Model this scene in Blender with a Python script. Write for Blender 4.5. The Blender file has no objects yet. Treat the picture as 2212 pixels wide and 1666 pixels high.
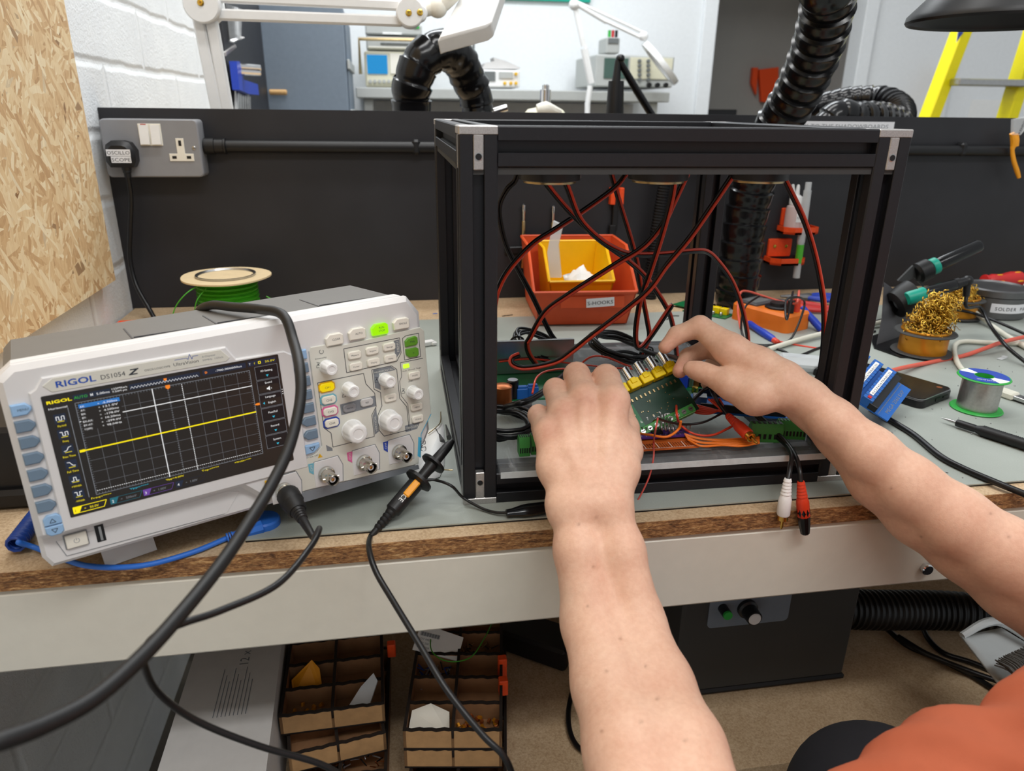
import bpy, bmesh, math, random
import numpy as np
from mathutils import Matrix, Vector
PI=math.pi
SC=bpy.context.scene; COL=SC.collection
random.seed(7)
# ---------------------------------------------------------------- camera
CAM=np.array([0.0,-0.5219,0.3341]); YAW,PITCH,ROLL,FPX=0.1666,0.3630,0.0123,1568.48
def _axes():
    f=np.array([math.sin(YAW)*math.cos(PITCH),math.cos(YAW)*math.cos(PITCH),-math.sin(PITCH)])
    r=np.array([math.cos(YAW),-math.sin(YAW),0]); u=np.cross(r,f)
    c,s=math.cos(ROLL),math.sin(ROLL)
    return c*r+s*u,-s*r+c*u,f
AR,AU,AF=_axes()
cd=bpy.data.cameras.new('camera'); cam=bpy.data.objects.new('camera',cd); COL.objects.link(cam)
cam.matrix_world=Matrix([[AR[i],AU[i],-AF[i],CAM[i]] for i in range(3)]+[[0,0,0,1]])
cd.sensor_fit='HORIZONTAL'; cd.sensor_width=36; cd.lens=36*FPX/2212; cd.clip_start=0.02; cd.clip_end=60
cd.dof.use_dof=True; cd.dof.focus_distance=0.72; cd.dof.aperture_fstop=8.5
SC.camera=cam
# ---------------------------------------------------------------- light and exposure
SC.view_settings.view_transform='Standard'; SC.view_settings.look='None'; SC.view_settings.gamma=1
SC.view_settings.use_curve_mapping=False; SC.view_settings.exposure=0.0
W=bpy.data.worlds.new('room_ambient'); SC.world=W; W.use_nodes=True
W.node_tree.nodes['Background'].inputs[0].default_value=(0.93,0.97,1.0,1); W.node_tree.nodes['Background'].inputs[1].default_value=0.50
def lamp(name,loc,sx,sy,power,color=(1.0,0.995,0.98),rot=(0,0,0)):
    l=bpy.data.lights.new(name,'AREA'); l.shape='RECTANGLE'; l.size=sx; l.size_y=sy; l.energy=power; l.color=color
    o=bpy.data.objects.new(name,l); COL.objects.link(o); o.location=loc; o.rotation_euler=rot; return o
lamp('ceiling_tube_light',(-0.1,0.30,1.75),1.5,0.16,15)
lamp('ceiling_tube_light',(0.9,-1.0,1.85),1.5,0.16,19)
lamp('ceiling_tube_light',(-0.4,-1.2,1.85),1.5,0.16,19)
lamp('ceiling_tube_light',(0.4,2.2,1.85),2.4,0.5,46,(0.93,0.97,1.0))
lamp('ceiling_tube_light',(0.25,1.1,1.85),1.5,0.16,14)
SC.cycles.max_bounces=6; SC.cycles.diffuse_bounces=3; SC.cycles.glossy_bounces=3; SC.cycles.transmission_bounces=6; SC.cycles.transparent_max_bounces=8
SC.cycles.caustics_reflective=False; SC.cycles.caustics_refractive=False
# ---------------------------------------------------------------- pixel to place (2212x1666 photograph)
def ray(x,y):
    a,b=(x-1106)/FPX,-(y-833)/FPX
    return a*AR+b*AU+AF
def _on(x,y,ax,v):
    d=ray(x,y); return Vector(CAM+d*((v-CAM[ax])/d[ax]))
def PX(x,y,v): return _on(x,y,0,v)
def PY(x,y,v): return _on(x,y,1,v)
def PZ(x,y,v=0.0): return _on(x,y,2,v)
def PD(x,y,t): return Vector(CAM+ray(x,y)*t)
# ---------------------------------------------------------------- materials
def lin(h):
    if not isinstance(h,str): return tuple(h)
    h=h.lstrip('#'); c=[int(h[i:i+2],16)/255 for i in (0,2,4)]
    return tuple(x/12.92 if x<=0.04045 else ((x+0.055)/1.055)**2.4 for x in c)
MATS={}
class NT:
    def __init__(s,name):
        s.m=bpy.data.materials.new(name); s.m.use_nodes=True; s.t=s.m.node_tree; s.b=s.t.nodes['Principled BSDF']
        s.out=s.t.nodes['Material Output']; s._co=None
    def n(s,typ,**k):
        nd=s.t.nodes.new(typ)
        for a,v in k.items():
            if a.startswith('i_'): 
                key=a[2:]; key=int(key) if key.isdigit() else key.replace('_',' ')
                nd.inputs[key].default_value=v
            else: setattr(nd,a,v)
        return nd
    def l(s,a,b): s.t.links.new(a,b)
    def co(s,scale=(1,1,1),rot=(0,0,0)):
        if s._co is None: s._co=s.n('ShaderNodeTexCoord')
        mp=s.n('ShaderNodeMapping'); mp.inputs['Scale'].default_value=scale; mp.inputs['Rotation'].default_value=rot
        s.l(s._co.outputs['Object'],mp.inputs[0]); return mp.outputs[0]
    def noise(s,scale,detail=3,rough=0.55,sc=(1,1,1),rot=(0,0,0),dist=0):
        nd=s.n('ShaderNodeTexNoise'); nd.inputs['Scale'].default_value=scale; nd.inputs['Detail'].default_value=detail
        nd.inputs['Roughness'].default_value=rough; nd.inputs['Distortion'].default_value=dist
        s.l(s.co(sc,rot),nd.inputs['Vector']); return nd
    def ramp(s,fac,stops):
        r=s.n('ShaderNodeValToRGB'); el=r.color_ramp.elements
        while len(el)<len(stops): el.new(0.5)
        for e,(p,c) in zip(el,stops): e.position=p; e.color=(*lin(c),1) 
        s.l(fac,r.inputs[0]); return r.outputs[0]
    def mix(s,fac,a,b,mode='MIX'):
        m=s.n('ShaderNodeMix',data_type='RGBA',blend_type=mode)
        for sock,v in ((m.inputs[0],fac),(m.inputs[6],a),(m.inputs[7],b)):
            if hasattr(v,'is_linked'): s.l(v,sock)
            elif isinstance(v,(int,float)): sock.default_value=v
            else: sock.default_value=(*lin(v),1)
        return m.outputs[2]
    def bump(s,h,strength=0.3,dist=0.001):
        b=s.n('ShaderNodeBump'); b.inputs['Strength'].default_value=strength; b.inputs['Distance'].default_value=dist
        s.l(h,b.inputs['Height']); s.l(b.outputs[0],s.b.inputs['Normal'])
    def base(s,c):
        if hasattr(c,'is_linked'): s.l(c,s.b.inputs['Base Color'])
        else: s.b.inputs['Base Color'].default_value=(*lin(c),1)
def mat(name,color,rough=0.5,metal=0.0,spec=0.5,var=0.06,vs=60,bump=0.0,bs=400,trans=0,emit=0,coat=0,alpha=1,ior=1.45,sub=0):
    """plain material with a slight procedural mottling; emit only for things that give off light"""
    if name in MATS: return MATS[name]
    t=NT(name); b=t.b
    b.inputs['Roughness'].default_value=rough; b.inputs['Metallic'].default_value=metal
    b.inputs['Specular IOR Level'].default_value=spec; b.inputs['Transmission Weight'].default_value=trans
    b.inputs['Coat Weight'].default_value=coat; b.inputs['Alpha'].default_value=alpha; b.inputs['IOR'].default_value=ior
    if emit:
        b.inputs['Emission Color'].default_value=(*lin(color),1); b.inputs['Emission Strength'].default_value=emit; t.base('#050505')
    elif var:
        c=lin(color); nz=t.noise(vs,3)
        t.base(t.ramp(nz.outputs[0],[(0.3,tuple(x*(1-var) for x in c)),(0.7,tuple(min(1,x*(1+var)) for x in c))]))
    else: t.base(color)
    if bump: t.bump(t.noise(bs,2).outputs[0],bump,0.0006)
    MATS[name]=t.m; return t.m
def reg(name,t): MATS[name]=t.m; return t.m
# ---------------------------------------------------------------- mesh building
def catmull(pts,k=8):
    P=[Vector(p) for p in pts]
    if len(P)<3 or k<=1: return P
    P=[P[0]*2-P[1]]+P+[P[-1]*2-P[-2]]; out=[]
    for i in range(1,len(P)-2):
        a,b,c,d=P[i-1:i+3]
        for j in range(k):
            t=j/k; out.append(0.5*((2*b)+(c-a)*t+(2*a-5*b+4*c-d)*t*t+(3*b-a-3*c+d)*t**3))
    out.append(P[-2]); return out
def lerp_list(vals,n):
    vals=list(vals); m=len(vals)-1
    r=[]
    for i in range(n):
        f=i/(n-1)*m; a=min(int(f),m-1) if m>0 else 0; r.append(vals[a]+(vals[min(a+1,m)]-vals[a])*(f-a))
    return r
_TXT={}
def text_mesh(s):
    if s in _TXT: return _TXT[s]
    cu=bpy.data.curves.new('txt','FONT'); cu.body=s; cu.size=1; cu.resolution_u=2; cu.align_x='LEFT'
    o=bpy.data.objects.new('txt',cu); COL.objects.link(o)
    me=bpy.data.meshes.new_from_object(o.evaluated_get(bpy.context.evaluated_depsgraph_get()))
    v=[tuple(x.co) for x in me.vertices]; f=[tuple(p.vertices) for p in me.polygons]
    bpy.data.objects.remove(o); bpy.data.curves.remove(cu); bpy.data.meshes.remove(me)
    xs=[a[0] for a in v] or [0]
    _TXT[s]=(v,f,min(xs),max(xs)); return _TXT[s]
FR={}
class MB:
    def __init__(s,mat=None): s.v=[]; s.f=[]; s.mi=[]; s.mats=[]; s.M=Matrix(); s.cur=0; s.sm=[]
    def use(s,m):
        if isinstance(m,str): m=MATS[m]
        if m not in s.mats: s.mats.append(m)
        s.cur=s.mats.index(m); return s
    def add(s,vs,fs,M=None,smooth=True):
        T=s.M if M is None else s.M@M; o=len(s.v)
        s.v.extend([T@Vector(v) for v in vs]); s.f.extend([tuple(i+o for i in f) for f in fs]); s.mi.extend([s.cur]*len(fs)); s.sm.extend([smooth]*len(fs)); return s
    def box(s,c,size,ch=0.0,M=None):
        hx,hy,hz=[a/2 for a in size]; cx,cy,cz=c; ch=min(ch,hx*.98,hy*.98,hz*.98)
        if ch<=0:
            v=[(cx+x*hx,cy+y*hy,cz+z*hz) for x in (-1,1) for y in (-1,1) for z in (-1,1)]
            f=[(0,1,3,2),(4,6,7,5),(0,4,5,1),(2,3,7,6),(0,2,6,4),(1,5,7,3)]; return s.add(v,f,M)
        v=[];idx={}
        for x in (-1,1):
            for y in (-1,1):
                for z in (-1,1):
                    for a,(dx,dy,dz) in enumerate(((0,ch,ch),(ch,0,ch),(ch,ch,0))):
                        idx[(x,y,z,a)]=len(v); v.append((cx+x*(hx-dx),cy+y*(hy-dy),cz+z*(hz-dz)))
        f=[]; I=idx
        for q in (-1,1):
            f.append([I[(q,-1,-1,0)],I[(q,1,-1,0)],I[(q,1,1,0)],I[(q,-1,1,0)]][::q])
            f.append([I[(-1,q,-1,1)],I[(-1,q,1,1)],I[(1,q,1,1)],I[(1,q,-1,1)]][::q])
            f.append([I[(-1,-1,q,2)],I[(1,-1,q,2)],I[(1,1,q,2)],I[(-1,1,q,2)]][::q])
        for a in (-1,1):
            for b in (-1,1):
                f.append([I[(a,b,-1,0)],I[(a,b,-1,1)],I[(a,b,1,1)],I[(a,b,1,0)]][::a*b])
                f.append([I[(a,-1,b,2)],I[(a,-1,b,0)],I[(a,1,b,0)],I[(a,1,b,2)]][::-a*b*-1])
                f.append([I[(-1,a,b,1)],I[(-1,a,b,2)],I[(1,a,b,2)],I[(1,a,b,1)]][::a*b])
                for c2 in (-1,1): f.append([I[(a,b,c2,0)],I[(a,b,c2,1)],I[(a,b,c2,2)]][::a*b*c2])
        return s.add(v,[tuple(x) for x in f],M)
    def prism(s,poly,z0,z1,ch=0.0,M=None,smooth=False):
        """polygon (counter-clockwise, xy) extruded from z0 to z1 with an optional chamfer at z1"""
        n=len(poly); P=[Vector((p[0],p[1])) for p in poly]
        def inset(d):
            o=[]
            for i in range(n):
                a,b,c=P[i-1],P[i],P[(i+1)%n]; e1=(b-a).normalized(); e2=(c-b).normalized()
                n1=Vector((-e1.y,e1.x)); n2=Vector((-e2.y,e2.x)); bis=n1+n2
                L=bis.length
                if L<1e-6: o.append(b+n1*d); continue
                bis/=L; k=max(0.35,bis.dot(n1)); o.append(b+bis*(d/k))
            return o
        rings=[[(p.x,p.y,z0) for p in P]]
        if ch>0: rings+= [[(p.x,p.y,z1-ch*(1 if z1>z0 else -1)) for p in P],[(p.x,p.y,z1) for p in inset(ch)]]
        else: rings.append([(p.x,p.y,z1) for p in P])
        v=[q for r in rings for q in r]; f=[]
        for k in range(len(rings)-1):
            for i in range(n):
                j=(i+1)%n; q=(k*n+i,k*n+j,(k+1)*n+j,(k+1)*n+i); f.append(q if z1>z0 else q[::-1])
        top=tuple(range((len(rings)-1)*n,len(rings)*n)); bot=tuple(range(n))[::-1]
        if z1<z0: top,bot=top[::-1],bot[::-1]
        f+= [top,bot]; return s.add(v,f,M,smooth)
    def lathe(s,prof,n=24,M=None,cap=True,a0=0,flute=None):
        v=[];f=[]
        for i,(r,z) in enumerate(prof):
            for k in range(n):
                a=a0+2*PI*k/n; rr=r*(1 if flute is None else flute(i,k)); v.append((rr*math.cos(a),rr*math.sin(a),z))
        for i in range(len(prof)-1):
            for k in range(n):
                j=(k+1)%n; f.append((i*n+k,i*n+j,(i+1)*n+j,(i+1)*n+k))
        if cap:
            f.append(tuple(range(n))[::-1]); f.append(tuple(range((len(prof)-1)*n,len(prof)*n)))
        return s.add(v,f,M)
    def cyl(s,a,b,r,n=16,r2=None,ch=0):
        a=Vector(a); b=Vector(b); d=b-a; L=d.length
        M=Matrix.Translation(a)@d.to_track_quat('Z','Y').to_matrix().to_4x4(); r2=r if r2 is None else r2
        if ch: return s.lathe([(r-ch,0),(r,ch),(r2,L-ch),(r2-ch,L)],n,M)
        return s.lathe([(r,0),(r2,L)],n,M)
    def tube(s,pts,r,n=8,k=6,cap=True,flat=None,up=None):
        P=catmull(pts,k); m=len(P); R=lerp_list(r,m) if isinstance(r,(list,tuple)) else [r]*m
        v=[];f=[]; T=[]
        for i in range(m):
            d=(P[min(i+1,m-1)]-P[max(i-1,0)])
            T.append(d.normalized() if d.length>1e-9 else (T[-1] if T else Vector((0,0,1))))
        N=Vector(up) if up is not None else T[0].orthogonal(); N=(N-T[0]*N.dot(T[0])).normalized()
        fx,fy=flat if flat else (1,1)
        for i in range(m):
            if i: 
                q=T[i-1].rotation_difference(T[i]); N=q@N; N=(N-T[i]*N.dot(T[i])).normalized()
            B=T[i].cross(N)
            for j in range(n):
                a=2*PI*j/n; v.append(P[i]+N*(R[i]*fx*math.cos(a))+B*(R[i]*fy*math.sin(a)))
        for i in range(m-1):
            for j in range(n):
                q=(j+1)%n; f.append((i*n+j,i*n+q,(i+1)*n+q,(i+1)*n+j))
        if cap: f.append(tuple(range(n))[::-1]); f.append(tuple(range((m-1)*n,m*n)))
        return s.add(v,f)
    def ball(s,c,r,n=12,m=8,sc=(1,1,1)):
        prof=[(max(1e-5,r*math.sin(PI*i/m)),-r*math.cos(PI*i/m)) for i in range(m+1)]
        return s.lathe(prof,n,Matrix.Translation(Vector(c))@Matrix.Diagonal((*sc,1)))
    def quad(s,a,b,c,d): return s.add([a,b,c,d],[(0,1,2,3)])
    def poly(s,pts,M=None): return s.add(pts,[tuple(range(len(pts)))],M)
    def line(s,a,b,w,z=0,M=None):
        a=Vector((a[0],a[1],0)); b=Vector((b[0],b[1],0)); d=(b-a).normalized(); nn=Vector((-d.y,d.x,0))*(w/2); zz=Vector((0,0,z))
        return s.add([a-nn+zz,b-nn+zz,b+nn+zz,a+nn+zz],[(0,1,2,3)],M)
    def pline(s,pts,w,z=0,closed=False):
        P=[Vector(p) for p in pts]; n=len(P)
        for i in range(n if closed else n-1): s.line(P[i],P[(i+1)%n],w,z)
        return s
    def text(s,t,x,y,size,z=0,align='l',width=None,bold=0,M=None,shear=0):
        v,f,a,b=text_mesh(t); w=(b-a) or 1; sx=size if width is None else width/w
        ox={'l':0,'c':-w*sx/2,'r':-w*sx}[align]
        for dx,dy in ([(0,0)] if not bold else [(0,0),(bold,0),(0,bold*.7),(bold,bold*.7)]):
            s.add([(x+ox+(p[0]-a+shear*p[1])*sx+dx,y+p[1]*size+dy,z+(dx+dy)*.003) for p in v],f,M,False)
        return s
    def build(s,name,parent=None,smooth=35,base=None):
        me=bpy.data.meshes.new(name)
        if parent is not None: inv=FR[parent].inverted()
        else:
            if base is None:
                A=np.array([tuple(v) for v in s.v]); base=((A[:,0].min()+A[:,0].max())/2,(A[:,1].min()+A[:,1].max())/2,A[:,2].min())
            inv=Matrix.Translation(-Vector(base))
        me.from_pydata([tuple(inv@v) for v in s.v],[],s.f)
        for m in s.mats: me.materials.append(m)
        me.polygons.foreach_set('material_index',s.mi); me.polygons.foreach_set('use_smooth',s.sm)
        me.validate(); bm_=bmesh.new(); bm_.from_mesh(me); bmesh.ops.recalc_face_normals(bm_,faces=bm_.faces[:]); bm_.to_mesh(me); bm_.free(); me.update()
        if smooth: 
            try: me.set_sharp_from_angle(angle=math.radians(smooth))
            except Exception: pass
        o=bpy.data.objects.new(name,me); COL.objects.link(o)
        if parent is not None: o.parent=parent; FR[o]=FR[parent]
        else: o.location=base; FR[o]=Matrix.Translation(Vector(base))
        return o
def tag(o,label,cat,group=None,kind=None):
    o['label']=label; o['category']=cat
    if group: o['group']=group
    if kind: o['kind']=kind
    return o
def thing(name,label,cat,loc=(0,0,0),group=None,rz=0):
    o=bpy.data.objects.new(name,None); COL.objects.link(o); o.empty_display_size=0.02
    o.location=loc; o.rotation_euler=(0,0,rz); FR[o]=Matrix.Translation(Vector(loc))@Matrix.Rotation(rz,4,'Z')
    return tag(o,label,cat,group)
def struct(name,mb,smooth=35):
    o=mb.build(name,None,smooth,base=(0,0,0)); o['kind']='structure'; return o
def frame(o,x,y,z=None):
    """matrix with given origin and axes"""
    x=Vector(x).normalized(); y=Vector(y); y=(y-x*y.dot(x)).normalized(); zz=x.cross(y)
    return Matrix(((x.x,y.x,zz.x,o[0]),(x.y,y.y,zz.y,o[1]),(x.z,y.z,zz.z,o[2]),(0,0,0,1)))
def rrect(x0,y0,x1,y1,r,n=4):
    o=[]
    for cx,cy,a in ((x1-r,y0+r,-PI/2),(x1-r,y1-r,0),(x0+r,y1-r,PI/2),(x0+r,y0+r,PI)):
        for i in range(n+1): o.append((cx+r*math.cos(a+PI/2*i/n),cy+r*math.sin(a+PI/2*i/n)))
    return o
def chrect(x0,y0,x1,y1,c): return [(x0+c,y0),(x1-c,y0),(x1,y0+c),(x1,y1-c),(x1-c,y1),(x0+c,y1),(x0,y1-c),(x0,y0+c)]
def circle(cx,cy,r,n=20): return [(cx+r*math.cos(2*PI*i/n),cy+r*math.sin(2*PI*i/n)) for i in range(n)]
def T(x,y,z): return Matrix.Translation((x,y,z))
def RX(a): return Matrix.Rotation(a,4,'X')
def RY(a): return Matrix.Rotation(a,4,'Y')
def RZ(a): return Matrix.Rotation(a,4,'Z')
# ---------------------------------------------------------------- named materials
def P(*a,**k): return mat(*a,**k)
P('white_paint','#eceff1',0.7,var=0.02); P('black_board','#26262a',0.5,var=0.16,vs=9,bump=0.1,bs=900)
P('cream_metal','#ddd9cc',0.38,var=0.02); P('black_plastic','#141416',0.42,var=0.1); P('black_gloss','#0e0e10',0.2,var=0.05)
P('black_rubber','#121213',0.5,var=0.12,bump=0.1); P('dark_grey_plastic','#4a4a4d',0.5,var=0.05); P('grey_plastic','#8b8c90',0.5,var=0.03)
P('scope_white','#dddcdc',0.42,var=0.015,bump=0.04,bs=1500); P('scope_panel','#d6d5cb',0.5,var=0.01); P('scope_grey','#6f6d6a',0.5,var=0.02)
P('white_plastic','#ebebea',0.35,var=0.02); P('cream_plastic','#ece8dc',0.4,var=0.02); P('slate_button','#6d8296',0.4,var=0.03); P('sky_button','#93b8de',0.35,var=0.02)
P('green_button','#5f9a2c',0.4,var=0.03); P('ink','#2a2f38',0.6,var=0); P('ink_blue','#1f4fae',0.6,var=0); P('ink_grey','#7d8288',0.6,var=0); P('ink_cyan','#4fb2d8',0.6,var=0); P('ink_pink','#d9669c',0.6,var=0); P('ink_navy','#2745a6',0.6,var=0); P('ink_yellow','#e0b020',0.6,var=0); P('ink_teal','#6fb0c4',0.6,var=0); P('paper','#f1f1ef',0.7,var=0.02); P('label_tape','#e9eaee',0.4,var=0.01)
P('steel','#b9b9b8',0.28,1.0,var=0.06,vs=90); P('nickel','#c8c3b8',0.22,1.0,var=0.06,vs=90); P('cast_alu','#bdbab8',0.42,0.85,var=0.12,vs=900,bump=0.25,bs=1400); P('chrome','#dddddd',0.1,1.0,var=0.02); P('brass','#dcb450',0.24,1.0,var=0.1); P('gold','#e0b45a',0.25,1.0,var=0.05); P('dark_steel','#6f6f70',0.4,0.8,var=0.08)
P('red_wire','#d8452c',0.35,var=0.05); P('bright_red_wire','#d8432c',0.4,var=0.04); P('black_wire','#0f0f11',0.35,var=0.05); P('orange_wire','#e0721a',0.4,var=0.03); P('white_wire','#dcdacb',0.5,var=0.03); P('green_wire','#3f9c1f',0.4,var=0.08); P('salmon_wire','#d8604e',0.4,var=0.03); P('pink_wire','#c9564d',0.35,var=0.03); P('silver_wire','#a9a9ac',0.3,0.8,var=0.03)
P('orange_print','#f0501b',0.5,var=0.05,vs=200); P('orange_bin','#d9552a',0.5,var=0.06,vs=25); P('yellow_bin','#f2bd0a',0.42,var=0.03); P('yellow_ladder','#f3e600',0.4,var=0.02); P('orange_rubber','#e8781d',0.5,var=0.03)
P('pcb_green','#0f6b3c',0.4,var=0.08,vs=150); P('pcb_dark','#123a2a',0.4,var=0.1,vs=200); P('pcb_purple','#43246e',0.4,var=0.08,vs=150); P('perf_brown','#b5581f',0.5,var=0.06,vs=150); P('perf_hole','#5a2a0d',0.7,var=0); P('terminal_green','#3c8a3e',0.45,var=0.04); P('terminal_light','#7fbf74',0.45,var=0.04); P('rca_yellow','#f4d500',0.35,var=0.02); P('blue_plastic','#1f3fb0',0.4,var=0.04); P('strap_blue','#2e6fd0',0.42,var=0.03); P('strap_navy','#1d4294',0.42,var=0.03); P('connector_blue','#1e62b4',0.4,var=0.03); P('teal_plastic','#15a28c',0.4,var=0.03); P('rca_white','#eeeeee',0.4,var=0.01); P('rca_red','#cf3a1c',0.4,var=0.03); P('red_plastic','#c22a2a',0.4,var=0.03); P('screwdriver_yellow','#f0a020',0.4,var=0.02); P('solder_green','#2fa843',0.4,var=0.02); P('solder_tin','#b9b7b3',0.33,0.9,var=0.08,vs=300)
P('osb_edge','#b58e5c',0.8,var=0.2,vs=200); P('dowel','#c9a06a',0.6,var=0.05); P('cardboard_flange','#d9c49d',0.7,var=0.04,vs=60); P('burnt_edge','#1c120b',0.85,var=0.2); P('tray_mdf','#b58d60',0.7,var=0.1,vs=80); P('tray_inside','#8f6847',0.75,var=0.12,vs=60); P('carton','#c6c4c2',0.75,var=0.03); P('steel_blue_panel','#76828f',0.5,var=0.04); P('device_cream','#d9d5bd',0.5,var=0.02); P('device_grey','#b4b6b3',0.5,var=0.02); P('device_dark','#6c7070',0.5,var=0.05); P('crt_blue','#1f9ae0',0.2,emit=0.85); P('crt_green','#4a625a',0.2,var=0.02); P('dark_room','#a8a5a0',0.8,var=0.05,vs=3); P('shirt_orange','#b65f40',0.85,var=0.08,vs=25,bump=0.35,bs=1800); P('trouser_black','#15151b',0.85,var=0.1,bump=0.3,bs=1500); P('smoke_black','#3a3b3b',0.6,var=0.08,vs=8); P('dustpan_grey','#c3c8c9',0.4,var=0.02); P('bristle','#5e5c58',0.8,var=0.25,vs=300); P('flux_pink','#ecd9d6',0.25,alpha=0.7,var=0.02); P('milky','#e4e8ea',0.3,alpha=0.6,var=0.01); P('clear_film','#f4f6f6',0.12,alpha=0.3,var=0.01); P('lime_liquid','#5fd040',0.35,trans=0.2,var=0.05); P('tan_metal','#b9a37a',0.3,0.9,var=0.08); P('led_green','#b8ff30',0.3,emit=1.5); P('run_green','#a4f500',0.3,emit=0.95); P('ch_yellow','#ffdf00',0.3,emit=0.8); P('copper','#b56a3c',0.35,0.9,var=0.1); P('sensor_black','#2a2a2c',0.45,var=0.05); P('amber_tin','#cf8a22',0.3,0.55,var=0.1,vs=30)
for n,c,e in (('px_white','#ffffff',0.9),('px_grey','#9a9ea6',0.6),('px_grid','#7c7d82',0.55),('px_yellow','#ffe800',1.0),('px_blue','#2f7fd0',0.8),('px_navy','#27324a',0.55),('px_cyan','#35c8e8',0.8),('px_purple','#8a56c8',0.55),('px_teal','#2a7f90',0.6),('px_orange','#ff8a20',0.9),('px_green','#37c02c',0.8),('px_panel','#1a1c22',0.4)): P(n,c,0.3,emit=e)
t=NT('screen_black'); t.base('#050505'); t.b.inputs['Roughness'].default_value=0.32; t.b.inputs['Emission Color'].default_value=(0.012,0.009,0.007,1); t.b.inputs['Emission Strength'].default_value=1; reg('screen_black',t)
# grey bench mat
t=NT('bench_mat'); n1=t.noise(6,4); n2=t.noise(900,2)
c=t.ramp(n1.outputs[0],[(0.3,'#959b94'),(0.7,'#a4aaa3')]); t.base(t.mix(0.12,c,n2.outputs[0],'OVERLAY')); t.b.inputs['Roughness'].default_value=0.5; t.bump(n2.outputs[0],0.05,0.0003); reg('bench_mat',t)
# chipboard faces and raw edge
t=NT('chipboard'); a=t.noise(420,3,0.7); b=t.noise(60,4,0.6); c=t.ramp(a.outputs[0],[(0.3,'#8f7253'),(0.45,'#b89a78'),(0.55,'#cbb08d'),(0.7,'#dcc8a8')])
d=t.ramp(b.outputs[0],[(0.3,'#b09674'),(0.7,'#c9b191')]); t.base(t.mix(0.5,c,d)); t.b.inputs['Roughness'].default_value=0.65; t.bump(a.outputs[0],0.15,0.0004); reg('chipboard',t)
t=NT('chipboard_edge'); a=t.noise(260,4,0.75,sc=(0.30,1,1.3),dist=0.6); b=t.noise(700,3,0.7,sc=(0.4,1,1.2)); c=t.ramp(a.outputs[0],[(0.33,'#24150b'),(0.43,'#6a4326'),(0.52,'#96683d'),(0.60,'#c4945c'),(0.70,'#ecca94')])
d=t.ramp(b.outputs[0],[(0.35,'#3a220f'),(0.55,'#a5764a'),(0.7,'#e0bb84')]); t.base(t.mix(0.4,c,d)); t.b.inputs['Roughness'].default_value=0.8; t.bump(a.outputs[0],0.8,0.0015); reg('chipboard_edge',t)
# oriented strand board: overlapping stretched flakes, one random tint each
t=NT('strand_board'); col=None
for k,(rot,sx,sy,sc) in enumerate(((0.9,1,0.2,150),(1.9,1,0.18,120),(1.45,1,0.2,95),(0.4,1,0.26,170),(2.5,1,0.22,140))):
    sp=t.n('ShaderNodeSeparateXYZ'); t.l(t.co(),sp.inputs[0]); cb=t.n('ShaderNodeCombineXYZ'); t.l(sp.outputs[1],cb.inputs[0]); t.l(sp.outputs[2],cb.inputs[1])
    nz=t.noise(14,2); add=t.n('ShaderNodeVectorMath',operation='MULTIPLY_ADD'); t.l(nz.outputs[1],add.inputs[0]); add.inputs[1].default_value=(0.02,0.02,0); t.l(cb.outputs[0],add.inputs[2])
    mp=t.n('ShaderNodeMapping'); mp.inputs['Rotation'].default_value=(0,0,rot); t.l(add.outputs[0],mp.inputs[0]); m2=t.n('ShaderNodeMapping'); m2.inputs['Scale'].default_value=(sx,sy,1); t.l(mp.outputs[0],m2.inputs[0])
    vo=t.n('ShaderNodeTexVoronoi'); vo.inputs['Scale'].default_value=sc; t.l(m2.outputs[0],vo.inputs['Vector'])
    s2=t.n('ShaderNodeSeparateColor'); t.l(vo.outputs['Color'],s2.inputs[0])
    c=t.ramp(s2.outputs[0],[(0.0,'#bd9a72'),(0.25,'#cfae85'),(0.5,'#dbbf97'),(0.75,'#e4cda8'),(0.97,'#ecdcbd'),(1.0,'#8a6642')])
    if col is None: col=c; h=s2.outputs[0]
    else:
        gt=t.n('ShaderNodeMath',operation='GREATER_THAN'); gt.inputs[1].default_value=0.55+0.04*k; t.l(s2.outputs[1],gt.inputs[0]); col=t.mix(gt.outputs[0],col,c)
fib=t.noise(300,3,0.6,sc=(1,1,0.15)); t.base(t.mix(0.28,col,t.ramp(fib.outputs[0],[(0.35,'#8f6b3f'),(0.65,'#f0dcb4')]),'SOFT_LIGHT')); t.b.inputs['Roughness'].default_value=0.7; t.bump(h,0.2,0.001); reg('strand_board',t)
# painted block wall
t=NT('block_wall'); sp=t.n('ShaderNodeSeparateXYZ'); t.l(t.co(),sp.inputs[0]); cb=t.n('ShaderNodeCombineXYZ'); t.l(sp.outputs[1],cb.inputs[0]); t.l(sp.outputs[2],cb.inputs[1])
off=t.n('ShaderNodeVectorMath',operation='ADD'); off.inputs[1].default_value=(-0.2,-0.0875,0); t.l(cb.outputs[0],off.inputs[0])
nz=t.noise(9,2); wob=t.n('ShaderNodeVectorMath',operation='MULTIPLY_ADD'); wob.inputs[1].default_value=(0.012,0.012,0); t.l(nz.outputs[1],wob.inputs[0]); t.l(off.outputs[0],wob.inputs[2])
br=t.n('ShaderNodeTexBrick'); br.inputs['Scale'].default_value=1; br.inputs['Brick Width'].default_value=0.45; br.inputs['Row Height'].default_value=0.105; br.inputs['Mortar Size'].default_value=0.011; br.inputs['Mortar Smooth'].default_value=0.9; t.l(wob.outputs[0],br.inputs['Vector'])
gr=t.noise(170,5,0.7); lg=t.noise(12,3); inv=t.n('ShaderNodeMath',operation='MULTIPLY_ADD'); inv.inputs[1].default_value=-1.6; t.l(br.outputs['Fac'],inv.inputs[0]); t.l(gr.outputs[0],inv.inputs[2])
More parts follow.
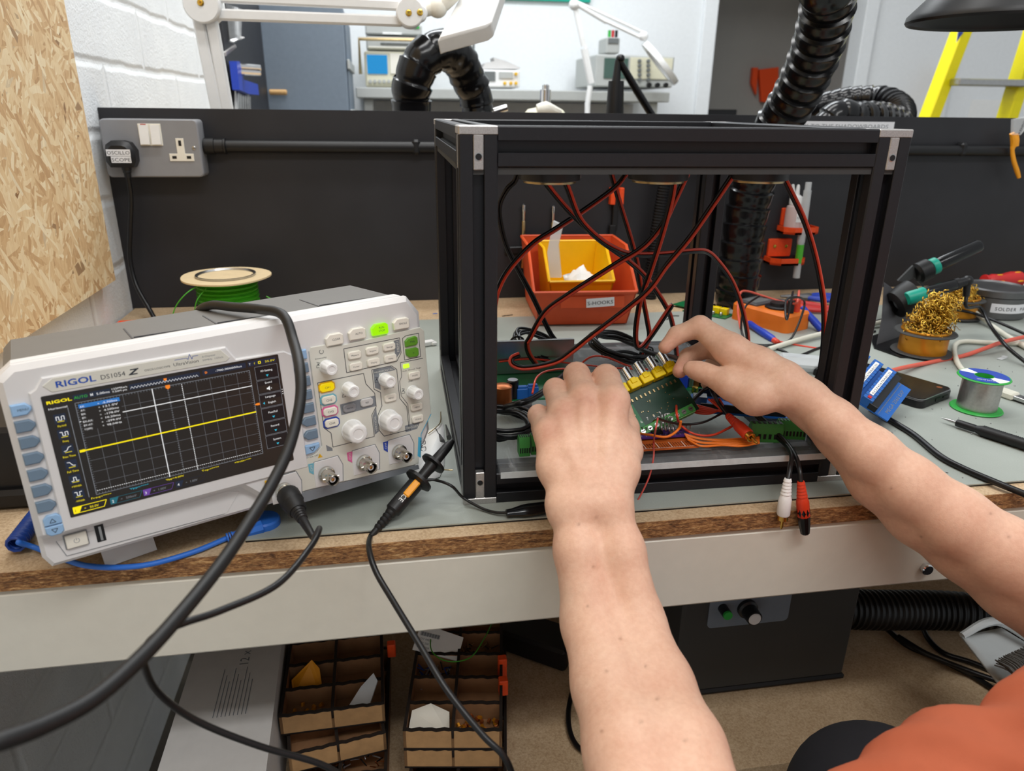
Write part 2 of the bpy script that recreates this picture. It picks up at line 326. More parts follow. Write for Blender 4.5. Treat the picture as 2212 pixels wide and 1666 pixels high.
t.base(t.ramp(lg.outputs[0],[(0.3,'#ebeef0'),(0.7,'#f4f7f8')])); t.b.inputs['Roughness'].default_value=0.8; t.bump(inv.outputs[0],0.55,0.005); reg('block_wall',t)
# concrete-ish lower wall and floor
t=NT('floor_screed'); a=t.noise(5,5); t.base(t.ramp(a.outputs[0],[(0.3,'#6d665d'),(0.7,'#8d867c')])); t.b.inputs['Roughness'].default_value=0.8; reg('floor_screed',t)
t=NT('acrylic'); b=t.b; b.inputs['Base Color'].default_value=(0.80,0.83,0.84,1); b.inputs['Roughness'].default_value=0.16; b.inputs['Specular IOR Level'].default_value=0.8
sc=t.noise(90,5,0.8,sc=(1,0.18,1),rot=(0,0,0.5)); t.l(t.ramp(sc.outputs[0],[(0.56,(0.10,)*3),(0.78,(0.45,)*3)]),b.inputs['Alpha']); reg('acrylic',t)
P('acrylic_edge','#c6ccce',0.5,var=0.08,vs=120,bump=0.3)
# anodised profile with small scratches
t=NT('anodised'); a=t.noise(700,2,0.6,sc=(0.3,1,0.3)); c=t.ramp(a.outputs[0],[(0.55,'#1d1d21'),(0.80,'#232328'),(0.86,'#6a6a70')]); t.base(c); t.b.inputs['Roughness'].default_value=0.42; t.b.inputs['Metallic'].default_value=0.25; reg('anodised',t)
# ---------------------------------------------------------------- the setting
def slab(name,m,c,s,ch=0): return struct(name,MB().use(m).box(c,s,ch))
ZF=-0.735; XW=-0.4532; YB=0.8088; HB=0.3301
struct('wall_left',MB().use('block_wall').box((XW-0.05,1.0,0.45),(0.1,4.8,2.7)))
slab('floor','floor_screed',(1.2,1.0,ZF-0.05),(5.2,6,0.1))
YW=3.45
mb=MB().use('white_paint')
dx0,dx1=PY(1537,100,YW).x,PY(1855,100,YW).x
mb.box(((XW+dx0)/2,YW+0.05,0.45),(dx0-XW,0.1,2.7)); mb.box(((dx1+4.0)/2,YW+0.05,0.45),(4.0-dx1,0.1,2.7)); mb.box(((dx0+dx1)/2,YW+0.05,1.55),(dx1-dx0,0.1,0.5)); struct('wall_back',mb)
mb=MB().use('white_paint')
for x in (dx0-0.03,dx1+0.03): mb.box((x,YW-0.012,0.45),(0.075,0.03,2.7),0.004)
o=struct('door_1',mb)
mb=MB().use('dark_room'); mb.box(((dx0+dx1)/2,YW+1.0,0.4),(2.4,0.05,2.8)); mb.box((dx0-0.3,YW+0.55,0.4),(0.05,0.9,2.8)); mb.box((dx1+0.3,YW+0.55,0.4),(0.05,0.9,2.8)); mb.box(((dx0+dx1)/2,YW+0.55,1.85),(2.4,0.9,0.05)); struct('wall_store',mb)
# ---------------------------------------------------------------- workbench and what it carries behind
b=thing('workbench','chipboard workbench with a cream steel front beam and a lower shelf','workbench',(0.6,0.4,ZF))
mb=MB().use('chipboard').box((0.72,YB/2+0.01,-0.0081),(2.34,YB+0.02,0.0162)); o=mb.build('worktop',b)
mb=MB().use('chipboard_edge').box((0.72,-0.0004,-0.0081),(2.34,0.0012,0.0160)); e=mb.build('raw_edge',b); e['label']='rough brown flaked front edge of the worktop'
MB().use('cream_metal').box((0.72,0.026,-0.0572),(2.34,0.05,0.0805),0.005).build('front_beam',b)
hb=PY(2000,1228,0.0); MB().use('chrome').cyl((hb.x,0.003,hb.z),(hb.x,-0.004,hb.z),0.006,12,ch=0.001).build('bolt',b)
ZS=-0.36
MB().use('chipboard').box((0.815,0.425,ZS-0.009),(2.15,0.77,0.018)).build('shelf',b)
for x,y in ((-0.426,0.05),(-0.12,0.76),(1.85,0.05),(1.85,0.76)): MB().use('cream_metal').box((x,y,(ZF-0.0165)/2),(0.05,0.05,-ZF-0.0165),0.004).build('leg',b)
m0,m1=PZ(530,1168,.002),PZ(1640,1083,.002)
mb=MB().use('bench_mat').box((0.7+m0.x/2+0.2,(m0.y+0.665)/2,0.0021),(1.4+0.4-m0.x,0.665-m0.y,0.0012))
mt=mb.build('bench_mat',None); tag(mt,'grey anti-static mat with a dark underside covering the worktop','mat')
MB().use('black_rubber').box((0.7+m0.x/2+0.2,(m0.y+0.665)/2,0.00078),(1.4+0.4-m0.x,0.665-m0.y,0.0014)).build('backing',mt)
b=thing('tool_board','long black tool board standing along the rear edge of the workbench','tool board',(0.6,YB,0.0))
bx0=PY(210,230,YB).x
MB().use('black_board').prism([(PY(285,665,YB).x,0.0005),(1.9,0.0005),(1.9,HB),(bx0,HB)],0,0.018,0,frame((0,YB+0.018,0),(1,0,0),(0,0,1))@T(0,0,0)).build('panel',b)
# ---------------------------------------------------------------- black profile frame
CO=Vector((0.0530,0.0466,0.0022)); CRZ=-0.0126; CW,CH,CD,CPF=0.3703,0.3207,0.3678,0.0298
CF=Matrix.Translation(CO)@RZ(CRZ)
fr=thing('profile_frame','black slotted aluminium cube frame with silver corner brackets','frame',CO,rz=CRZ)
def sect(h):
    a=0.0043; b=0.0078; o=[]
    for k in range(4):
        R=RZ(k*PI/2)
        for p in ((-h+0.001,-h),(-a-0.0004,-h),(-a,-h+0.0005),(-a,-h+0.0024),(-b,-h+0.0024),(-0.0045,-h+0.0085),(0.0045,-h+0.0085),(b,-h+0.0024),(a,-h+0.0024),(a,-h+0.0005),(a+0.0004,-h),(h-0.001,-h)):
            q=R@Vector((p[0],p[1],0)); o.append((q.x,q.y))
    return o
S=sect(CPF/2); h=CPF/2; cap=0.0066
def bar(name,a,b):
    a=Vector(a); b=Vector(b); d=(b-a); L=d.length; x=Vector((0,0,1)) if abs(d.normalized().z)<.5 else Vector((1,0,0))
    zz=d.normalized(); y=zz.cross(x); M=Matrix(((x.x,y.x,zz.x,a.x),(x.y,y.y,zz.y,a.y),(x.z,y.z,zz.z,a.z),(0,0,0,1)))
    mb=MB().use('anodised'); mb.M=CF; mb.prism(S,0,L,0,M); return mb.build(name,fr,30)
for x in (h,CW-h):
    for y in (h,CD-h): bar('post',(x,y,cap),(x,y,CH-cap))
for z,n in ((h,'bottom_rail'),(CH-h,'top_rail')):
    for y in (h,CD-h): bar(n,(CPF,y,z),(CW-CPF,y,z))
    for x in (h,CW-h): bar(n,(x,CPF,z),(x,CD-CPF,z))
for x in (0,1):
    for y in (0,1):
        for z in (0,1):
            mb=MB().use('cast_alu'); mb.M=CF
            cx=h+x*(CW-2*h); cy=h+y*(CD-2*h); s=-1 if z else 1; z0=CH if z else 0
            mb.box((cx,cy,z0+s*cap/2),(CPF+0.0004,CPF+0.0004,cap),0.0008)
            fy=-h-0.0002 if y==0 else h+0.0002
            sd=1 if y==0 else -1
            mb.box((cx,cy+fy+sd*0.0035,z0+s*0.0192),(0.0081,0.007,0.0255),0.0007)
            sx=1 if x==0 else -1
            mb.box((cx-sx*h+sx*0.0036,cy,z0+s*0.0192),(0.007,0.0081,0.0255),0.0007)
            o=mb.build('corner_bracket',fr)
            if y==0:
                mb=MB().use('black_plastic'); mb.M=CF; zc=z0+s*0.0222
                mb.lathe([(0.0024,0.0),(0.0024,0.0006)],14,T(cx,cy+fy+0.00005,zc)@RX(PI/2)); mb.use('steel').lathe([(0.0031,0),(0.0031,0.0004),(0.0025,0.0005),(0.0022,0.0001)],14,T(cx,cy+fy+0.0001,zc)@RX(PI/2),cap=False)
                mb.build('grub_screw',o)
mb=MB().use('smoke_black'); mb.M=CF; mb.box((CW/2,CD/2,CH-CPF-0.003),(CW-0.004,CD-0.004,0.005)); mb.build('roof_plate',fr)
mb=MB().use('acrylic'); mb.M=CF; x0,x1=CPF+0.0022,CW-CPF-0.0022
mb.box(((x0+x1)/2,(CD-0.03-0.0095)/2,CPF+0.0033),(x1-x0,CD-0.03+0.0095,0.0058)); mb.use('acrylic_edge').box(((x0+x1)/2,-0.0099,CPF+0.0033),(x1-x0,0.0006,0.006)); mb.build('base_plate',fr)
ZP=CPF+0.0085+0.0001   # top of the clear plate
def L2W(x,y,z): return CF@Vector((x,y,z))
# ---------------------------------------------------------------- sensors hanging under the roof plate
zb=0.2765
front=[PZ(1187,388,zb),PZ(1421,388,zb),PZ(1638,388,zb)]
yb_=PZ(1187,388,zb).y
k=0
for i,(px,py,yy,lab) in enumerate(((1187,388,.165,'left front'),(1421,388,.165,'middle front'),(1638,388,.165,'right front'),(1090,371,.31,'left rear'),(1322,373,.31,'middle rear'),(1532,372,.31,'right rear'))):
    c=PY(px,py,yy); r=0.0285 if i<3 else 0.026; top=CH-CPF-0.0035
    s=thing('transducer','round black transducer under the frame roof, '+lab+' of six','sensor',(c.x,c.y,top),'transducers under the frame roof')
    MB().use('sensor_black').lathe([(r-0.001,0),(r,0.001),(r,0.0135 if i<3 else 0.009),(r-0.003,0.0145 if i<3 else 0.010)],32,T(c.x,c.y,top)@RX(PI)).build('housing',s)
    zz=0.0145 if i<3 else 0.010
    MB().use('tan_metal').lathe([(r-0.004,zz),(r-0.004,zz+0.002),(r-0.010,zz+0.0025),(0.004,zz+0.0022)],32,T(c.x,c.y,top)@RX(PI)).build('rim',s)
    MB().use('grey_plastic').box((c.x+r*0.82,c.y+0.01,top-0.007),(r*0.5,0.02,0.013),0.001).build('terminal',s)
# ---------------------------------------------------------------- twin wires
def path(pts):
    """pixels with a world y (depth) for each"""
    return [PY(*p) for p in pts]
def twin(pts,label,c1='red_wire',c2='black_wire',r=0.0016,off=(1,0.0,0.15),group=None,k=7):
    P=catmull(pts,k); n=len(P); A=[];B=[]
    t=thing('twin_wire',label,'wire',P[-1],group or 'twin wires inside the frame')
    for i in range(n):
        d=(P[min(i+1,n-1)]-P[max(i-1,0)]).normalized(); v=P[i]-Vector(CAM); s=d.cross(v).normalized()*r*0.95
        A.append(P[i]+s); B.append(P[i]-s)
    MB().use(c1).tube(A,r,7,1).build('red_core' if 'red' in c1 else 'core',t,60); MB().use(c2).tube(B,r,7,1).build('black_core',t,60); return t
def prog(pts,y0,y1): 
    n=len(pts); return [PY(p[0],p[1],y0+(y1-y0)*i/(n-1)) for i,p in enumerate(pts)]
twin(prog([(1119,372),(1112,392),(1095,410),(1079,445),(1083,490),(1100,545),(1150,640),(1190,722),(1214,750),(1216,772),(1196,780)],.29,.31),'black twin wire hanging down beside the left front post','black_wire','black_wire')
twin(prog([(1176,392),(1208,432),(1242,469),(1290,514),(1328,542),(1358,564),(1398,602),(1439,663),(1454,706),(1462,770)],.165,.31),'red and black twin wire from the left front transducer, ending beyond the raised finger')
twin(prog([(1209,366),(1227,408),(1252,471),(1290,512),(1328,537),(1366,549),(1429,549),(1500,542),(1529,545),(1553,567),(1581,607),(1601,658),(1614,718),(1616,760)],.15,.35),'twin wire sagging across the frame, then dropping past the right rear post')
twin(prog([(1352,376),(1325,408),(1252,461),(1200,495),(1151,527),(1101,580),(1076,625),(1066,670)],.30,.15),'red and black twin wire crossing down leftwards behind the left front post')
twin(prog([(1319,370),(1338,436),(1361,511),(1376,567),(1386,630),(1398,693),(1402,730),(1385,765)],.30,.30),'red and black twin wire falling from the middle rear transducer')
twin(prog([(1459,366),(1451,428),(1429,511),(1403,592),(1383,650),(1373,718),(1379,752),(1403,731),(1451,660),(1430,690),(1395,745),(1380,780)],.17,.30),'red and black twin wire looping at its foot left of the raised finger')
twin(prog([(1489,366),(1454,441),(1434,481),(1391,532),(1328,572),(1227,637),(1177,675),(1144,731),(1138,743),(1143,765),(1160,790)],.19,.24),'red and black twin wire sweeping from the middle front transducer down to the left coil')
twin(prog([(1580,383),(1541,441),(1490,514),(1440,574),(1403,625),(1353,668),(1277,726),(1237,758),(1200,782),(1137,795),(1108,788),(1106,774),(1122,766)],.165,.21),'long red and black twin wire from the right front transducer looping over the left coil')
twin(prog([(1682,363),(1705,408),(1737,476),(1758,542),(1773,612),(1780,668),(1779,743),(1770,805),(1752,840)],.165,.17),'red and black twin wire hanging on the right, just inside the right front post')
# ---------------------------------------------------------------- coiled cables
def coil(label,c,ax,ay,n,r,flat=0.35,seed=1,band=None,tail=None,mt='black_wire'):
    rnd=random.Random(seed); ax=Vector(ax); ay=Vector(ay); nz=ax.cross(ay).normalized(); pts=[]
    for i in range(n*14):
        a=2*PI*i/14; q=0.80+0.2*rnd.random()*0.5+0.1*math.sin(i*0.37)
        pts.append(Vector(c)+ax*(math.cos(a)*q)+ay*(math.sin(a)*q)+nz*((i/(n*14)-.5)*r*5+rnd.uniform(-.6,.6)*r))
    if tail: pts+= [Vector(p) for p in tail]
    t=thing('coiled_cable',label,'cable',c); MB().use(mt).tube(pts,r,7,3).build('loops',t,60)
    if band is not None:
        m=Vector(c)+ax*math.cos(band)*0.9+ay*math.sin(band)*0.9; d=(-ax*math.sin(band)+ay*math.cos(band)).normalized()
        MB().use('black_plastic').tube([m+(nz*math.cos(u)*r*3.6+(d.cross(nz))*math.sin(u)*r*5) for u in [2*PI*i/12 for i in range(13)]],0.0012,6,2).build('tie',t)
    return t
c=PY(1165,748,.30); coil('coil of black cable lying at the left rear of the clear plate',c,PY(1222,775,.29)-c,PY(1168,722,.33)-c,7,.0017,seed=2,band=3.6)
c=PY(1340,752,.30); coil('coil of black cable behind the raised jacks, tied near its right end',c,PY(1410,775,.29)-c,PY(1345,728,.33)-c,7,.0019,seed=5,band=0.5)
c=PZ(1085,912,.045); coil('flat black cable coiled on the clear plate beside the left front post',c,(0.034,-0.002,0),(0.002,0.040,0),5,.0022,seed=8,band=1.9)
def cable(name,label,pts,r,m,cat='cable',group=None,n=8,k=8,flat=None): 
    o=MB().use(m).tube(pts,r,n,k,flat=flat).build(name,None,60,base=pts[-1]); return tag(o,label,cat,group)
cable('audio_cable','flat black cable bridging the left coil and the left fingers',[PZ(1092,880,.05),PY(1120,872,.12),PY(1150,862,.13),PY(1185,838,.16),PY(1230,800,.24)],.0033,'black_wire')
cable('audio_cable','bunched black cable running from the right coil to the pinching fingers',[PY(1385,755,.28),PY(1420,768,.24),PY(1450,772,.20),PY(1468,778,.150),PY(1484,786,.118)],.0034,'black_wire')
cable('audio_cable','thin black cable lying along the rear bottom rail behind the jacks',[PY(1300,765,.28),PY(1350,760,.29),PY(1400,775,.30),PY(1440,783,.29),PY(1500,790,.28),PY(1560,800,.27)],.0024,'black_wire')
cable('red_wire','thin red wire arching over the two raised left fingers',[PY(1240,800,.24),PY(1275,772,.24),PY(1310,772,.24),PY(1350,788,.24),PY(1390,800,.24)],.0012,'red_wire','wire')
cable('red_wire','red wire running level behind the left middle finger',[PY(1078,782,.27),PY(1150,776,.27),PY(1240,786,.26),PY(1330,795,.26),PY(1400,798,.25)],.0011,'bright_red_wire','wire')
cable('red_wire','red wire bowing over the left ring finger',[PY(1150,850,.17),PY(1160,815,.2),PY(1190,800,.22),PY(1240,800,.23),PY(1300,830,.22)],.0012,'red_wire','wire')
# ---------------------------------------------------------------- boards on the clear plate
ZB=0.0405
def onp(x,y,z=ZB): return PZ(x,y,z)
def pins(mb,a,b,n,s=.0006,h=.003):
    a=Vector(a); b=Vector(b)
    for i in range(n): p=a.lerp(b,i/(n-1)); mb.box((p.x,p.y,p.z+h/2),(s,s,h))
a=onp(1085,880); am=thing('amplifier_board','green amplifier board with capacitors and grey heatsink at the left of the plate','circuit board',(a.x+.045,a.y+.05,ZB))
x0,y0=a.x,a.y
MB().use('pcb_green').box((x0+.045,y0+.06,ZB+.0008),(.10,.09,.0016)).build('board',am)
MB().use('steel').box((x0+.05,y0+.098,ZB+.022),(.10,.006,.040),.0005).build('heatsink',am)
q=onp(1107,862,ZB); mb=MB().use('black_gloss').cyl((q.x,q.y,ZB+.001),(q.x,q.y,ZB+.022),.0065,20,ch=.001); mb.build('capacitor',am); MB().use('silver_wire').cyl((q.x,q.y,ZB+.022),(q.x,q.y,ZB+.0225),.0055,20).build('capacitor_cap',am)
q=onp(1085,878,ZB); MB().use('copper').lathe([(.006,0),(.0105,.002),(.0105,.022),(.006,.024)],20,T(q.x,q.y,ZB+.001)).build('inductor',am)
for px,py in ((1127,862),(1150,858)):
    q=onp(px,py); mb=MB().use('connector_blue').box((q.x,q.y,ZB+.007),(.012,.009,.012),.0006); mb.box((q.x,q.y-.001,ZB+.014),(.010,.005,.003),.0004); mb.build('terminal',am)
q=onp(1135,888); mb=MB().use('dark_grey_plastic').cyl((q.x-.006,q.y,ZB+.006),(q.x+.006,q.y,ZB+.006),.005,14); mb.build('relay',am)
a=onp(1500,855); rb=thing('driver_board','circuit board with a blue relay between the jacks and the pinching hand','circuit board',(a.x,a.y,ZB))
MB().use('pcb_green').box((a.x,a.y+.01,ZB+.0008),(.075,.06,.0016)).build('board',rb)
q=onp(1473,842); MB().use('blue_plastic').box((q.x,q.y+.006,ZB+.009),(.013,.012,.016),.0006).build('relay',rb)
for i,(px,py,r,hh,m) in enumerate(((1490,838,.004,.013,'steel'),(1503,836,.005,.011,'copper'),(1516,838,.004,.012,'black_gloss'),(1500,850,.0035,.008,'brass'),(1524,848,.004,.01,'steel'))):
    q=onp(px,py); MB().use(m).cyl((q.x,q.y,ZB+.0016),(q.x,q.y,ZB+hh),r,14,ch=.0006).build('capacitor',rb)
bb=onp(1600,890); o=thing('controller_board','dark blue controller board lying under the pinching hand','circuit board',(bb.x,bb.y,ZB))
M=T(bb.x,bb.y,ZB)@RZ(-.35); mb=MB().use('connector_blue'); mb.M=M; mb.box((0,.01,.0022),(.10,.05,.0018)); mb.build('board',o)
mb=MB().use('black_plastic'); mb.M=M
for yy in (-.012,.031): mb.box((0,yy,.007),(.085,.0025,.008))
mb.build('pin_header',o); mb=MB().use('steel'); mb.M=M; mb.box((-.042,.01,.007),(.014,.012,.009)); mb.build('usb_socket',o)
# perforated board with the purple module
c0,c1,c2=onp(1320,985),onp(1510,972),onp(1488,938)
ex=(c1-c0).normalized(); PL=(c1-c0).length; ey=(c2-c1); EY=ey.length
M=frame((c0.x,c0.y,ZB),ex,Vector((-ex.y,ex.x,0))); pb=thing('perforated_board','brown perforated board carrying a purple module near the front of the plate','circuit board',c0)
mb=MB().use('perf_brown'); mb.M=M; mb.box((PL/2,EY*.5,.003),(PL,EY,.0016)); 
mb.use('px_white') if 0 else mb.use('paper')
for i in range(7): mb.line((PL*.1+i*.0127,.0015),(PL*.1+i*.0127,.013),.0005,.0039)
mb.line((0,.0015),(PL,.0015),.0004,.0039)
mb.use('perf_hole')
for i in range(int(PL/.00254)-1):
    for j in range(4): mb.box((.002+i*.00254,.003+j*.00254,.0039),(.0011,.0011,.0003))
mb.build('board',pb)
mb=MB().use('pcb_purple'); mb.M=M; mb.box((PL*.58,EY*.72,.0065),(PL*.80,EY*.42,.0016)); mb.use('ink_grey')
for i in range(18): mb.line((PL*.25+i*.0048,EY*.56),(PL*.255+i*.0048,EY*.66),.0007,.0074)
mb.use('black_plastic').box((PL*.62,EY*.74,.0082),(.010,.006,.002)); mb.use('steel').box((PL*.35,EY*.7,.0085),(.007,.0035,.002)); mb.box((PL*.8,EY*.7,.0085),(.007,.0035,.002)); mb.build('module',pb)
mb=MB().use('steel'); mb.M=M
for i in range(14): mb.box((PL*.42+i*.0040,EY*.90,.0095),(.0011,.0035,.004))
mb.build('pin_header',pb)
for i,(px,py) in enumerate(((1421,915),(1429,916),(1437,917),(1445,917))):
    cable('jumper_wire','grey jumper wires from the held board down to the purple module',[PY(1424+i*5,850,.128),PY(1426+i*5,880,.125),PZ(px+8,py+6,.062),PZ(px+10,py+16,.05)],.0009,'silver_wire','wire','grey jumper wires')
for i in range(5):
    cable('orange_wire','orange wire fanning from the purple module to the right',[PZ(1478+i*2,938+i*3,.048),PZ(1515,948+i*4-(i%2)*3,.045),PZ(1560,950+i*3,.044),PZ(1600,948+i*4,.044),PZ(1640,945+i*3,.045)],.0011,'orange_wire','wire','orange wires beside the perforated board')
cable('orange_wire','single orange wire curling up over the purple module',[PZ(1376,936,.05),PZ(1405,940,.06),PZ(1440,944,.062),PZ(1465,928,.066),PZ(1471,910,.075)],.0012,'orange_wire','wire')
cable('red_wire','red wire curving right from the white plug to behind the red plug',[PY(1461,876,.11),PZ(1462,895,.07),PZ(1470,918,.055),PZ(1500,938,.047),PZ(1540,940,.046),PZ(1580,922,.05)],.0012,'red_wire','wire')
cable('black_wire','thin black wire curving from the pink wire to the red plug',[PZ(1421,904,.085),PZ(1445,912,.07),PZ(1480,917,.06),PZ(1520,912,.06),PZ(1560,893,.062)],.0012,'black_wire','wire')
cable('pink_wire','thin pink wire hanging from the module over the front rail',[PZ(1421,904,.086),PZ(1416,930,.08),PY(1412,955,.06),PY(1412,985,.038),PY(1404,1025,.036),PY(1388,1062,.034),PY(1372,1090,.034)],.0008,'pink_wire','wire')
for i in range(5):
    cable('red_wire','red wire in the bundle under the pinching hand',[PZ(1450+i*4,862+i*3,.055),PZ(1490,872+i*4,.05),PZ(1530,882+i*3,.05),PZ(1560,888-i*2,.055),PZ(1530+i*6,862,.065)],.0012,'red_wire','wire','red wires bundled under the pinching hand')
# green terminal blocks
def terminal(px,py,w,label,n,rz=0.0,mt='terminal_green'):
    q=onp(px,py); t=thing('terminal_block',label,'terminal block',(q.x,q.y,ZB-.0015)); M=T(q.x,q.y,ZB-.0015)@RZ(rz)
    mb=MB().use(mt); mb.M=M; mb.prism([(0,0),(.011,0),(.013,.012),(.009,.018),(.003,.018),(0,.012)],0,w,.0004,Matrix(((0,0,1,0),(1,0,0,0),(0,1,0,0),(0,0,0,1)))); mb.build('housing',t)
    mb=MB().use('black_plastic'); mb.M=M
    for i in range(n): mb.box((w*(i+.5)/n,.006,.0182),(w/n*.45,.006,.0006)); mb.box((w*(i+.5)/n,.0005,.006),(w/n*.5,.002,.005))
    mb.build('contact_slots',t); return t
terminal(1122,984,.010,'green terminal block standing at the left front of the plate',5)
terminal(1148,980,.012,'green terminal block half hidden behind the left hand',5)
terminal(1622,952,.030,'olive green terminal block behind the red plug tip',6,-.2)
terminal(1680,945,.026,'green terminal block under the right wrist with a row of black slots',8,-.25)
# phono plugs
def plug(label,a,b,m,tip=True,bootlen=.45,cap=None,hidden=0):
    a=Vector(a); b=Vector(b); d=(b-a); L=.040; d.normalize()
    t=thing('phono_plug',label,'plug',b); M=Matrix.Translation(a)@d.to_track_quat('Z','Y').to_matrix().to_4x4()
    prof=[(.0028,0)]
    for i in range(5): prof+= [(.0032+i*.0003,.001+i*.003),(.0036+i*.0003,.0025+i*.003),(.0029+i*.0003,.0029+i*.003)]
    prof+= [(.0048,.017),(.0056,.020),(.0058,.034),(.0050,.0355)]
    mb=MB().use(m); mb.M=M; mb.lathe(prof,18); mb.build('sleeve',t)
    if tip:
        mb=MB().use('gold'); mb.M=M; mb.lathe([(.0046,.0355),(.0046,.040),(.0034,.0405),(.0034,.0365)],18); mb.lathe([(.0015,.036),(.0015,.047),(.0008,.049)],12); mb.build('contact',t)
    if cap:
        mb=MB().use('black_gloss'); mb.M=M; mb.lathe([(.0057,.026),(.0060,.030),(.0052,.043),(.0040,.052),(.0030,.053)],10); mb.build('tape_wrap',t)
    return t
plug('white phono plug lying on the plate with its gold tip pointing left',PZ(1468,890,.052),PZ(1395,928,.050),'rca_white')
plug('red phono plug with gold tip lying below the pinching hand',PZ(1572,898,.060),PZ(1640,962,.052),'rca_red')
ya=-0.004
plug('white phono plug dangling over the front of the bench',PY(1702,1034,ya),PY(1688,1140,ya-.003),'rca_white')
plug('red phono plug dangling with black tape wrapped over its tip',PY(1730,1040,ya),PY(1738,1140,ya-.004),'rca_red',tip=False,cap=1)
cable('audio_lead','black lead hanging from the right hand to the white dangling plug',[PY(1600,870,.11),PY(1640,905,.09),PY(1672,938,.065),PY(1698,962,.045),PY(1710,985,.02),PY(1707,1010,.004),PY(1702,1035,ya)],.0022,'black_wire','cable')
cable('audio_lead','black lead hanging from the right hand to the red dangling plug',[PY(1603,868,.108),PY(1644,902,.088),PY(1676,934,.063),PY(1703,962,.043),PY(1720,990,.018),PY(1727,1015,.002),PY(1730,1041,ya)],.0022,'black_wire','cable')
cable('audio_lead','black lead running from the white plug on the plate up to the right hand',[PZ(1468,890,.052),PZ(1490,872,.06),PY(1515,848,.13),PY(1535,835,.13)],.002,'black_wire','cable')
cable('audio_lead','black lead rising from the red plug on the plate to the right hand',[PZ(1572,898,.060),PZ(1552,870,.07),PY(1540,850,.125),PY(1536,838,.13)],.002,'black_wire','cable')
# ---------------------------------------------------------------- the board held in the hands
TR=PY(1449,792,.140); TL=PY(1330,846,.122); BR=PY(1470,850,.118)
ex=(TL-TR).normalized(); dn=(BR-TR); dn=(dn-ex*dn.dot(ex)).normalized()
hbW,hbH=.105,.052
M=frame(TR,-ex,-dn)   # x to the right, y up, z towards the camera
if (M.to_3x3()@Vector((0,0,1))).dot(Vector(CAM)-TR)<0: print('held board faces away')
hd=thing('jack_board','green circuit board with five yellow phono jacks held in the left hand','circuit board',TR+dn*hbH)
mb=MB().use('pcb_dark'); mb.M=M; mb.box((-hbW/2,-hbH/2,0),(hbW,hbH,.0016)); mb.use('pcb_green').box((-hbW*.78,-hbH*.62,.0009),(hbW*.42,hbH*.5,.0004)); mb.build('board',hd)
mb=MB().use('tan_metal'); mb.M=M
rnd=random.Random(3)
for i in range(11): mb.box((-.006-i*.0052,-.016,.0014),(.0016,.0032,.0010))
for i in range(18): mb.box((-.004-rnd.random()*.06,-.022-rnd.random()*.018,.0012),(.0011,.0007,.0008))
mb.build('components',hd); mb=MB().use('paper'); mb.M=M
for i,s in enumerate('56789'): mb.text(s,-.070+i*.0074,-.0405,.0045,.0013)
mb.build('printed_numbers',hd)
for i in range(5):
    mb=MB().use('rca_yellow'); mb.M=M; x=-.006-i*.0145
    mb.box((x,-.003,.0055),(.0125,.010,.010),.0006); mb.box((x,.0,.0108),(.006,.006,.002),.0004); j=mb.build('jack',hd)
    mb=MB().use('chrome'); mb.M=M; mb.lathe([(.0052,0),(.0052,.0135),(.0044,.0142),(.0038,.0138),(.0034,.004)],20,T(x,.0022,.0058)@RX(-PI/2)); mb.build('barrel',j)
mb=MB().use('terminal_green'); mb.M=M; mb.box((-.045,-hbH+.002,.0055),(.072,.008,.010),.0006); tb=mb.build('screw_terminal',hd)
mb=MB().use('terminal_light'); mb.M=M; mb.box((-.045,-hbH-.0022,.0052),(.071,.0006,.0085)); mb.use('steel')
for i in range(9): mb.lathe([(.0024,0),(.0024,.0006)],12,T(-.078+i*.0080,-hbH+.0015,.0106)); 
mb.use('black_plastic')
for i in range(9): mb.box((-.078+i*.0080,-hbH+.0015,.0113),(.0040,.0006,.0003))
mb.build('screws',tb)
# ---------------------------------------------------------------- oscilloscope (front panel in millimetres: u right, v up, w towards the room)
SO=Vector((-0.2273,-0.0379,0.0674)); SY,ST=0.4303,-0.1000
RM=(RZ(SY)@RX(ST)).to_3x3(); su=RM@Vector((1,0,0)); sv=RM@Vector((0,0,1))
SM=frame(SO,su,sv)@RZ(0.013)@Matrix.Scale(0.001,4)
sc_=thing('oscilloscope','white four channel oscilloscope with its screen lit, propped on the left of the bench','oscilloscope',(SO.x+.1,SO.y+.1,0.003))
def sm(m): 
    b=MB().use(m); b.M=SM; return b
def mirr(p): return p
rc=sm('scope_grey'); rc.prism([(-20,-34),(274,-34),(274,108),(268,113),(-14,107),(-20,101)],-125,-20,0); rc.use('dark_grey_plastic')
for u in (62,122,205): rc.box((u,107.2+u*.0213,-62),(1.2,1,50)); rc.box((u+30,107.9+u*.0213,-38),(58,1,1))
rc.box((127,-36.2,-72),(284,1,96)); rc.build('rear_case',sc_)
bz=sm('scope_white'); bz.prism([(-20,-39),(150,-39),(166,-39),(262,-39),(279,-10),(279,106),(268,115),(-14,109),(-23,102),(-24.5,-30)],-24,-9,3); 
o=bz.build('bezel',sc_)
bz=sm('scope_white')
bz.prism([(-24,-11),(-21,-14),(112,-14),(124,-26),(150,-41),(262,-40.5),(280,-8),(280.5,100),(270,115),(-14,109),(-24,101)],-9,0.0,4)
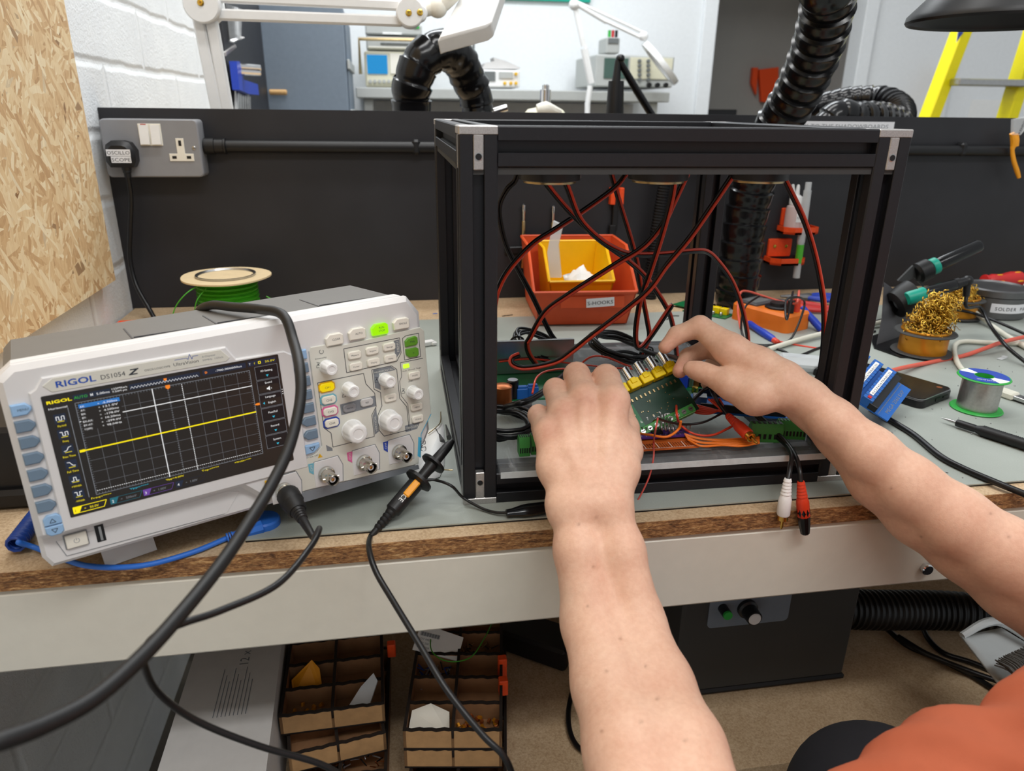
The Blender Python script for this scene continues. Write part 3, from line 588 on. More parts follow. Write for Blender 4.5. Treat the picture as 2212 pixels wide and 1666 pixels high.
# raised rim round the screen, sloping inwards
def ring(b,outer,inner,w0,w1):
    n=len(outer); v=[(p[0],p[1],w0) for p in outer]+[(p[0],p[1],w1) for p in inner]
    b.add(v,[(i,(i+1)%n,n+(i+1)%n,n+i) for i in range(n)],None,False)
O=[(-8,-11),(166,-11),(166,84),(160,88),(124,88.6),(118,99),(1,99),(-4,92),(-8,90)]
I=[(-3,-5),(158,-5),(158,84),(154,87.2),(124,87.2),(118,87.2),(1,87.2),(-1,87.0),(-3,86)]
bz.prism(O,0,2.0,1.0)
o=bz.build('front_panel',sc_)
b=sm('scope_panel'); b.prism([(0.5,93.3),(5,88.2),(117,88.2),(119.5,90.5),(114,97.5),(7,97.5)],2.0,2.5,.2); 
b.use('ink_blue').text('RIGOL',8,90.6,6.0,2.56,width=23.2,bold=.35)
b.use('ink').text('DS1054',34.5,90.8,4.6,2.56,width=15.0).text('Z',51.3,90.4,5.6,2.56,width=5.2,bold=.5,shear=.25).text('OSCILLOSCOPE',61.7,91.3,1.9,2.56,width=16.8).text('UltraVision',80.8,91.2,3.3,2.56,width=17)
b.use('ink_grey').text('4 Channel',100.5,93.9,1.8,2.56,width=9).text('50MHz  1GSa/s',100.5,91.3,1.8,2.56,width=14.5)
b.use('ink_blue').pline([(82,95.6),(90,95.6),(91,94.4),(92.4,98.2),(93.6,94.2),(94.4,96.2),(98,96.2)],.35,2.56); b.build('name_plate',sc_)
# screen
s=sm('screen_black'); s.prism(chrect(-2,-1.5,155,86.5,.6),2.0,2.3)
Z=2.4
def sc(m): s.use(m); return s
sc('px_grid')
gx0,gx1,gy0,gy1=16.2,132,10.6,78.0
for i in range(1,12): s.line((gx0+(gx1-gx0)*i/12,gy0),(gx0+(gx1-gx0)*i/12,gy1),.28,Z)
for i in range(1,8): s.line((gx0,gy0+(gy1-gy0)*i/8),(gx1,gy0+(gy1-gy0)*i/8),.28,Z)
sc('px_grey'); s.pline([(gx0,gy0),(gx1,gy0),(gx1,gy1),(gx0,gy1)],.35,Z,True)
for i in range(61): 
    x=gx0+(gx1-gx0)*i/60; s.line((x,gy1-1.2),(x,gy1),.22,Z); s.line((x,gy0),(x,gy0+1.2),.22,Z)
for i in range(41):
    y=gy0+(gy1-gy0)*i/40; s.line((gx0,y),(gx0+1.2,y),.22,Z); s.line((gx1-1.2,y),(gx1,y),.22,Z); s.line((73.4,y),(74.6,y),.25,Z)
sc('px_white'); s.line((64,gy0-.4),(64,gy1),.5,Z+.05); s.line((43,65.5),(gx1,65.9),.55,Z+.05); s.line((gx0,64.6),(18,64.6),.5,Z)
for i in range(48): y=gy0+(gy1-gy0)*i/48; s.line((83.6,y),(83.6,y+.8),.5,Z+.05)
for i in range(80): x=17+114*i/80; s.line((x,13.4),(x+.8,13.4),.4,Z+.05)
sc('px_yellow').line((13,44.0),(gx1,45.0),.95,Z+.08); s.poly([(12.4,43.2,Z+.1),(15.4,43.2,Z+.1),(16.6,44.1,Z+.1),(15.4,45,Z+.1),(12.4,45,Z+.1)])
sc('px_orange'); s.poly([(72.8,78.6,Z+.1),(75.8,78.6,Z+.1),(75.8,76.6,Z+.1),(74.3,75.4,Z+.1),(72.8,76.6,Z+.1)]); s.poly([(72.6,83.8,Z+.1),(74.6,83.8,Z+.1),(74.6,82.6,Z+.1),(73.6,81.8,Z+.1),(72.6,82.6,Z+.1)]); s.poly([(131.6,50.6,Z+.1),(133.4,49.8,Z+.1),(135.6,49.8,Z+.1),(135.6,51.6,Z+.1),(133.4,51.6,Z+.1)])
# top row
sc('px_yellow').text('RIGOL',0.4,80.4,2.9,Z,width=14.4,bold=.25)
sc('px_navy').poly([(15.8,79.9,Z),(24.9,79.9,Z),(24.9,83.6,Z),(15.8,83.6,Z)]); s.poly([(25.6,79.9,Z),(38.4,79.9,Z),(38.4,83.8,Z),(25.6,83.8,Z)]); s.poly([(50,80,Z),(97,80.4,Z),(97,84.2,Z),(50,83.9,Z)]); s.poly([(99,80.6,Z),(130,80.6,Z),(130,84.6,Z),(99,84.6,Z)]); s.poly([(131.5,80.8,Z),(152.6,80.8,Z),(152.6,84.9,Z),(131.5,84.9,Z)])
sc('px_green').text('AUTO',16.4,80.8,2.5,Z+.05,width=8)
sc('px_white').text('H',26.2,80.9,2.3,Z+.05,bold=.2).text('5.00ms',29.8,80.9,2.2,Z+.05,width=8).text('125MSa/s',39.4,82.4,1.7,Z+.05,width=9.6).text('7.50M pts',39.4,80.4,1.7,Z+.05,width=9.2).text('-700.000000us',108,81.8,2.0,Z+.05,width=19).text('T',132.3,81.9,2.2,Z+.05)
sc('px_orange').text('D',100.6,81.7,2.2,Z+.05,bold=.2); sc('px_yellow').text('25.0V',144.4,82,2.0,Z+.05,width=7.4).text('f',136.2,81.9,2.2,Z+.05).pline([(139.4,82),(141,82),(141,83.6),(139.4,83.6)],.5,Z+.05,True)
sc('px_white'); s.pline([(50.8+i*1.02,80.7+(i%2)*1.5) for i in range(45)],.22,Z+.05)
# cursor read-out
sc('screen_black').poly([(17.4,57.6,Z+.12),(43,57.6,Z+.12),(43,76.8,Z+.12),(17.4,76.8,Z+.12)]); sc('px_blue').poly([(17.8,73.8,Z+.15),(42.8,73.8,Z+.15),(42.8,76.6,Z+.15),(17.8,76.6,Z+.15)])
sc('px_white')
for i,(a,c) in enumerate((('AX:','-5.700ms'),('AY:','121.0V'),('BX:','4.500ms'),('BY:','-178.0V'),('BX-AX:','10.20ms'),('BY-AY:','-299.0V'),('1/|dX|:','98.04Hz'))):
    y=74.2-i*2.68; s.text(a,18.4,y,1.9,Z+.2).text('=',29.2,y,1.9,Z+.2).text(c,32,y,1.95,Z+.2,width=9.2)
# left measure list
sc('px_white').text('Horizontal',0.7,76.4,1.9,Z,width=10.8)
wav=([(0,0),(0,2),(1,2),(1,0),(2,0),(2,2),(3,2),(3,0)],[(0,2),(1,2),(1,0),(2,0),(2,2),(3,2),(3,0)],[(0,0),(1,.2),(2,2),(3,2.2)],[(0,2.2),(1,2),(2,.2),(3,0)],[(0,0),(1,0),(1,2),(2,2),(2,0),(3,0)],[(0,2),(1,2),(1,0),(2,0),(2,2),(3,2)])
for i,n in enumerate(('Period','Freq','Rise Time','Fall Time','+Width','-Width')):
    y=69.4-i*11.05; sc('px_navy').poly([(2.4,y-3,Z),(9.4,y-3,Z),(9.4,y+3.4,Z),(2.4,y+3.4,Z)]); sc('px_white').pline([(3.6+p[0]*1.55,y-1+p[1]*1.3) for p in wav[i]],.4,Z+.05); s.use('px_yellow').line((4,y-1.9),(8,y-1.9),.35,Z+.05).text(n,5.9,y-5.6,1.9,Z,align='c')
sc('px_grey').line((11.6,10),(11.6,76),.4,Z)
# soft menu
for i,n in enumerate(('IO Setting','Sound','Language','Pass/Fail','Record','System')):
    y=79.6-i*11.2; sc('px_panel').poly([(136,y-10.4,Z),(153,y-10.4,Z),(153,y,Z),(136,y,Z)]); sc('px_grey').pline([(136,y-10.4),(153,y-10.4),(153,y),(136,y)],.25,Z+.03,True)
    sc('px_white').text(n,144.5,y-(4.6 if i in (0,3,4,5) else 3.0),2.2,Z+.05,align='c')
    if i in (1,2): sc('screen_black').poly([(137,y-9.6,Z+.05),(152,y-9.6,Z+.05),(152,y-4.2,Z+.05),(137,y-4.2,Z+.05)])
    if i in (0,3,4,5): sc('px_cyan').poly([(143.4,y-7.2,Z+.05),(145.6,y-7.2,Z+.05),(144.5,y-8.8,Z+.05)])
    if i==1: sc('px_white').poly([(142.6,y-7.6,Z+.1),(143.6,y-7.6,Z+.1),(145,y-8.8,Z+.1),(145,y-5.2,Z+.1),(143.6,y-6.4,Z+.1),(142.6,y-6.4,Z+.1)]).text('x',145.6,y-7.6,2,Z+.1)
    if i==2: sc('px_white').text('English',145,y-7.8,2.2,Z+.1,align='c'); sc('px_cyan').poly([(139.4,y-8,Z+.1),(139.4,y-5.8,Z+.1),(138,y-6.9,Z+.1)])
sc('px_white')
for i in range(3): s.ball((154.1,58.4-i*1.8,Z),.35,6,4)
# bottom row
for x,n,v,c,vc in ((0.6,'1','50.0V','px_yellow','px_yellow'),(23.5,'2','500mV','px_teal','px_grey'),(45,'3','1.00V','px_purple','px_grey'),(67,'4','1.00V','px_navy','px_grey')):
    y=.7; sc(c).poly([(x,y,Z+.03),(x+3.4,y,Z+.03),(x+5.6,y+4.6,Z+.03),(x,y+4.6,Z+.03)]); s.pline([(x,y),(x+18.6,y),(x+20.8,y+4.6),(x,y+4.6)],.45 if x<1 else .25,Z,True)
    sc('px_white' if x>1 else 'screen_black').text(n,x+1,y+1,2.8,Z+.06); sc(vc).text('=',x+6.6,y+1.4,2.2,Z+.06).text(v,x+10,y+1.3,2.4,Z+.06)
for x,n,c in ((12.6,'Freq=****','px_yellow'),(37,'Vpp=****','px_cyan'),(61,'Vpp=4.00V','px_yellow'),(86,'Top=****','px_yellow'),(110,'+Width=****','px_yellow')): sc(c).text(n,x,8.0,1.8,Z,width=12.5)
s.build('screen',sc_,0)
# keys
def key(name,poly,m,w0,w1,text=None,ch=.7,ts=2.0,tm='ink',label=None,tx=None):
    b=sm(m); b.prism(poly,w0,w1,ch); 
    if text:
        cx=sum(p[0] for p in poly)/len(poly); cy=sum(p[1] for p in poly)/len(poly); ww=max(p[0] for p in poly)-min(p[0] for p in poly)
        b.use(tm)
        for i,l in enumerate(text.split('\n')):
            n=len(text.split('\n')); b.text(l,cx if tx is None else tx,cy-ts*.36+((n-1)/2-i)*ts*1.15,ts,w1+.05,align='c')
    o=b.build(name,sc_); 
    if label: o['label']=label
    return o
def pent(u,v,w,hh,left=False):
    p=[(u-w/2,v-hh/2),(u+w/2-3,v-hh/2),(u+w/2,v-hh/2+3),(u+w/2,v+hh/2-3),(u+w/2-3,v+hh/2),(u-w/2,v+hh/2)]
    return [(2*u-x,y) for x,y in p][::-1] if left else p
for i,v in enumerate((80.2,68.9,57.6,46.1,34.4,22.8,11.2)):
    key('menu_key' if i==0 else 'function_key',pent(-14,v,11.5,8.0),'sky_button' if i==0 else 'slate_button',0,2.6,'MENU' if i==0 else None,ts=2.3)
key('page_key',[(-18,-3.6),(-7,-3.6),(-7,1.4),(-9.5,4),(-15.5,4),(-18,1.4)],'sky_button',0,2.2); key('page_key',[(-15.5,-11.4),(-9.5,-11.4),(-7,-9),(-7,-4.2),(-18,-4.2),(-18,-9)],'sky_button',0,2.2)
b=sm('ink'); b.pline([(-14.4,-1.6),(-12.6,1.2),(-10.8,-1.6)],.4,2.3,True); b.build('key_arrow',sc_); b=sm('ink'); b.pline([(-14.4,-6.4),(-12.6,-9.2),(-10.8,-6.4)],.4,2.3,True); b.build('key_arrow',sc_); b=sm('ink'); b.pline([(168.6,5.6),(173.2,5.6),(170.9,2.4)],.4,3.1,True); b.build('key_arrow',sc_)
for i,v in enumerate((82.6,71.6,60.6,49.4,38.4,27.2,15.8)): key('soft_key',pent(171.5,v,11.5,7.6,True),'sky_button' if i==0 else 'slate_button',0,2.8)
key('page_key',[(165.5,.2),(172,.2),(177.4,4.2),(177.4,7.6),(165.5,7.6)],'sky_button',0,2.8)
# right-hand control panel
b=sm('scope_panel'); PW=1.4
b.prism([(163,-30.5),(264,-35.6),(270,-8),(281.2,8),(281.6,84),(278,87.5),(213,84.4),(197,84.4),(193.5,87),(181.5,87),(179.5,84),(179.5,4),(174,-1),(158,-6),(150,-20),(152,-31)],0,PW,.4)
b.use('ink'); L=PW+.05
b.pline([(208,81),(258,81.6),(258,68.4),(253.4,62),(208,60.8)],.55,L,True); b.pline([(260.6,80.6),(264,82.4),(276,82.6),(276,61.8),(260.6,61.6)],.55,L,True)
b.pline([(256.4,60),(278,60)],.55,L); b.pline([(183,57.4),(222.4,57.4),(223.4,48),(230.2,38.4),(230.2,26.6),(225.4,20),(225.4,.6),(188.4,.6),(188.4,13),(183,19)],.55,L,True)
b.pline([(230,59),(248,59),(252.4,55),(252.4,29),(258.2,20),(258.2,-1.4),(234.4,-1.4),(230.4,5),(230.4,18),(235.4,26),(235.4,38),(230,42)],.55,L,True)
b.pline([(256.4,60),(256.4,48),(254,44),(254,31),(259.4,22),(259.4,-2.2)],.45,L)
b.use('ink_cyan').pline([(281,8),(269.4,-8),(266.4,-30)],.7,L); b.poly([(266.4,-30,L),(269.6,-12,L),(266.4,-10,L),(263.8,-28,L)])
b.use('ink_grey'); b.poly([(252.4,80,L-.02),(257.4,80.4,L-.02),(257.4,69,L-.02),(252.4,64,L-.02)]); b.poly([(231,58.4,L-.02),(236,58.4,L-.02),(236,40,L-.02),(231,43,L-.02)]); b.poly([(231,58.6,L-.02),(247.6,58.6,L-.02),(251.6,54.6,L-.02),(231,54.6,L-.02)]); b.poly([(226,19,L-.02),(230,26,L-.02),(230,4,L-.02),(226,2,L-.02)]); b.poly([(254.6,3.2,L-.02),(270,3.8,L-.02),(266,-2.4,L-.02),(254.6,-3,L-.02)]); b.poly([(199,35.4,L-.02),(230,36.4,L-.02),(230,27,L-.02),(199,26,L-.02)]); b.poly([(182.8,4,L-.02),(187.8,0,L-.02),(187.8,-2.6,L-.02),(183,-1.6,L-.02)])
b.use('scope_panel').text('HORIZONTAL',232,55.4,2.2,L+.05,width=17).text('TRIGGER',255.4,-.6,2.8,L+.05,width=12)
MV=T(228.8,4.6,L+.05)@RZ(PI/2); b.text('VERTICAL',0,0,2.2,0,width=14,M=MV); b.text('MENU',0,0,2.6,0,width=9,M=T(256.4,70,L+.05)@RZ(PI/2))
b.use('ink').text('Intensity',183.6,76.4,1.8,L,width=9.5).text('Auto  Normal  Single',257.4,51.6,1.6,L,width=18).text('LEVEL',262,41.4,1.8,L).text('POSITION',239,39.6,1.5,L,width=9).text('SCALE',240,-.6,1.6,L).text('All inputs 1M  15pF 300V RMS  CAT I',151,-3.5,1.6,L,width=25)
for u,v in ((185.4,69.6),(206,.0),(203.4,41),(233.2,47.4),(256.4,32.6),(199.6,8)): b.pline([(u-1.6,v),(u+1.4,v),(u+1,v+2),(u-1.2,v+2)],.35,L,True); b.line((u-1,v+4.6),(u+1.6,v+3.4),.4,L); b.line((u,v+2),(u,v+3.4),.8,L)
b.pline([(189.4+1.7*math.cos(a),82.0+1.7*math.sin(a)) for a in [2.0+i*.42 for i in range(13)]],.4,L)
b.use('ink_yellow').poly([(174.6,-5.6,L),(178.8,-5.6,L),(176.7,-1.9,L)]); b.use('ink').text('!',176.2,-5.2,2.6,L+.05)
b.use('ink_grey').poly([(160,-31.2,L),(263.6,-36,L),(264.4,-40.4,L),(150,-40.2,L),(146,-37,L)])
b.build('control_panel',sc_,20)
for n,u,v,m in (('CLEAR',201.1,90.2,'cream_plastic'),('AUTO',220.7,91.6,'cream_plastic'),('RUN\nSTOP',240.8,92,'run_green'),('SINGLE',260.5,93.6,'cream_plastic')):
    o=key('control_key',[(u-7,v-4.6),(u+6,v-4.6),(u+7.2,v-3.4),(u+7.2,v+3.2),(u+5,v+4.8),(u-4,v+4.8),(u-7.6,v+1.6)],m,0,3.6,n,ts=2.3)
    if 'RUN' in n: o['label']='lit green key'
for n,u,v in (('Measure',216.2,74.6),('Acquire',231.9,75.4),('Storage',247.2,76),('Cursor',216.2,64.9),('Display',231.9,65.5),('Utility',247.2,66),('MODE',267.9,46.9),('MENU',243.6,31.7),('MENU',267.1,18.2),('FORCE',267.1,7)):
    key('control_key',chrect(u-5.6,v-3.3,u+5.6,v+3.3,1.3),'cream_plastic',PW,3.6,n,ts=1.9)
for n,u,v in (('MATH',206.4,31),('REF',222,32.4)): key('control_key',chrect(u-5.6,v-3.4,u+5.6,v+3.4,1.6),'grey_plastic' if n=='MATH' else 'carton',PW,3.2,n,ts=2.0)
key('help_key',[(262,73),(272,73),(274,74.6),(274,79.4),(272,81),(265,80.4),(262,78)],'green_button',PW,3.4,'Help',ts=2.4); key('help_key',[(262,66),(265,63.2),(272,62.8),(274,64.4),(274,69.6),(272,71),(262,71)],'green_button',PW,3.4,'=',ts=2.6)
for n,v,m in (('CH1',52.6,'ch_yellow'),('CH2',41.8,'ink_teal'),('CH3',31.9,'ink_pink'),('CH4',21.9,'ink_navy')):
    u=189.8; b=sm('ink_yellow' if n=='CH1' else m); b.prism(chrect(u-7,v-4.4,u+7,v+4.4,2.2),PW,PW+.6); b.use('ch_yellow' if n=='CH1' else 'cream_plastic').prism(chrect(u-5.8,v-3.3,u+5.8,v+3.3,1.6),PW,3.6,.6); b.use('ink').text(n,u,v-1,2.6,3.66,align='c'); b.build('channel_key',sc_)
b=sm('led_green'); b.prism(rrect(258.6,54.4,264.2,58,.6),PW,PW+.8,.3); b.build('status_light',sc_)
def knob(u,v,r,hh):
    b=sm('white_plastic'); b.lathe([(r*1.03,0),(r*1.05,.9),(r*.98,1.2),(r*.93,hh-1.6),(r*.86,hh-.5),(r*.76,hh),(r*.5,hh-.1),(r*.44,hh-.7),(.01,hh-.7)],48,T(u,v,PW),flute=lambda i,k:1 if (k%8>1 or i<2 or i>4) else .945); b.build('knob',sc_,40)
for u,v,r,hh in ((191.8,69.2,5.6,13),(207.6,47.3,5.8,13),(240.4,48.6,5.6,13),(264.8,32.4,5.5,13),(206.6,11.2,9.2,14),(239.6,12.6,9,14)): knob(u,v,r,hh)
# input sockets
for i,(u,v,m,n) in enumerate(((146,-23.6,'ink_yellow','CH1'),(182,-19.6,'ink_teal','CH2'),(215.6,-18.4,'ink_pink','CH3'),(248.6,-17.6,'ink_navy','CH4'))):
    b=sm('scope_white'); b.prism([(u-12.4,v-11),(u+11,v-11.6),(u+12.6,v+3),(u+9.4,v+11.6),(u-11,v+11.2),(u-12.4,v+4)],PW,PW+.5,.3); b.use('ink_grey').pline([(u-12.6,v+4),(u-11.2,v+11.5),(u+9.6,v+11.9),(u+12.9,v+3),(u+11.3,v-11.8)],.6,PW+.1); b.use(m).prism([(u-16,v+4),(u-12.6,v+1),(u-12.2,v+5),(u-11.2,v+11),(u-16,v+11)],PW,PW+.3); b.use('scope_panel').text(n,0,0,2.6,0,M=T(u-13,v+4.4,PW+.4)@RZ(PI/2),width=5.5); p=b.build('input_socket',sc_)
    b=sm('nickel'); b.lathe([(6.8,0),(6.8,3),(5.6,3.6),(5.2,6),(4.8,9),(5.0,10),(4.8,11),(4.9,18),(4.3,19),(4.0,17),(4.0,10)],28,T(u-2.4,v-1.2,PW),cap=False); b.cyl((u+2.6,v-1.2,12.5),(u+4.4,v-1.2,12.5),1,10); b.cyl((u-7.2,v-1.2,12.5),(u-9,v-1.2,12.5),1,10); b.use('white_plastic').lathe([(2.6,8),(2.6,15.5),(1.2,15.6)],16,T(u-2.4,v-1.2,PW)); b.use('gold').lathe([(1.2,9),(1.2,16.4),(.5,16.5),(.4,14)],12,T(u-2.4,v-1.2,PW)); b.build('connector',p)
# power key, usb port, feet and compensation contacts
b=sm('scope_white'); b.prism([(-14,-20),(-10,-33),(100,-35),(112,-20),(104,-17)],-9,-8.6,.2); b.use('ink_grey').pline([(-14,-20),(-10,-33),(98,-35)],.4,-8.5); b.build('lower_panel',sc_)
b=sm('grey_plastic'); b.prism(rrect(-9.6,-28.4,5.4,-17,.6),-8.6,-8.2); b.use('cream_plastic').prism(rrect(-8.6,-27.6,4.8,-17.6,.6),-8.6,-6.2,.5); b.use('ink_grey').pline([(-1.9+1.7*math.sin(a),-22.6+1.7*math.cos(a)) for a in [.5+i*.44 for i in range(13)]],.3,-6.1).line((-1.9,-22.4),(-1.9,-20.4),.3,-6.1); b.build('power_key',sc_)
b=sm('black_plastic'); b.prism(rrect(10.2,-29.4,16,-16.4,.4),-8.6,-8.4); b.use('steel').prism(rrect(12.6,-28.2,14.2,-17.4,.1),-8.4,-7.6); b.build('usb_port',sc_)
for v in (-16,-22): b=sm('steel'); b.tube([(268.6,v-1.6,0),(268.6,v-1.6,3),(271.4,v-1.6,3.4),(271.4,v+1.6,3.4),(268.6,v+1.6,3),(268.6,v+1.6,0)],.4,6,2); b.build('probe_contact',sc_)
Pf=[Vector((-.2285,-.0045,0)),Vector((-.197,.0155,0)),Vector((-.2005,.0215,0)),Vector((-.232,.0015,0))]
b=MB().use('white_plastic'); q=[p+Vector((0,0,.0003)) for p in Pf]; d=Vector((-.010,.016,.026)); b.add(q+[p+d for p in q],[(3,2,1,0),(4,5,6,7),(0,1,5,4),(1,2,6,5),(2,3,7,6),(3,0,4,7)]); b.build('foot',sc_)
a0=PZ(767,1052,.0035); a1=PZ(851,1027,.0035); b=MB().use('dark_grey_plastic'); n=Vector((-(a1-a0).y,(a1-a0).x,0)).normalized()*.006; q=[a0,a1,a1+n,a0+n]; d=Vector((-.012,.022,.024)); b.add(q+[p+d for p in q],[(3,2,1,0),(4,5,6,7),(0,1,5,4),(1,2,6,5),(2,3,7,6),(3,0,4,7)]); b.build('foot',sc_)
for u in (10,245):
    p=SM@Vector((u,-36,-112)); b=MB().use('black_rubber').cyl((p.x,p.y,.0036),(p.x,p.y,p.z+.002),.008,14); b.build('rubber_foot',sc_)
# probe lead plugged into the first socket
def W3(u,v,w): return SM@Vector((u,v,w))
pt=thing('probe_lead','black probe lead plugged into the leftmost input socket and trailing to the bottom edge','cable',W3(143.6,-24.8,3))
M=SM@T(143.6,-24.8,PW+10)@RZ(0)@RX(.28)
b=MB().use('black_rubber'); b.M=M; b.lathe([(8.6,0),(9.2,1),(9.2,12),(8.6,13),(8.2,13.5),(7.6,22),(6.4,24)],36,flute=lambda i,k:1 if (i in (0,4,5,6) or k%2) else .95); b.build('collar',pt,50)
b=MB().use('black_plastic'); b.M=M
pr=[(5.8,24)]
for i in range(4): pr+=[(5.6-i*.35,25+i*2.6),(5.2-i*.35,26.4+i*2.6),(4.5-i*.35,26.8+i*2.6)]
pr+=[(3.6,37),(2.6,56),(2.0,58)]; b.lathe(pr,20); b.build('strain_relief',pt)
e=M@Vector((0,0,57))
MB().use('black_wire').tube([M@Vector((0,0,50)),e,PD(690,1142,.50),PD(672,1180,.47),PD(600,1262,.43),PD(480,1318,.40),PD(400,1345,.385),PD(345,1368,.375),PD(316,1398,.385),PD(312,1440,.40),PD(345,1500,.42),PD(430,1560,.44),PD(560,1612,.46),PD(690,1650,.48),PD(760,1690,.49)],.0021,10,10).build('lead',pt,60)
# ---------------------------------------------------------------- things on the tool board
def solid(name,mb,label,cat,group=None,base=None,smooth=35,kind=None): return tag(mb.build(name,None,smooth,base),label,cat,group,kind)
def part(mb,name,t,smooth=35): return mb.build(name,t,smooth)
BM=frame((0,YB,0),(1,0,0),(0,0,1))      # board frame: x right, y up, z towards the room
def bm(m): 
    b=MB().use(m); b.M=BM; return b
sx0,sx1,sz0,sz1=-.4416,-.2958,.2257,.3140; dz=.0388
t=thing('wall_socket','grey metal double power socket at the left end of the tool board','socket',(-.37,YB,sz0))
part(bm('grey_plastic').prism(rrect(sx0,sz0,sx1,sz1,.006),.0004,dz-.0066,.001),'back_box',t)
part(bm('grey_plastic').prism(rrect(sx0,sz0,sx1,sz1,.007),dz-.0066,dz,.0018),'face_plate',t)
def on_plate(px,py): p=PY(px,py,YB-dz); return p.x,p.z
x,y=on_plate(325,291); part(bm('cream_plastic').prism(rrect(x-.017,y-.0165,x+.017,y+.0165,.001),dz-.002,dz+.0012,.0004),'switch_frame',t)
for s in (-1,1):
    b=bm('white_plastic'); xx=x+s*.0084; b.add([(xx-.0068,y-.0145,dz+.0012),(xx+.0068,y-.0145,dz+.0012),(xx+.0068,y+.0145,dz+.0012),(xx-.0068,y+.0145,dz+.0012),(xx-.0068,y-.0145,dz+.006),(xx+.0068,y-.0145,dz+.006),(xx+.0068,y+.0145,dz+.0022),(xx-.0068,y+.0145,dz+.0022)],[(3,2,1,0),(4,5,6,7),(0,1,5,4),(1,2,6,5),(2,3,7,6),(3,0,4,7)])
    if s<0: b.use('red_plastic').box((xx,y+.0155,dz+.0018),(.008,.0012,.0006))
    part(b,'rocker_switch',t)
x,y=on_plate(391,325); b=bm('cream_plastic'); b.prism([(x-.0185,y-.0165),(x+.0185,y-.0165),(x+.0185,y-.005),(x+.006,y-.005),(x+.006,y+.0185),(x-.006,y+.0185),(x-.006,y-.005),(x-.0185,y-.005)],dz-.002,dz+.0012,.0004); b.use('black_plastic')
b.box((x,y+.011,dz+.0013),(.0042,.0082,.0006))
for s in (-1,1): b.box((x+s*.011,y-.0106,dz+.0013),(.0066,.0042,.0006))
part(b,'outlet',t)
x,y=on_plate(419,320); b=bm('steel'); b.lathe([(.0032,-.002),(.0032,.0004),(.002,.001)],14,T(x,y,dz)); b.use('black_plastic').box((x,y,dz+.001),(.004,.0007,.0003)); part(b,'screw',t)
# plug with label and cord
x,y=on_plate(268,333); c=Vector((x,YB-dz,y)); t=thing('mains_plug','black mains plug pushed into the left outlet of the wall socket, reading oscilloscope','plug',(x,YB-dz,y))
b=bm('black_plastic'); b.prism([(x-.017,y-.019),(x+.017,y-.019),(x+.022,y-.010),(x+.023,y+.006),(x+.016,y+.018),(x+.006,y+.021),(x-.010,y+.021),(x-.019,y+.015),(x-.022,y+.002),(x-.022,y-.010)],dz+.001,dz+.026,.007); part(b,'body',t)
b=bm('label_tape'); b.box((x+.0002,y+.0035,dz+.0262),(.035,.0098,.0005)); b.box((x+.0028,y-.0068,dz+.0262),(.029,.0098,.0005)); b.use('ink').text('OSCILLO',x+.0002,y+.0008,.0075,dz+.0266,align='c',width=.033).text('SCOPE',x+.0028,y-.0096,.0075,dz+.0266,align='c',width=.027); part(b,'name_label',t)
b=bm('black_plastic'); b.lathe([(.0075,0),(.007,.006),(.0062,.007),(.0065,.010),(.0055,.011),(.005,.018)],14,T(x+.004,y-.017,dz+.012)@RX(PI/2)); part(b,'cord_grip',t)
MB().use('black_wire').tube([BM@Vector((x+.004,y-.033,dz+.012)),PY(283,430,.765),PY(281,500,.768),PY(281,560,.765),PY(294,615,.755),PY(318,660,.735),PY(350,712,.70),PZ(390,745,.02)],.0036,10,8).build('cord',t,60)
# conduit rail
t=thing('conduit','black round conduit running along the top of the tool board from the socket','conduit',(.5,YB,.272)); zc=.2725
MB().use('black_plastic').cyl((sx1+.002,YB-.0105,zc),(1.9,YB-.0105,zc-.004),.0100,18).build('pipe',t); MB().use('black_plastic').lathe([(.0112,0),(.0132,.001),(.0132,.016),(.0118,.017),(.0118,.030),(.0128,.031),(.0128,.034),(.0105,.0345)],12,T(sx1+.001,YB-.0105-.0033,zc)@RY(PI/2)).build('coupling',t)
for xx in (.05,.62,1.1): MB().use('black_plastic').box((xx,YB-.0106,zc),(.014,.021,.025),.004).build('saddle_clip',t)
b=bm('label_tape'); p0,p1=PY(1932,264,YB),PY(1640,262,YB); b.box(((p0.x+p1.x)/2,.3125,.0008),(p0.x-p1.x,.0165,.001)); b.use('ink_grey').text('ITEMS BACK TO THE SHADOWBOARDS',p0.x-.012,.3085,.0105,.0014,align='r',width=.235); solid('notice_strip',b,'white printed notice strip about shadowboards stuck near the board top','sign')
# snips on the rail at the right
t=thing('snips','orange handled snips with a clear guard hooked over the conduit at the right','snips',(1.20,.79,.22)); yq=.780
b=MB().use('clear_film'); b.prism([(p.x,p.z) for p in (PY(2183,292,yq),PY(2184,258,yq),PY(2212,252,yq),PY(2225,262,yq),PY(2200,292,yq))][::-1],0,.006,.001,frame((0,yq,0),(1,0,0),(0,0,1))); b.use('ink').text('KENNY',0,0,.008,.007,M=frame((0,yq,0),(1,0,0),(0,0,1))@T(PY(2198,290,yq).x,PY(2198,290,yq).z,0)@RZ(1.35)); part(b,'guard',t)
for pts in (((2186,288),(2190,300),(2190,312),(2187,325),(2190,348),(2197,370),(2201,384)),((2195,290),(2194,304),(2193,316))): MB().use('screwdriver_yellow').tube([PY(a,c,yq) for a,c in pts],[.0045,.0065,.006,.0035,.0042,.0045,.0035][:len(pts)],10,5).build('handle',t)
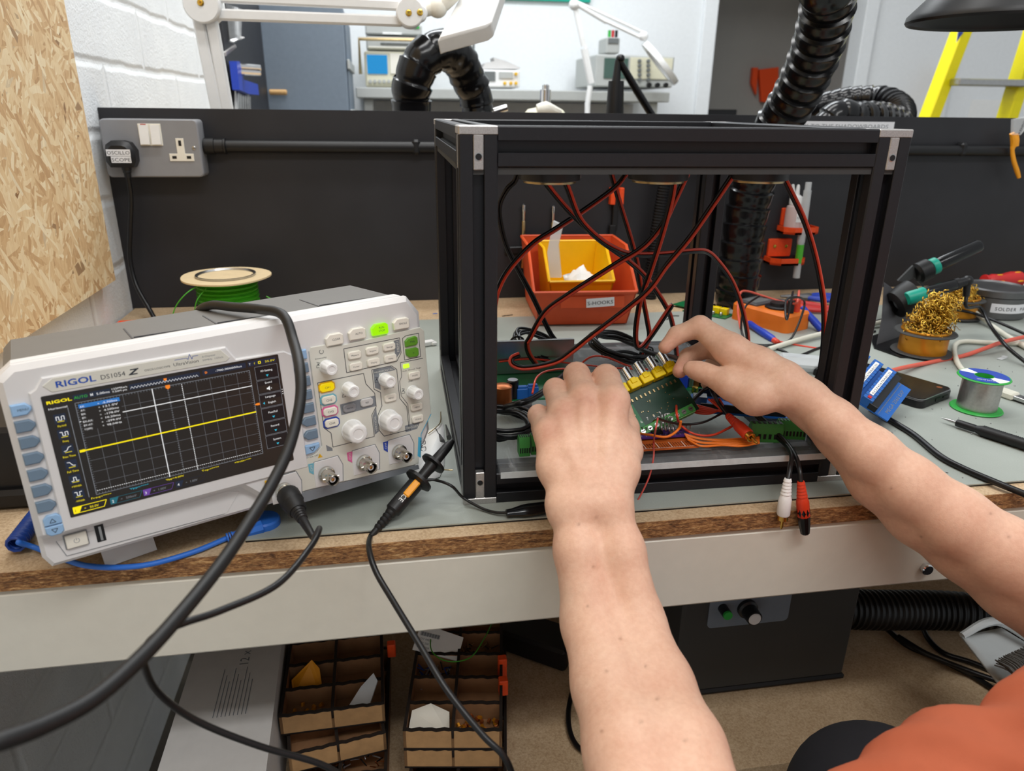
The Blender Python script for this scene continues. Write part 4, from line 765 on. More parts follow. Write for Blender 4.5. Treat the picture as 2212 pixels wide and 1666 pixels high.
# corrugated conduit
def resample(pts,step,k=16):
    P=catmull(pts,k); out=[P[0]]; acc=0
    for a,b in zip(P,P[1:]):
        d=(b-a).length; pos=0
        while acc+d-pos>=step:
            pos+=step-acc; acc=0; out.append(a.lerp(b,min(1,pos/d)))
        acc+=d-pos
    return out
def ribbed(mb,pts,r,pitch,prof,n=24,cap=True):
    m=len(prof); P=resample(pts,pitch/m); 
    return mb.tube(P,[(r(i/(len(P)-1)) if callable(r) else r)*prof[i%m] for i in range(len(P))],n,1,cap)
solid('corrugated_pipe',ribbed(MB().use('black_plastic'),[PY(1440,372,.775),PY(1432,420,.775),PY(1418,500,.775),PY(1408,580,.775),PY(1403,662,.772)],.0125,.0052,[1,1,.86,.86],18),'thin black corrugated pipe descending the board behind the orange bin','pipe',smooth=20)
# picks in a black clip
for i,(x0,z0,z1,lab) in enumerate(((.2405,.175,.058,'slim steel pick held upright in the black clip beside the bin'),(.2955,.172,.085,'slim steel pick standing on the board behind the yellow bin'))):
    t=thing('steel_pick',lab,'pick',(x0,YB-.006,z0)); yy=YB-.0065
    MB().use('chrome').lathe([(.0004,0),(.0030,.002),(.0034,.012),(.0028,.016),(.0026,.030)],12,T(x0,yy,z0)@RX(PI)).build('tip',t); MB().use('tan_metal').lathe([(.0026,.030),(.0034,.032),(.0034,.058),(.0026,.060),(.0020,.066),(.0024,.084),(.0032,.088)],12,T(x0,yy,z0)@RX(PI)).build('shaft',t); MB().use('copper').lathe([(.003,.088),(.003,.108),(.0038,.112),(.0038,.1165)],12,T(x0,yy,z0)@RX(PI)).build('tail',t)
    b=bm('black_plastic'); b.box((x0-.014,.091,.004),(.040,.014,.007),.002); b.box((x0,.091,.009),(.012,.013,.006),.001); b.use('brass').lathe([(.003,0),(.003,.001),(.001,.0014)],12,T(x0-.029,.091,.0075)); solid('tool_clip',b,('black clip screwed to the board left of the orange bin','black clip hidden low behind the orange bin')[i],'clip')
b=bm('orange_print'); x0=.405
for s in (0,.016): b.box((x0+s,.188,.008),(.009,.030,.014),.001)
b.box((x0+.008,.188,.002),(.025,.030,.003)); solid('tool_holder',b,'small orange forked holder on the board under the middle of the frame roof','holder')
b=bm('black_plastic'); b.box((.413,.160,.0040),(.010,.070,.009),.001); b.box((.409,.120,.006),(.012,.030,.008),.001); solid('black_tool',b,'slim black tool hanging in the small forked orange holder','tool')
# orange brackets with bottle and tube
def bracket(a,lab,w=.060):
    x,z=a; t=thing('bracket',lab,'bracket',(x,YB,z)); b=bm('orange_print'); b.prism(chrect(x,z+.012,x+.048,z+.046,.002),.0004,.006,.0006); part(b,'back_plate',t)
    b=bm('orange_print'); b.M=frame((0,YB,z),(1,0,0),(0,-1,0)); P=[(x-.004,.0004),(x+w,.0004),(x+w,.030),(x+w-.012,.040),(x+.012,.040),(x-.004,.026)]
    b.prism(P,0,-.004); 
    for p,q in zip(P[1:],P[2:]+[P[0]]):
        if abs(p[1]-q[1])+abs(p[0]-q[0])<.001: continue
        if p[1]<.002 and q[1]<.002: continue
        d=Vector((q[0]-p[0],q[1]-p[1])); n=Vector((-d.y,d.x)).normalized()*.003; b.prism([(p[0],p[1]),(q[0],q[1]),(q[0]+n.x,q[1]+n.y),(p[0]+n.x,p[1]+n.y)],0,-.013)
    part(b,'tray',t)
    for s in (.012,.036): part(bm('brass').lathe([(.0032,0),(.0032,.0014),(.001,.0018)],12,T(x+s,z+.032,.006)),'screw',t)
    return t
bracket((.748,.117),'orange printed bracket on the board holding the flux bottle',.066); bracket((.729,.058),'empty orange printed bracket on the board below the flux bottle',.066)
x=PY(1719,440,YB-.02).x; z=.1212; t=thing('flux_bottle','small translucent bottle with a spout cap standing in the upper orange bracket','bottle',(x,YB-.019,z)); M=T(x,YB-.020,z+.001)
b=MB().use('flux_pink'); b.M=M; b.lathe([(.014,0),(.0165,.002),(.0165,.040),(.015,.046),(.010,.050)],24); part(b,'body',t)
b=MB().use('white_plastic'); b.M=M; b.lathe([(.0105,.048),(.0125,.050),(.0125,.060),(.011,.064),(.0045,.068),(.003,.084),(.0016,.086)],20); b.lathe([(.004,0),(.0028,.018),(.0015,.019)],12,T(-.008,0,.068)@RY(-.2)); b.tube([(-.010,0,.068),(.008,-.004,.062),(.017,-.008,.058)],.0012,6,4); part(b,'cap',t)
b=MB().use('paper'); b.M=M; b.lathe([(.01675,.018),(.01675,.034)],24,cap=False,a0=0) if 0 else b.box((.004,-.0168,.026),(.017,.0006,.016)); b.use('ink_grey').text('FLUX',.004,0,.006,0,align='c',M=T(0,-.0174,.024)@RX(PI/2)); part(b,'label',t)
t=thing('pipette','clear upright dropper tube with a green band hanging right of the flux bottle','tube',(.808,YB-.03,.024)); a=PY(1747,394,YB-.034); c=PY(1720,600,YB-.034); d=(c-a)
b=MB().use('milky'); b.cyl(a,a+d*.08,.0058,16); b.cyl(a+d*.08,a+d*.62,.0072,16); b.cyl(a+d*.62,c,.0066,16); part(b,'body',t); part(MB().use('lime_liquid').cyl(a+d*.64,a+d*.84,.0068,16),'green_band',t)
# ---------------------------------------------------------------- fume hoses
HP=[.925,.95,.97,.985,.995,1.0,1.005,1.01,1.015,1.03,1.05,.92]
def hose(lab,pts,r,pitch=.030,m='black_gloss'): return solid('fume_hose',ribbed(MB().use(m),pts,r,pitch,HP,36,True),lab,'hose',smooth=50)
hose('glossy black fume hose rising from the bench behind the frame to the top edge',[Vector((PY(1597,600,.70).x-.004,.70,.0036)),PY(1597,600,.70),PY(1606,510,.70),PY(1620,430,.70),PY(1645,340,.685),PY(1680,270,.665),PY(1720,205,.63),PY(1755,130,.585),PY(1780,50,.54),PY(1795,-30,.50),PY(1803,-90,.47),Vector((.62,.43,.80)),Vector((.66,.43,1.20))],lambda f:.0365)
hose('black fume hose arching up and back down behind the tool board',[Vector((PY(893,300,.99).x,.99,.002)),Vector((PY(893,300,.99).x,.99,.10)),PY(889,230,.98),PY(892,180,.97),PY(912,130,.97),PY(955,108,.99),PY(992,130,1.03),PY(1012,175,1.06),PY(1030,225,1.08),Vector((PY(1052,300,1.1).x,1.1,.12)),Vector((PY(1056,300,1.1).x,1.1,.002))],lambda f:.0415-.012*f,.032)
hose('black fume hose doubled back behind the tool board, left of the ladder',[PY(1660,330,1.25),PY(1730,248,1.25),PY(1800,222,1.24),PY(1860,214,1.22),PY(1912,216,1.18),PY(1944,236,1.10),PY(1940,262,1.0),PY(1900,254,.94),PY(1850,254,.92),PY(1790,265,.92),Vector((PY(1720,300,.93).x,.93,.16)),Vector((PY(1700,300,.93).x,.94,.002))],.030,.024)
c=PD(2168,26,.92); t=thing('extraction_hood','wide black conical extraction hood hanging in at the top right corner','hood',c)
MB().use('black_plastic').lathe([(.106,-.010),(.109,-.013),(.111,-.010),(.110,-.004),(.058,.052),(.055,.10),(.050,.10),(.053,.050),(.104,-.004),(.106,-.010)],48,T(c.x,c.y,c.z),cap=False).build('cone',t); MB().use('black_gloss').cyl((c.x,c.y,c.z+.095),(c.x,c.y,c.z+.35),.054,28).build('duct',t)
# ---------------------------------------------------------------- bins
def bin_(name,lab,c,w,d,hb,hf,m,label=None,rz=0,flare=.10):
    """open-fronted stacking bin: x width, y depth from the front, hb back height, hf front lip height"""
    t=thing(name,lab,'bin',c); F=Matrix.Translation(Vector(c))@RZ(rz); th=.0022; k=w*flare
    def wall(a,b_,c_,d_,n): 
        n=Vector(n)*th; q=[Vector(p) for p in (a,b_,c_,d_)]; b.add(q+[p+n for p in q],[(0,1,2,3),(7,6,5,4),(0,4,5,1),(1,5,6,2),(2,6,7,3),(3,7,4,0)],None,False)
    b=MB().use(m); b.M=F; x0,x1=-w/2+k*.6,w/2-k*.6; X0,X1=-w/2,w/2
    b.box((0,d/2,th/2+.003),(x1-x0,d,th)); b.box((0,d*.5,.002),(x1-x0-.006,d-.01,.0035))
    yl=d*.42
    wall((x0,0,.002),(x1,0,.002),(X1,-.012,hf),(X0,-.012,hf),(0,1,0)); wall((x0,d,.002),(x1,d,.002),(X1,d,hb),(X0,d,hb),(0,-1,0))
    for xa,xb,s in ((x0,X0,1),(x1,X1,-1)):
        b.add([Vector(p) for p in ((xa,0,.002),(xa,d,.002),(xb,d,hb),(xb,yl,hb),(xb,-.012,hf))]+[Vector(p)+Vector((s*th,0,0)) for p in ((xa,0,.002),(xa,d,.002),(xb,d,hb),(xb,yl,hb),(xb,-.012,hf))],[(0,1,2,3,4),(9,8,7,6,5),(0,5,6,1),(1,6,7,2),(2,7,8,3),(3,8,9,4),(4,9,5,0)],None,False)
        b.tube([(xb,d,hb),(xb,yl,hb),(xb,-.012,hf)],.0026,6,1); 
    b.tube([(X0,d,hb),(X1,d,hb)],.0028,6,1); b.tube([(X0,-.012,hf),(X1,-.012,hf)],.003,6,1)
    part(b,'shell',t)
    if label:
        b=MB().use(m); b.M=F; b.box((.012,-.0115,hf*.72),(w*.62,.003,hf*.34),.0008); part(b,'label_holder',t)
        b=MB().use('label_tape'); b.M=F@T(.024,-.0138,hf*.72)@RX(PI/2)@RZ(.06); b.box((0,0,.0003),(.046,.0145,.0005)); b.use('ink').text(label,0,-.0032,.0085,.0008,align='c',width=.042); part(b,'name_label',t)
    return t
bc=Vector((.306,.600,.0028)); bin_('parts_bin','orange open fronted parts bin labelled for hooks, holding a yellow bin',bc,.168,.175,.118,.058,'orange_bin','S-HOOKS',rz=-.06)
yc=Vector((.306,.628,.026)); bin_('small_bin','small yellow bin tilted inside the orange bin with plastic bags in it',yc,.108,.120,.090,.046,'yellow_bin',rz=-.04)
b=MB().use('paper'); rnd=random.Random(4); c=Vector((.316,.662,.060))
g=8; V=[]
for i in range(g):
    for j in range(g): V.append((c.x+(i/(g-1)-.5)*.055,c.y+(j/(g-1)-.5)*.05,c.z+.026*math.exp(-((i-3.5)**2+(j-4)**2)/9)+rnd.uniform(-.005,.006)))
b.add(V,[(i*g+j,(i+1)*g+j,(i+1)*g+j+1,i*g+j+1) for i in range(g-1) for j in range(g-1)]); o=solid('plastic_bag',b,'crumpled white plastic bag lying in the yellow bin','bag',smooth=25); s_=o.modifiers.new('thickness','SOLIDIFY'); s_.thickness=.0008
b=MB().use('milky'); pts=[PY(p[0],p[1],.66) for p in ((1188,600),(1182,545),(1195,478),(1216,488),(1206,530),(1212,600))]; n=len(pts); b.add([p for p in pts]+[p+Vector((.004,.012,0)) for p in pts],[tuple(range(n)),tuple(range(2*n-1,n-1,-1))]+[(i,(i+1)%n,n+(i+1)%n,n+i) for i in range(n)],None,False); solid('clear_sleeve',b,'tall clear plastic sleeve standing up from the left of the yellow bin','sleeve')
# ---------------------------------------------------------------- green wire spool and cable over the oscilloscope
sp=Vector((-.258,.66,.0008)); t=thing('wire_spool','spool of green wire with a cardboard top flange behind the oscilloscope','spool',sp)
def disc(r,w): 
    return [(r+w*math.sin(3*a)+w*.6*math.sin(5*a+1),a) for a in [2*PI*i/40 for i in range(40)]]
for z in (0,.083): 
    b=MB().use('cardboard_flange'); b.M=T(sp.x,sp.y,sp.z+z); b.prism([(r*math.cos(a),r*math.sin(a)) for r,a in disc(.067,.0012)],0,.0024); part(b,'flange',t)
b=MB().use('green_wire'); b.M=T(sp.x,sp.y,sp.z); pr=[]
for i in range(44):
    z=.0026+i*.00182; pr+=[(.0445+.0012*math.sin(i*1.7),z),(.0458+.0012*math.sin(i*1.7),z+.0009)]
b.lathe(pr,36); part(b,'wire_winding',t,60)
b=MB().use('steel'); b.M=T(sp.x,sp.y,sp.z); b.lathe([(.044,.0852),(.045,.0885),(.043,.0888),(.041,.0862),(.040,.060),(.002,.058)],36,cap=False); part(b,'core',t)
MB().use('green_wire').tube([PY(440,612,.62),PY(405,632,.60),PY(380,662,.59),PY(368,700,.58)],.0009,6,8).build('loose_end',t,60); MB().use('green_wire').tube([PY(446,622,.615),PY(425,650,.60),PY(418,690,.60)],.0009,6,8).build('loose_end',t,60); MB().use('green_wire').tube([PY(575,640,.63),PY(590,650,.63),PY(588,668,.64)],.0009,6,8).build('loose_end',t,60)
cable('thick_cable','thick black cable draped over the oscilloscope and hanging to the lower left corner',[Vector((-.20,.26,.03)),SM@Vector((118,70,-152)),SM@Vector((126,104,-134)),SM@Vector((132,115.3,-104)),SM@Vector((142,117.5,-62)),SM@Vector((152,119.5,-18)),SM@Vector((161,117,10)),PD(634,738,.535),PD(648,800,.51),PD(648,870,.495),PD(625,965,.475),PD(588,1045,.455),PD(540,1125,.43),PD(480,1215,.402),PD(400,1315,.368),PD(310,1415,.335),PD(205,1508,.305),PD(100,1565,.285),PD(0,1602,.27),PD(-90,1625,.262)],.00385,'black_rubber',n=12,k=10)
# ---------------------------------------------------------------- second probe with ground lead
a=PZ(975,955,.012); a=PY(978,952,.075); c=PY(800,1160,.012); d=(c-a); L=d.length; M=Matrix.Translation(a)@d.to_track_quat('Z','Y').to_matrix().to_4x4()
t=thing('scope_probe','black scope probe with an orange switch resting against the frame, cable hanging down','probe',c)
def pb(m,prof,name,n=20,**k): 
    b=MB().use(m); b.M=M; b.lathe([(r,z*L) for r,z in prof],n,**k); return part(b,name,t)
pb('black_plastic',[(.0022,0),(.0042,.06),(.0048,.20),(.0046,.24)],'tip_cover'); pb('black_plastic',[(.0046,.235),(.0115,.24),(.0118,.262),(.0060,.268),(.0050,.33),(.0046,.42)],'barrel'); pb('black_plastic',[(.0050,.415),(.0128,.42),(.0130,.445),(.0100,.455),(.0072,.47)],'collar'); pb('black_plastic',[(.0070,.465),(.0072,.48),(.0070,.74),(.0050,.76)],'body')
pr=[(.0052,.755)]
for i in range(5): pr+=[(.0050-i*.0003,.77+i*.034),(.0046-i*.0003,.785+i*.034),(.0040-i*.0003,.79+i*.034)]
pb('black_rubber',pr+[(.0028,.96),(.0022,1.0)],'strain_relief')
v=(Vector(CAM)-(a+d*.56)); v=(v-d.normalized()*v.dot(d.normalized())).normalized(); b=MB().use('screwdriver_yellow'); b.M=frame(a+d*.535+v*.0068,d,v.cross(d)); b.box((0,0,.0006),(.017,.0062,.0028),.001); part(b,'range_switch',t)
b=MB().use('paper'); b.M=frame(a+d*.66+v*.0072,d,v.cross(d)); b.text('CE',-.006,-.0026,.006,.0004); b.text('60MHz',-.016,-.0016,.0030,.0004); part(b,'printed_marks',t)
MB().use('black_wire').tube([c-d*.03,c,PD(797,1185,.555),PD(812,1235,.53),PD(850,1300,.515),PD(905,1390,.50),PD(965,1490,.485),PD(1040,1585,.475),PD(1085,1630,.472),PD(1105,1670,.475),PD(1115,1720,.48)],.0023,10,9).build('lead',t,60)
gl=[a+d*.44,PY(938,1037,.05),PY(975,1050,.04),PZ(1000,1075,.012),PZ(1040,1098,.006),PZ(1070,1107,.006),PZ(1096,1108,.0075)]; MB().use('black_wire').tube(gl,.0013,8,8).build('ground_lead',t,60)
t=thing('crocodile_clip','black crocodile clip of the ground lead lying at the foot of the frame','clip',PZ(1140,1100,.003)); e0=PZ(1094,1109,.0075); e1=PZ(1186,1096,.0075); dd=e1-e0
M2=Matrix.Translation(e0)@dd.to_track_quat('Z','Y').to_matrix().to_4x4(); b=MB().use('black_gloss'); b.M=M2@Matrix.Diagonal((1.15,.8,1,1)); LL=dd.length; b.lathe([(.0035,0),(.0040,LL*.15),(.0060,LL*.38),(.0064,LL*.55),(.0060,LL*.92),(.0045,LL*.94)],14); part(b,'sleeve',t); b=MB().use('steel'); b.M=M2; b.box((0,.001,LL*.95),(.006,.002,.008)); part(b,'jaw',t)
# ---------------------------------------------------------------- blue wrist strap lead
t=thing('wrist_strap','blue coiled wrist strap lead with a round snap running under the oscilloscope','strap',PZ(590,1135,.002))
h0=PZ(32,1178,.0105); h1=PZ(80,1115,.0105); ax=(h1-h0); nn=26; pts=[]
xd=ax.normalized(); yd=Vector((0,0,1)); zd=xd.cross(yd)
for i in range(nn*10): a_=2*PI*i/10; pts.append(h0+ax*(i/(nn*10)*1.5)+(yd*math.sin(a_)+zd*math.cos(a_))*.0062)
MB().use('strap_navy').tube(pts,.0015,6,1).build('coil',t,60)
MB().use('strap_blue').tube([pts[0],PZ(40,1172,.014),PZ(75,1183,.006),PZ(130,1205,.003),PZ(185,1222,.003),PZ(255,1226,.003),PZ(330,1218,.003),PZ(420,1192,.003),PZ(492,1162,.0035)],.0022,8,8).build('lead',t,60)
b=MB().use('strap_blue'); e0=PZ(490,1163,.004); e1=PZ(566,1138,.006); 
for i in range(3): p=e0.lerp(e1,i*.07); b.cyl(p,e0.lerp(e1,i*.07+.04),.0042,10)
b.tube([e0.lerp(e1,.18),e0.lerp(e1,.5),e1],[.0036,.0045,.006],8,3); q=PZ(572,1134,.002); b.lathe([(.0125,0),(.0130,.001),(.0130,.007),(.0118,.0085),(.002,.009)],28,T(q.x,q.y,.0005)); part(b,'snap',t)
b=MB().use('black_plastic'); p=PZ(18,1090,.0); b.box((p.x-.012,p.y+.05,.038),(.075,.11,.074),.004); b.box((p.x-.012,p.y+.012,.010),(.082,.05,.018),.004); solid('black_case',b,'black plastic case against the wall, left of the oscilloscope','case')
# strand board against the wall
p=PX(250,605,-.432); b=MB().use('strand_board'); zb_=p.z; yb2=p.y; b.box((-.4425,(yb2-1.1)/2,zb_+.7),(.0208,yb2+1.1,1.4)); solid('strand_board_panel',b,'large panel of oriented strand board mounted on the left wall','panel')
# ---------------------------------------------------------------- right side of the bench
P1,P2=PZ(1575,691),PZ(1682,722); MM=frame(P1+Vector((0,0,.0028)),P2-P1,Vector((-(P2-P1).y,(P2-P1).x,0))); L=(P2-P1).length+.012
t=thing('multimeter','orange handheld multimeter lying face up behind the frame, leads plugged in','multimeter',P1)
def lm(m,M): 
    b=MB().use(m); b.M=M; return b
part(lm('orange_rubber',MM).prism(rrect(0,0,L,.066,.010),0,.030,.004),'holster',t)
b=lm('dark_grey_plastic',MM); b.prism(rrect(.006,.006,L*.42,.060,.004),.030,.0335,.001); b.use('device_dark').box((L*.22,.033,.0337),(L*.26,.040,.0006)); part(b,'display',t)
b=lm('black_plastic',MM); b.lathe([(.021,.030),(.021,.0325),(.018,.034),(.014,.034),(.013,.039),(.003,.0395)],28,T(L*.62,.032,0)); part(b,'dial',t)
for yy in (.020,.036): b=lm('black_plastic' if yy<.03 else 'bright_red_wire',MM); b.cyl((L*.90,yy,.028),(L*.90,yy,.050),.0058,14); part(b,'lead_plug',t)
j=MM@Vector((L*.9,.020,.052)); k_=MM@Vector((L*.9,.036,.052))
cable('test_lead','black multimeter lead looping over the orange meter',[j,j+Vector((0,0,.012)),PZ(1700,690,.06),PZ(1698,650,.075),PZ(1722,642,.075),PZ(1738,655,.055),PZ(1725,700,.03),PZ(1705,735,.008),PZ(1670,745,.004),PZ(1620,742,.004),PZ(1603,720,.01),PZ(1602,690,.03),PZ(1612,660,.05),PZ(1640,640,.05)],.0017,'black_wire','cable')
cable('test_lead','red multimeter lead curving back over the meter display',[k_,k_+Vector((0,0,.012)),PZ(1720,655,.055),PY(1690,652,.60),PY(1650,640,.615),PY(1612,629,.615),PY(1598,636,.60),PY(1594,672,.575),PZ(1600,710,.012)],.0019,'salmon_wire','cable')
for lab,a,c,tail in (('blue and red test probe lying in front of the multimeter',PZ(1617,698,.010),PZ(1672,735,.006),[PZ(1672,735,.006),PZ(1700,742,.004),PZ(1760,752,.003),PZ(1800,757,.003)]),('blue test probe leaning beside the right end of the multimeter',PZ(1732,664,.035),PZ(1776,714,.006),None)):
    a,c=Vector(a),Vector(c); d=c-a; M=Matrix.Translation(a)@d.to_track_quat('Z','Y').to_matrix().to_4x4(); LL=d.length
    t=thing('test_probe',lab,'probe',c); b=lm('blue_plastic',M); b.lathe([(.0040,0),(.0055,LL*.05),(.0052,LL*.3),(.0062,LL*.6),(.0060,LL*.92),(.0045,LL)],14); part(b,'handle',t)
    b=lm('bright_red_wire',M); b.lathe([(.0038,-.012),(.0042,0)],12); b.lathe([(.0046,LL),(.0046,LL+.010),(.002,LL+.012)],12); part(b,'guard',t)
    if tail: MB().use('bright_red_wire').tube(tail,.0016,7,6).build('lead',t,60)
q=PZ(1558,690); t=thing('jack_board','green board with five yellow jacks lying on the mat beside the multimeter','circuit board',(q.x,q.y,.003)); M=T(q.x-.012,q.y+.03,.003)@RZ(-.85)
part(lm('pcb_green',M).box((0,0,.001),(.080,.036,.0016)),'board',t)
for i in range(5):
    b=lm('rca_yellow',M); x=-.028+i*.0140; b.box((x,.006,.0075),(.0125,.011,.011),.0006); o=part(b,'jack',t)
    b=lm('chrome',M); b.lathe([(.0043,0),(.0043,.012),(.003,.0125)],16,T(x,.0115,.0085)@RX(-PI/2)); b.build('barrel',o); part(lm('steel',M).box((x,-.008,.005),(.004,.006,.007),.001),'contact',t)
q=PZ(1440,676); b=MB().use('pcb_green'); b.M=T(q.x+.06,q.y+.04,.0032)@RZ(.6); b.box((0,0,.001),(.055,.04,.0016)); b.use('black_plastic').box((.01,0,.004),(.012,.010,.004)); solid('circuit_board',b,'small green circuit board behind the right rear post of the frame','circuit board')
def pliers(lab,a,c,m,z=.010):
    t=thing('pliers',lab,'pliers',a); a,c=Vector(a),Vector(c); d=(c-a).normalized(); s=d.cross(Vector((0,0,1)))
    for k in (-1,1): MB().use(m).tube([a+s*k*.004,a.lerp(c,.3)+s*k*.014,a.lerp(c,.7)+s*k*.013,c+s*k*.008],[.005,.0065,.0065,.005],10,6,flat=(1,.8)).build('handle',t)
    b=MB().use('dark_steel'); b.tube([a+d*.006,a,a-d*.02,a-d*.05],[.007,.008,.006,.002],8,3); part(b,'jaws',t)
pliers('red handled pliers lying behind the multimeter',PZ(1690,655,.012),PZ(1790,668,.010),'red_plastic'); pliers('blue handled pliers at the foot of the tool board, beyond the red pliers',PZ(1745,642,.010),PZ(1830,645,.010),'blue_plastic')
cable('audio_lead','thin black cable curving on the mat right of the wrist',[PZ(1650,748,.004),PZ(1690,758,.004),PZ(1720,770,.004),PZ(1770,752,.004),PZ(1830,735,.004),PZ(1890,716,.004)],.0022,'black_wire')
q=PZ(1735,800,.003); b=MB().use('milky'); b.M=T(q.x,q.y,.0035)@RZ(-.45); b.box((0,0,.010),(.075,.032,.020),.008); solid('component_pouch',b,'cloudy plastic pouch behind the right wrist','pouch')
# white and coloured cables on the right
cable('white_cable','thick white cable sagging from the wrist past the brass wool to the right edge',[PZ(1660,755,.006),PZ(1740,730,.009),PZ(1820,712,.010),PZ(1900,697,.010),PZ(1950,678,.022),PZ(1995,654,.034),PZ(2035,643,.038),PZ(2078,652,.032),PZ(2115,682,.014),PZ(2160,716,.007),PZ(2200,741,.007),PZ(2260,775,.007)],.0040,'white_wire',n=10)
t=thing('usb_cable','white cable ending in a metal USB plug behind the solder reel','cable',PZ(2150,838,.003))
MB().use('white_wire').tube([PZ(2260,744,.007),PZ(2190,742,.007),PZ(2130,740,.007),PZ(2080,738,.007),PZ(2062,750,.007),PZ(2068,783,.007),PZ(2095,815,.007),PZ(2125,832,.007),PZ(2152,840,.008)],.0035,10,8).build('lead',t,60)
a,c=PZ(2150,842,.0075),PZ(2205,861,.0075); M=frame(a,c-a,(0,1,0)); b=lm('white_wire',M); b.box((.012,0,0),(.030,.016,.009),.002); part(b,'plug_body',t); b=lm('steel',M); b.box((.036,0,0),(.019,.012,.0048),.0005); b.use('black_plastic').box((.038,.0028,.0026),(.003,.003,.0004)).box((.038,-.0028,.0026),(.003,.003,.0004)); part(b,'metal_shell',t)
cable('salmon_cable','salmon red cable curving from the phone to the right edge',[PZ(1915,805,.014),PZ(1950,795,.010),PZ(2010,783,.005),PZ(2080,769,.005),PZ(2130,752,.012),PZ(2170,738,.0155),PZ(2250,720,.017)],.0032,'salmon_wire')
cable('black_cable','thin black cable running behind the brass wool to the right edge',[PZ(1880,697,.006),PZ(1950,680,.02),PZ(2000,670,.03),PZ(2045,668,.028),PZ(2100,676,.020),PZ(2160,698,.016),PZ(2250,738,.005)],.0024,'black_wire')
cable('black_cable','black cable slanting along the front right of the mat beside the forearm',[PZ(1880,882,.006),PZ(1930,912,.006),PZ(1975,940,.006),PZ(2030,985,.006),PZ(2080,1012,.006),PZ(2150,1042,.006),PZ(2230,1075,.004),PZ(2300,1110,-.002)],.0034,'black_wire')
# soldering iron stand
t=thing('iron_stand','dark sheet metal soldering iron stand with a black funnel holder','iron stand',PZ(1930,760,.003))
a,c=PZ(1880,745,.003),PZ(2025,768,.003); b=MB().use('black_gloss'); p=[PZ(1878,728,.004),PZ(1888,752,.004),PZ(1945,772,.004),PZ(2010,775,.004),PZ(2034,766,.004),PZ(2030,752,.004),PZ(1960,735,.004),PZ(1920,715,.004)]; b.prism([(v.x,v.y) for v in p],.0028,.0050); part(b,'base',t)
b=MB().use('dark_grey_plastic'); p=[PY(1893,752,.43),PY(1985,706,.50),PY(1970,655,.52),PY(1910,612,.50),PY(1905,690,.46)]; n=Vector((.002,.004,.001)); b.add(p+[v+n for v in p],[(0,1,2,3,4),(9,8,7,6,5)]+[(i,(i+1)%5,5+(i+1)%5,5+i) for i in range(5)],None,False); part(b,'sloped_plate',t)
b=MB().use('smoke_black'); p=[PY(1940,607,.49),PY(1973,574,.50),PY(1992,600,.50),PY(1998,625,.50),PY(1975,600,.50),PY(1955,612,.49)]; n=Vector((.002,.006,0)); b.add(p+[v+n for v in p],[(0,1,2,3,4,5),(11,10,9,8,7,6)]+[(i,(i+1)%6,6+(i+1)%6,6+i) for i in range(6)],None,False); part(b,'bracket',t)
a,c=PY(1930,662,.475),PY(1985,632,.475); d=(c-a); M=Matrix.Translation(a)@d.to_track_quat('Z','Y').to_matrix().to_4x4(); b=lm('black_rubber',M); b.lathe([(.010,0),(.022,.004),(.026,.020),(.027,.034),(.024,.034),(.021,.020),(.008,.006)],28,cap=False); part(b,'funnel',t)
t=thing('soldering_iron','black soldering iron handle with a teal collar pointing up right from the stand','soldering iron',PY(1985,583,.5)); a,c=PY(1978,593,.50),PY(2117,530,.50); d=c-a; LL=d.length; M=Matrix.Translation(a)@d.to_track_quat('Z','Y').to_matrix().to_4x4()
part(lm('black_rubber',M).lathe([(.012,0),(.0165,.004),(.0165,.022),(.012,.026)],24),'nozzle',t); part(lm('teal_plastic',M).lathe([(.0125,.026),(.0132,.027),(.0132,.036),(.0115,.037)],24),'collar',t); part(lm('black_gloss',M).lathe([(.0095,.036),(.0105,.045),(.0102,LL-.004),(.0085,LL)],20),'handle',t)
t=thing('soldering_iron','teal and black soldering handle resting in the stand with a cable at its right end','soldering iron',PY(1990,640,.455)); a,c=PY(1958,646,.455),PY(2090,607,.455); d=c-a; LL=d.length; M=Matrix.Translation(a)@d.to_track_quat('Z','Y').to_matrix().to_4x4()
part(lm('teal_plastic',M).lathe([(.009,0),(.0105,.003),(.011,LL*.28),(.0085,LL*.29)],18),'grip',t); b=lm('black_gloss',M); b.lathe([(.0092,LL*.28),(.0098,LL*.32),(.0090,LL*.78),(.0080,LL*.80)],18); part(b,'barrel',t); b=lm('black_plastic',M); b.lathe([(.0088,LL*.79),(.0088,LL*.86),(.0072,LL*.87),(.0072,LL)],16); e=c; b.M=Matrix(); b.ball(e,.0085,12,8); b.cyl(e,e+Vector((.002,-.002,-.024)),.0062,14,.0045); part(b,'angle_plug',t); s0=e+Vector((.002,-.002,-.020)); MB().use('black_wire').tube([s0,s0+Vector((.002,-.004,-.02)),PZ(2118,665,.046),PZ(2140,705,.028),PZ(2172,746,.024),PZ(2212,780,.010),PZ(2260,815,.006)],.0028,8,8).build('lead',t,60)
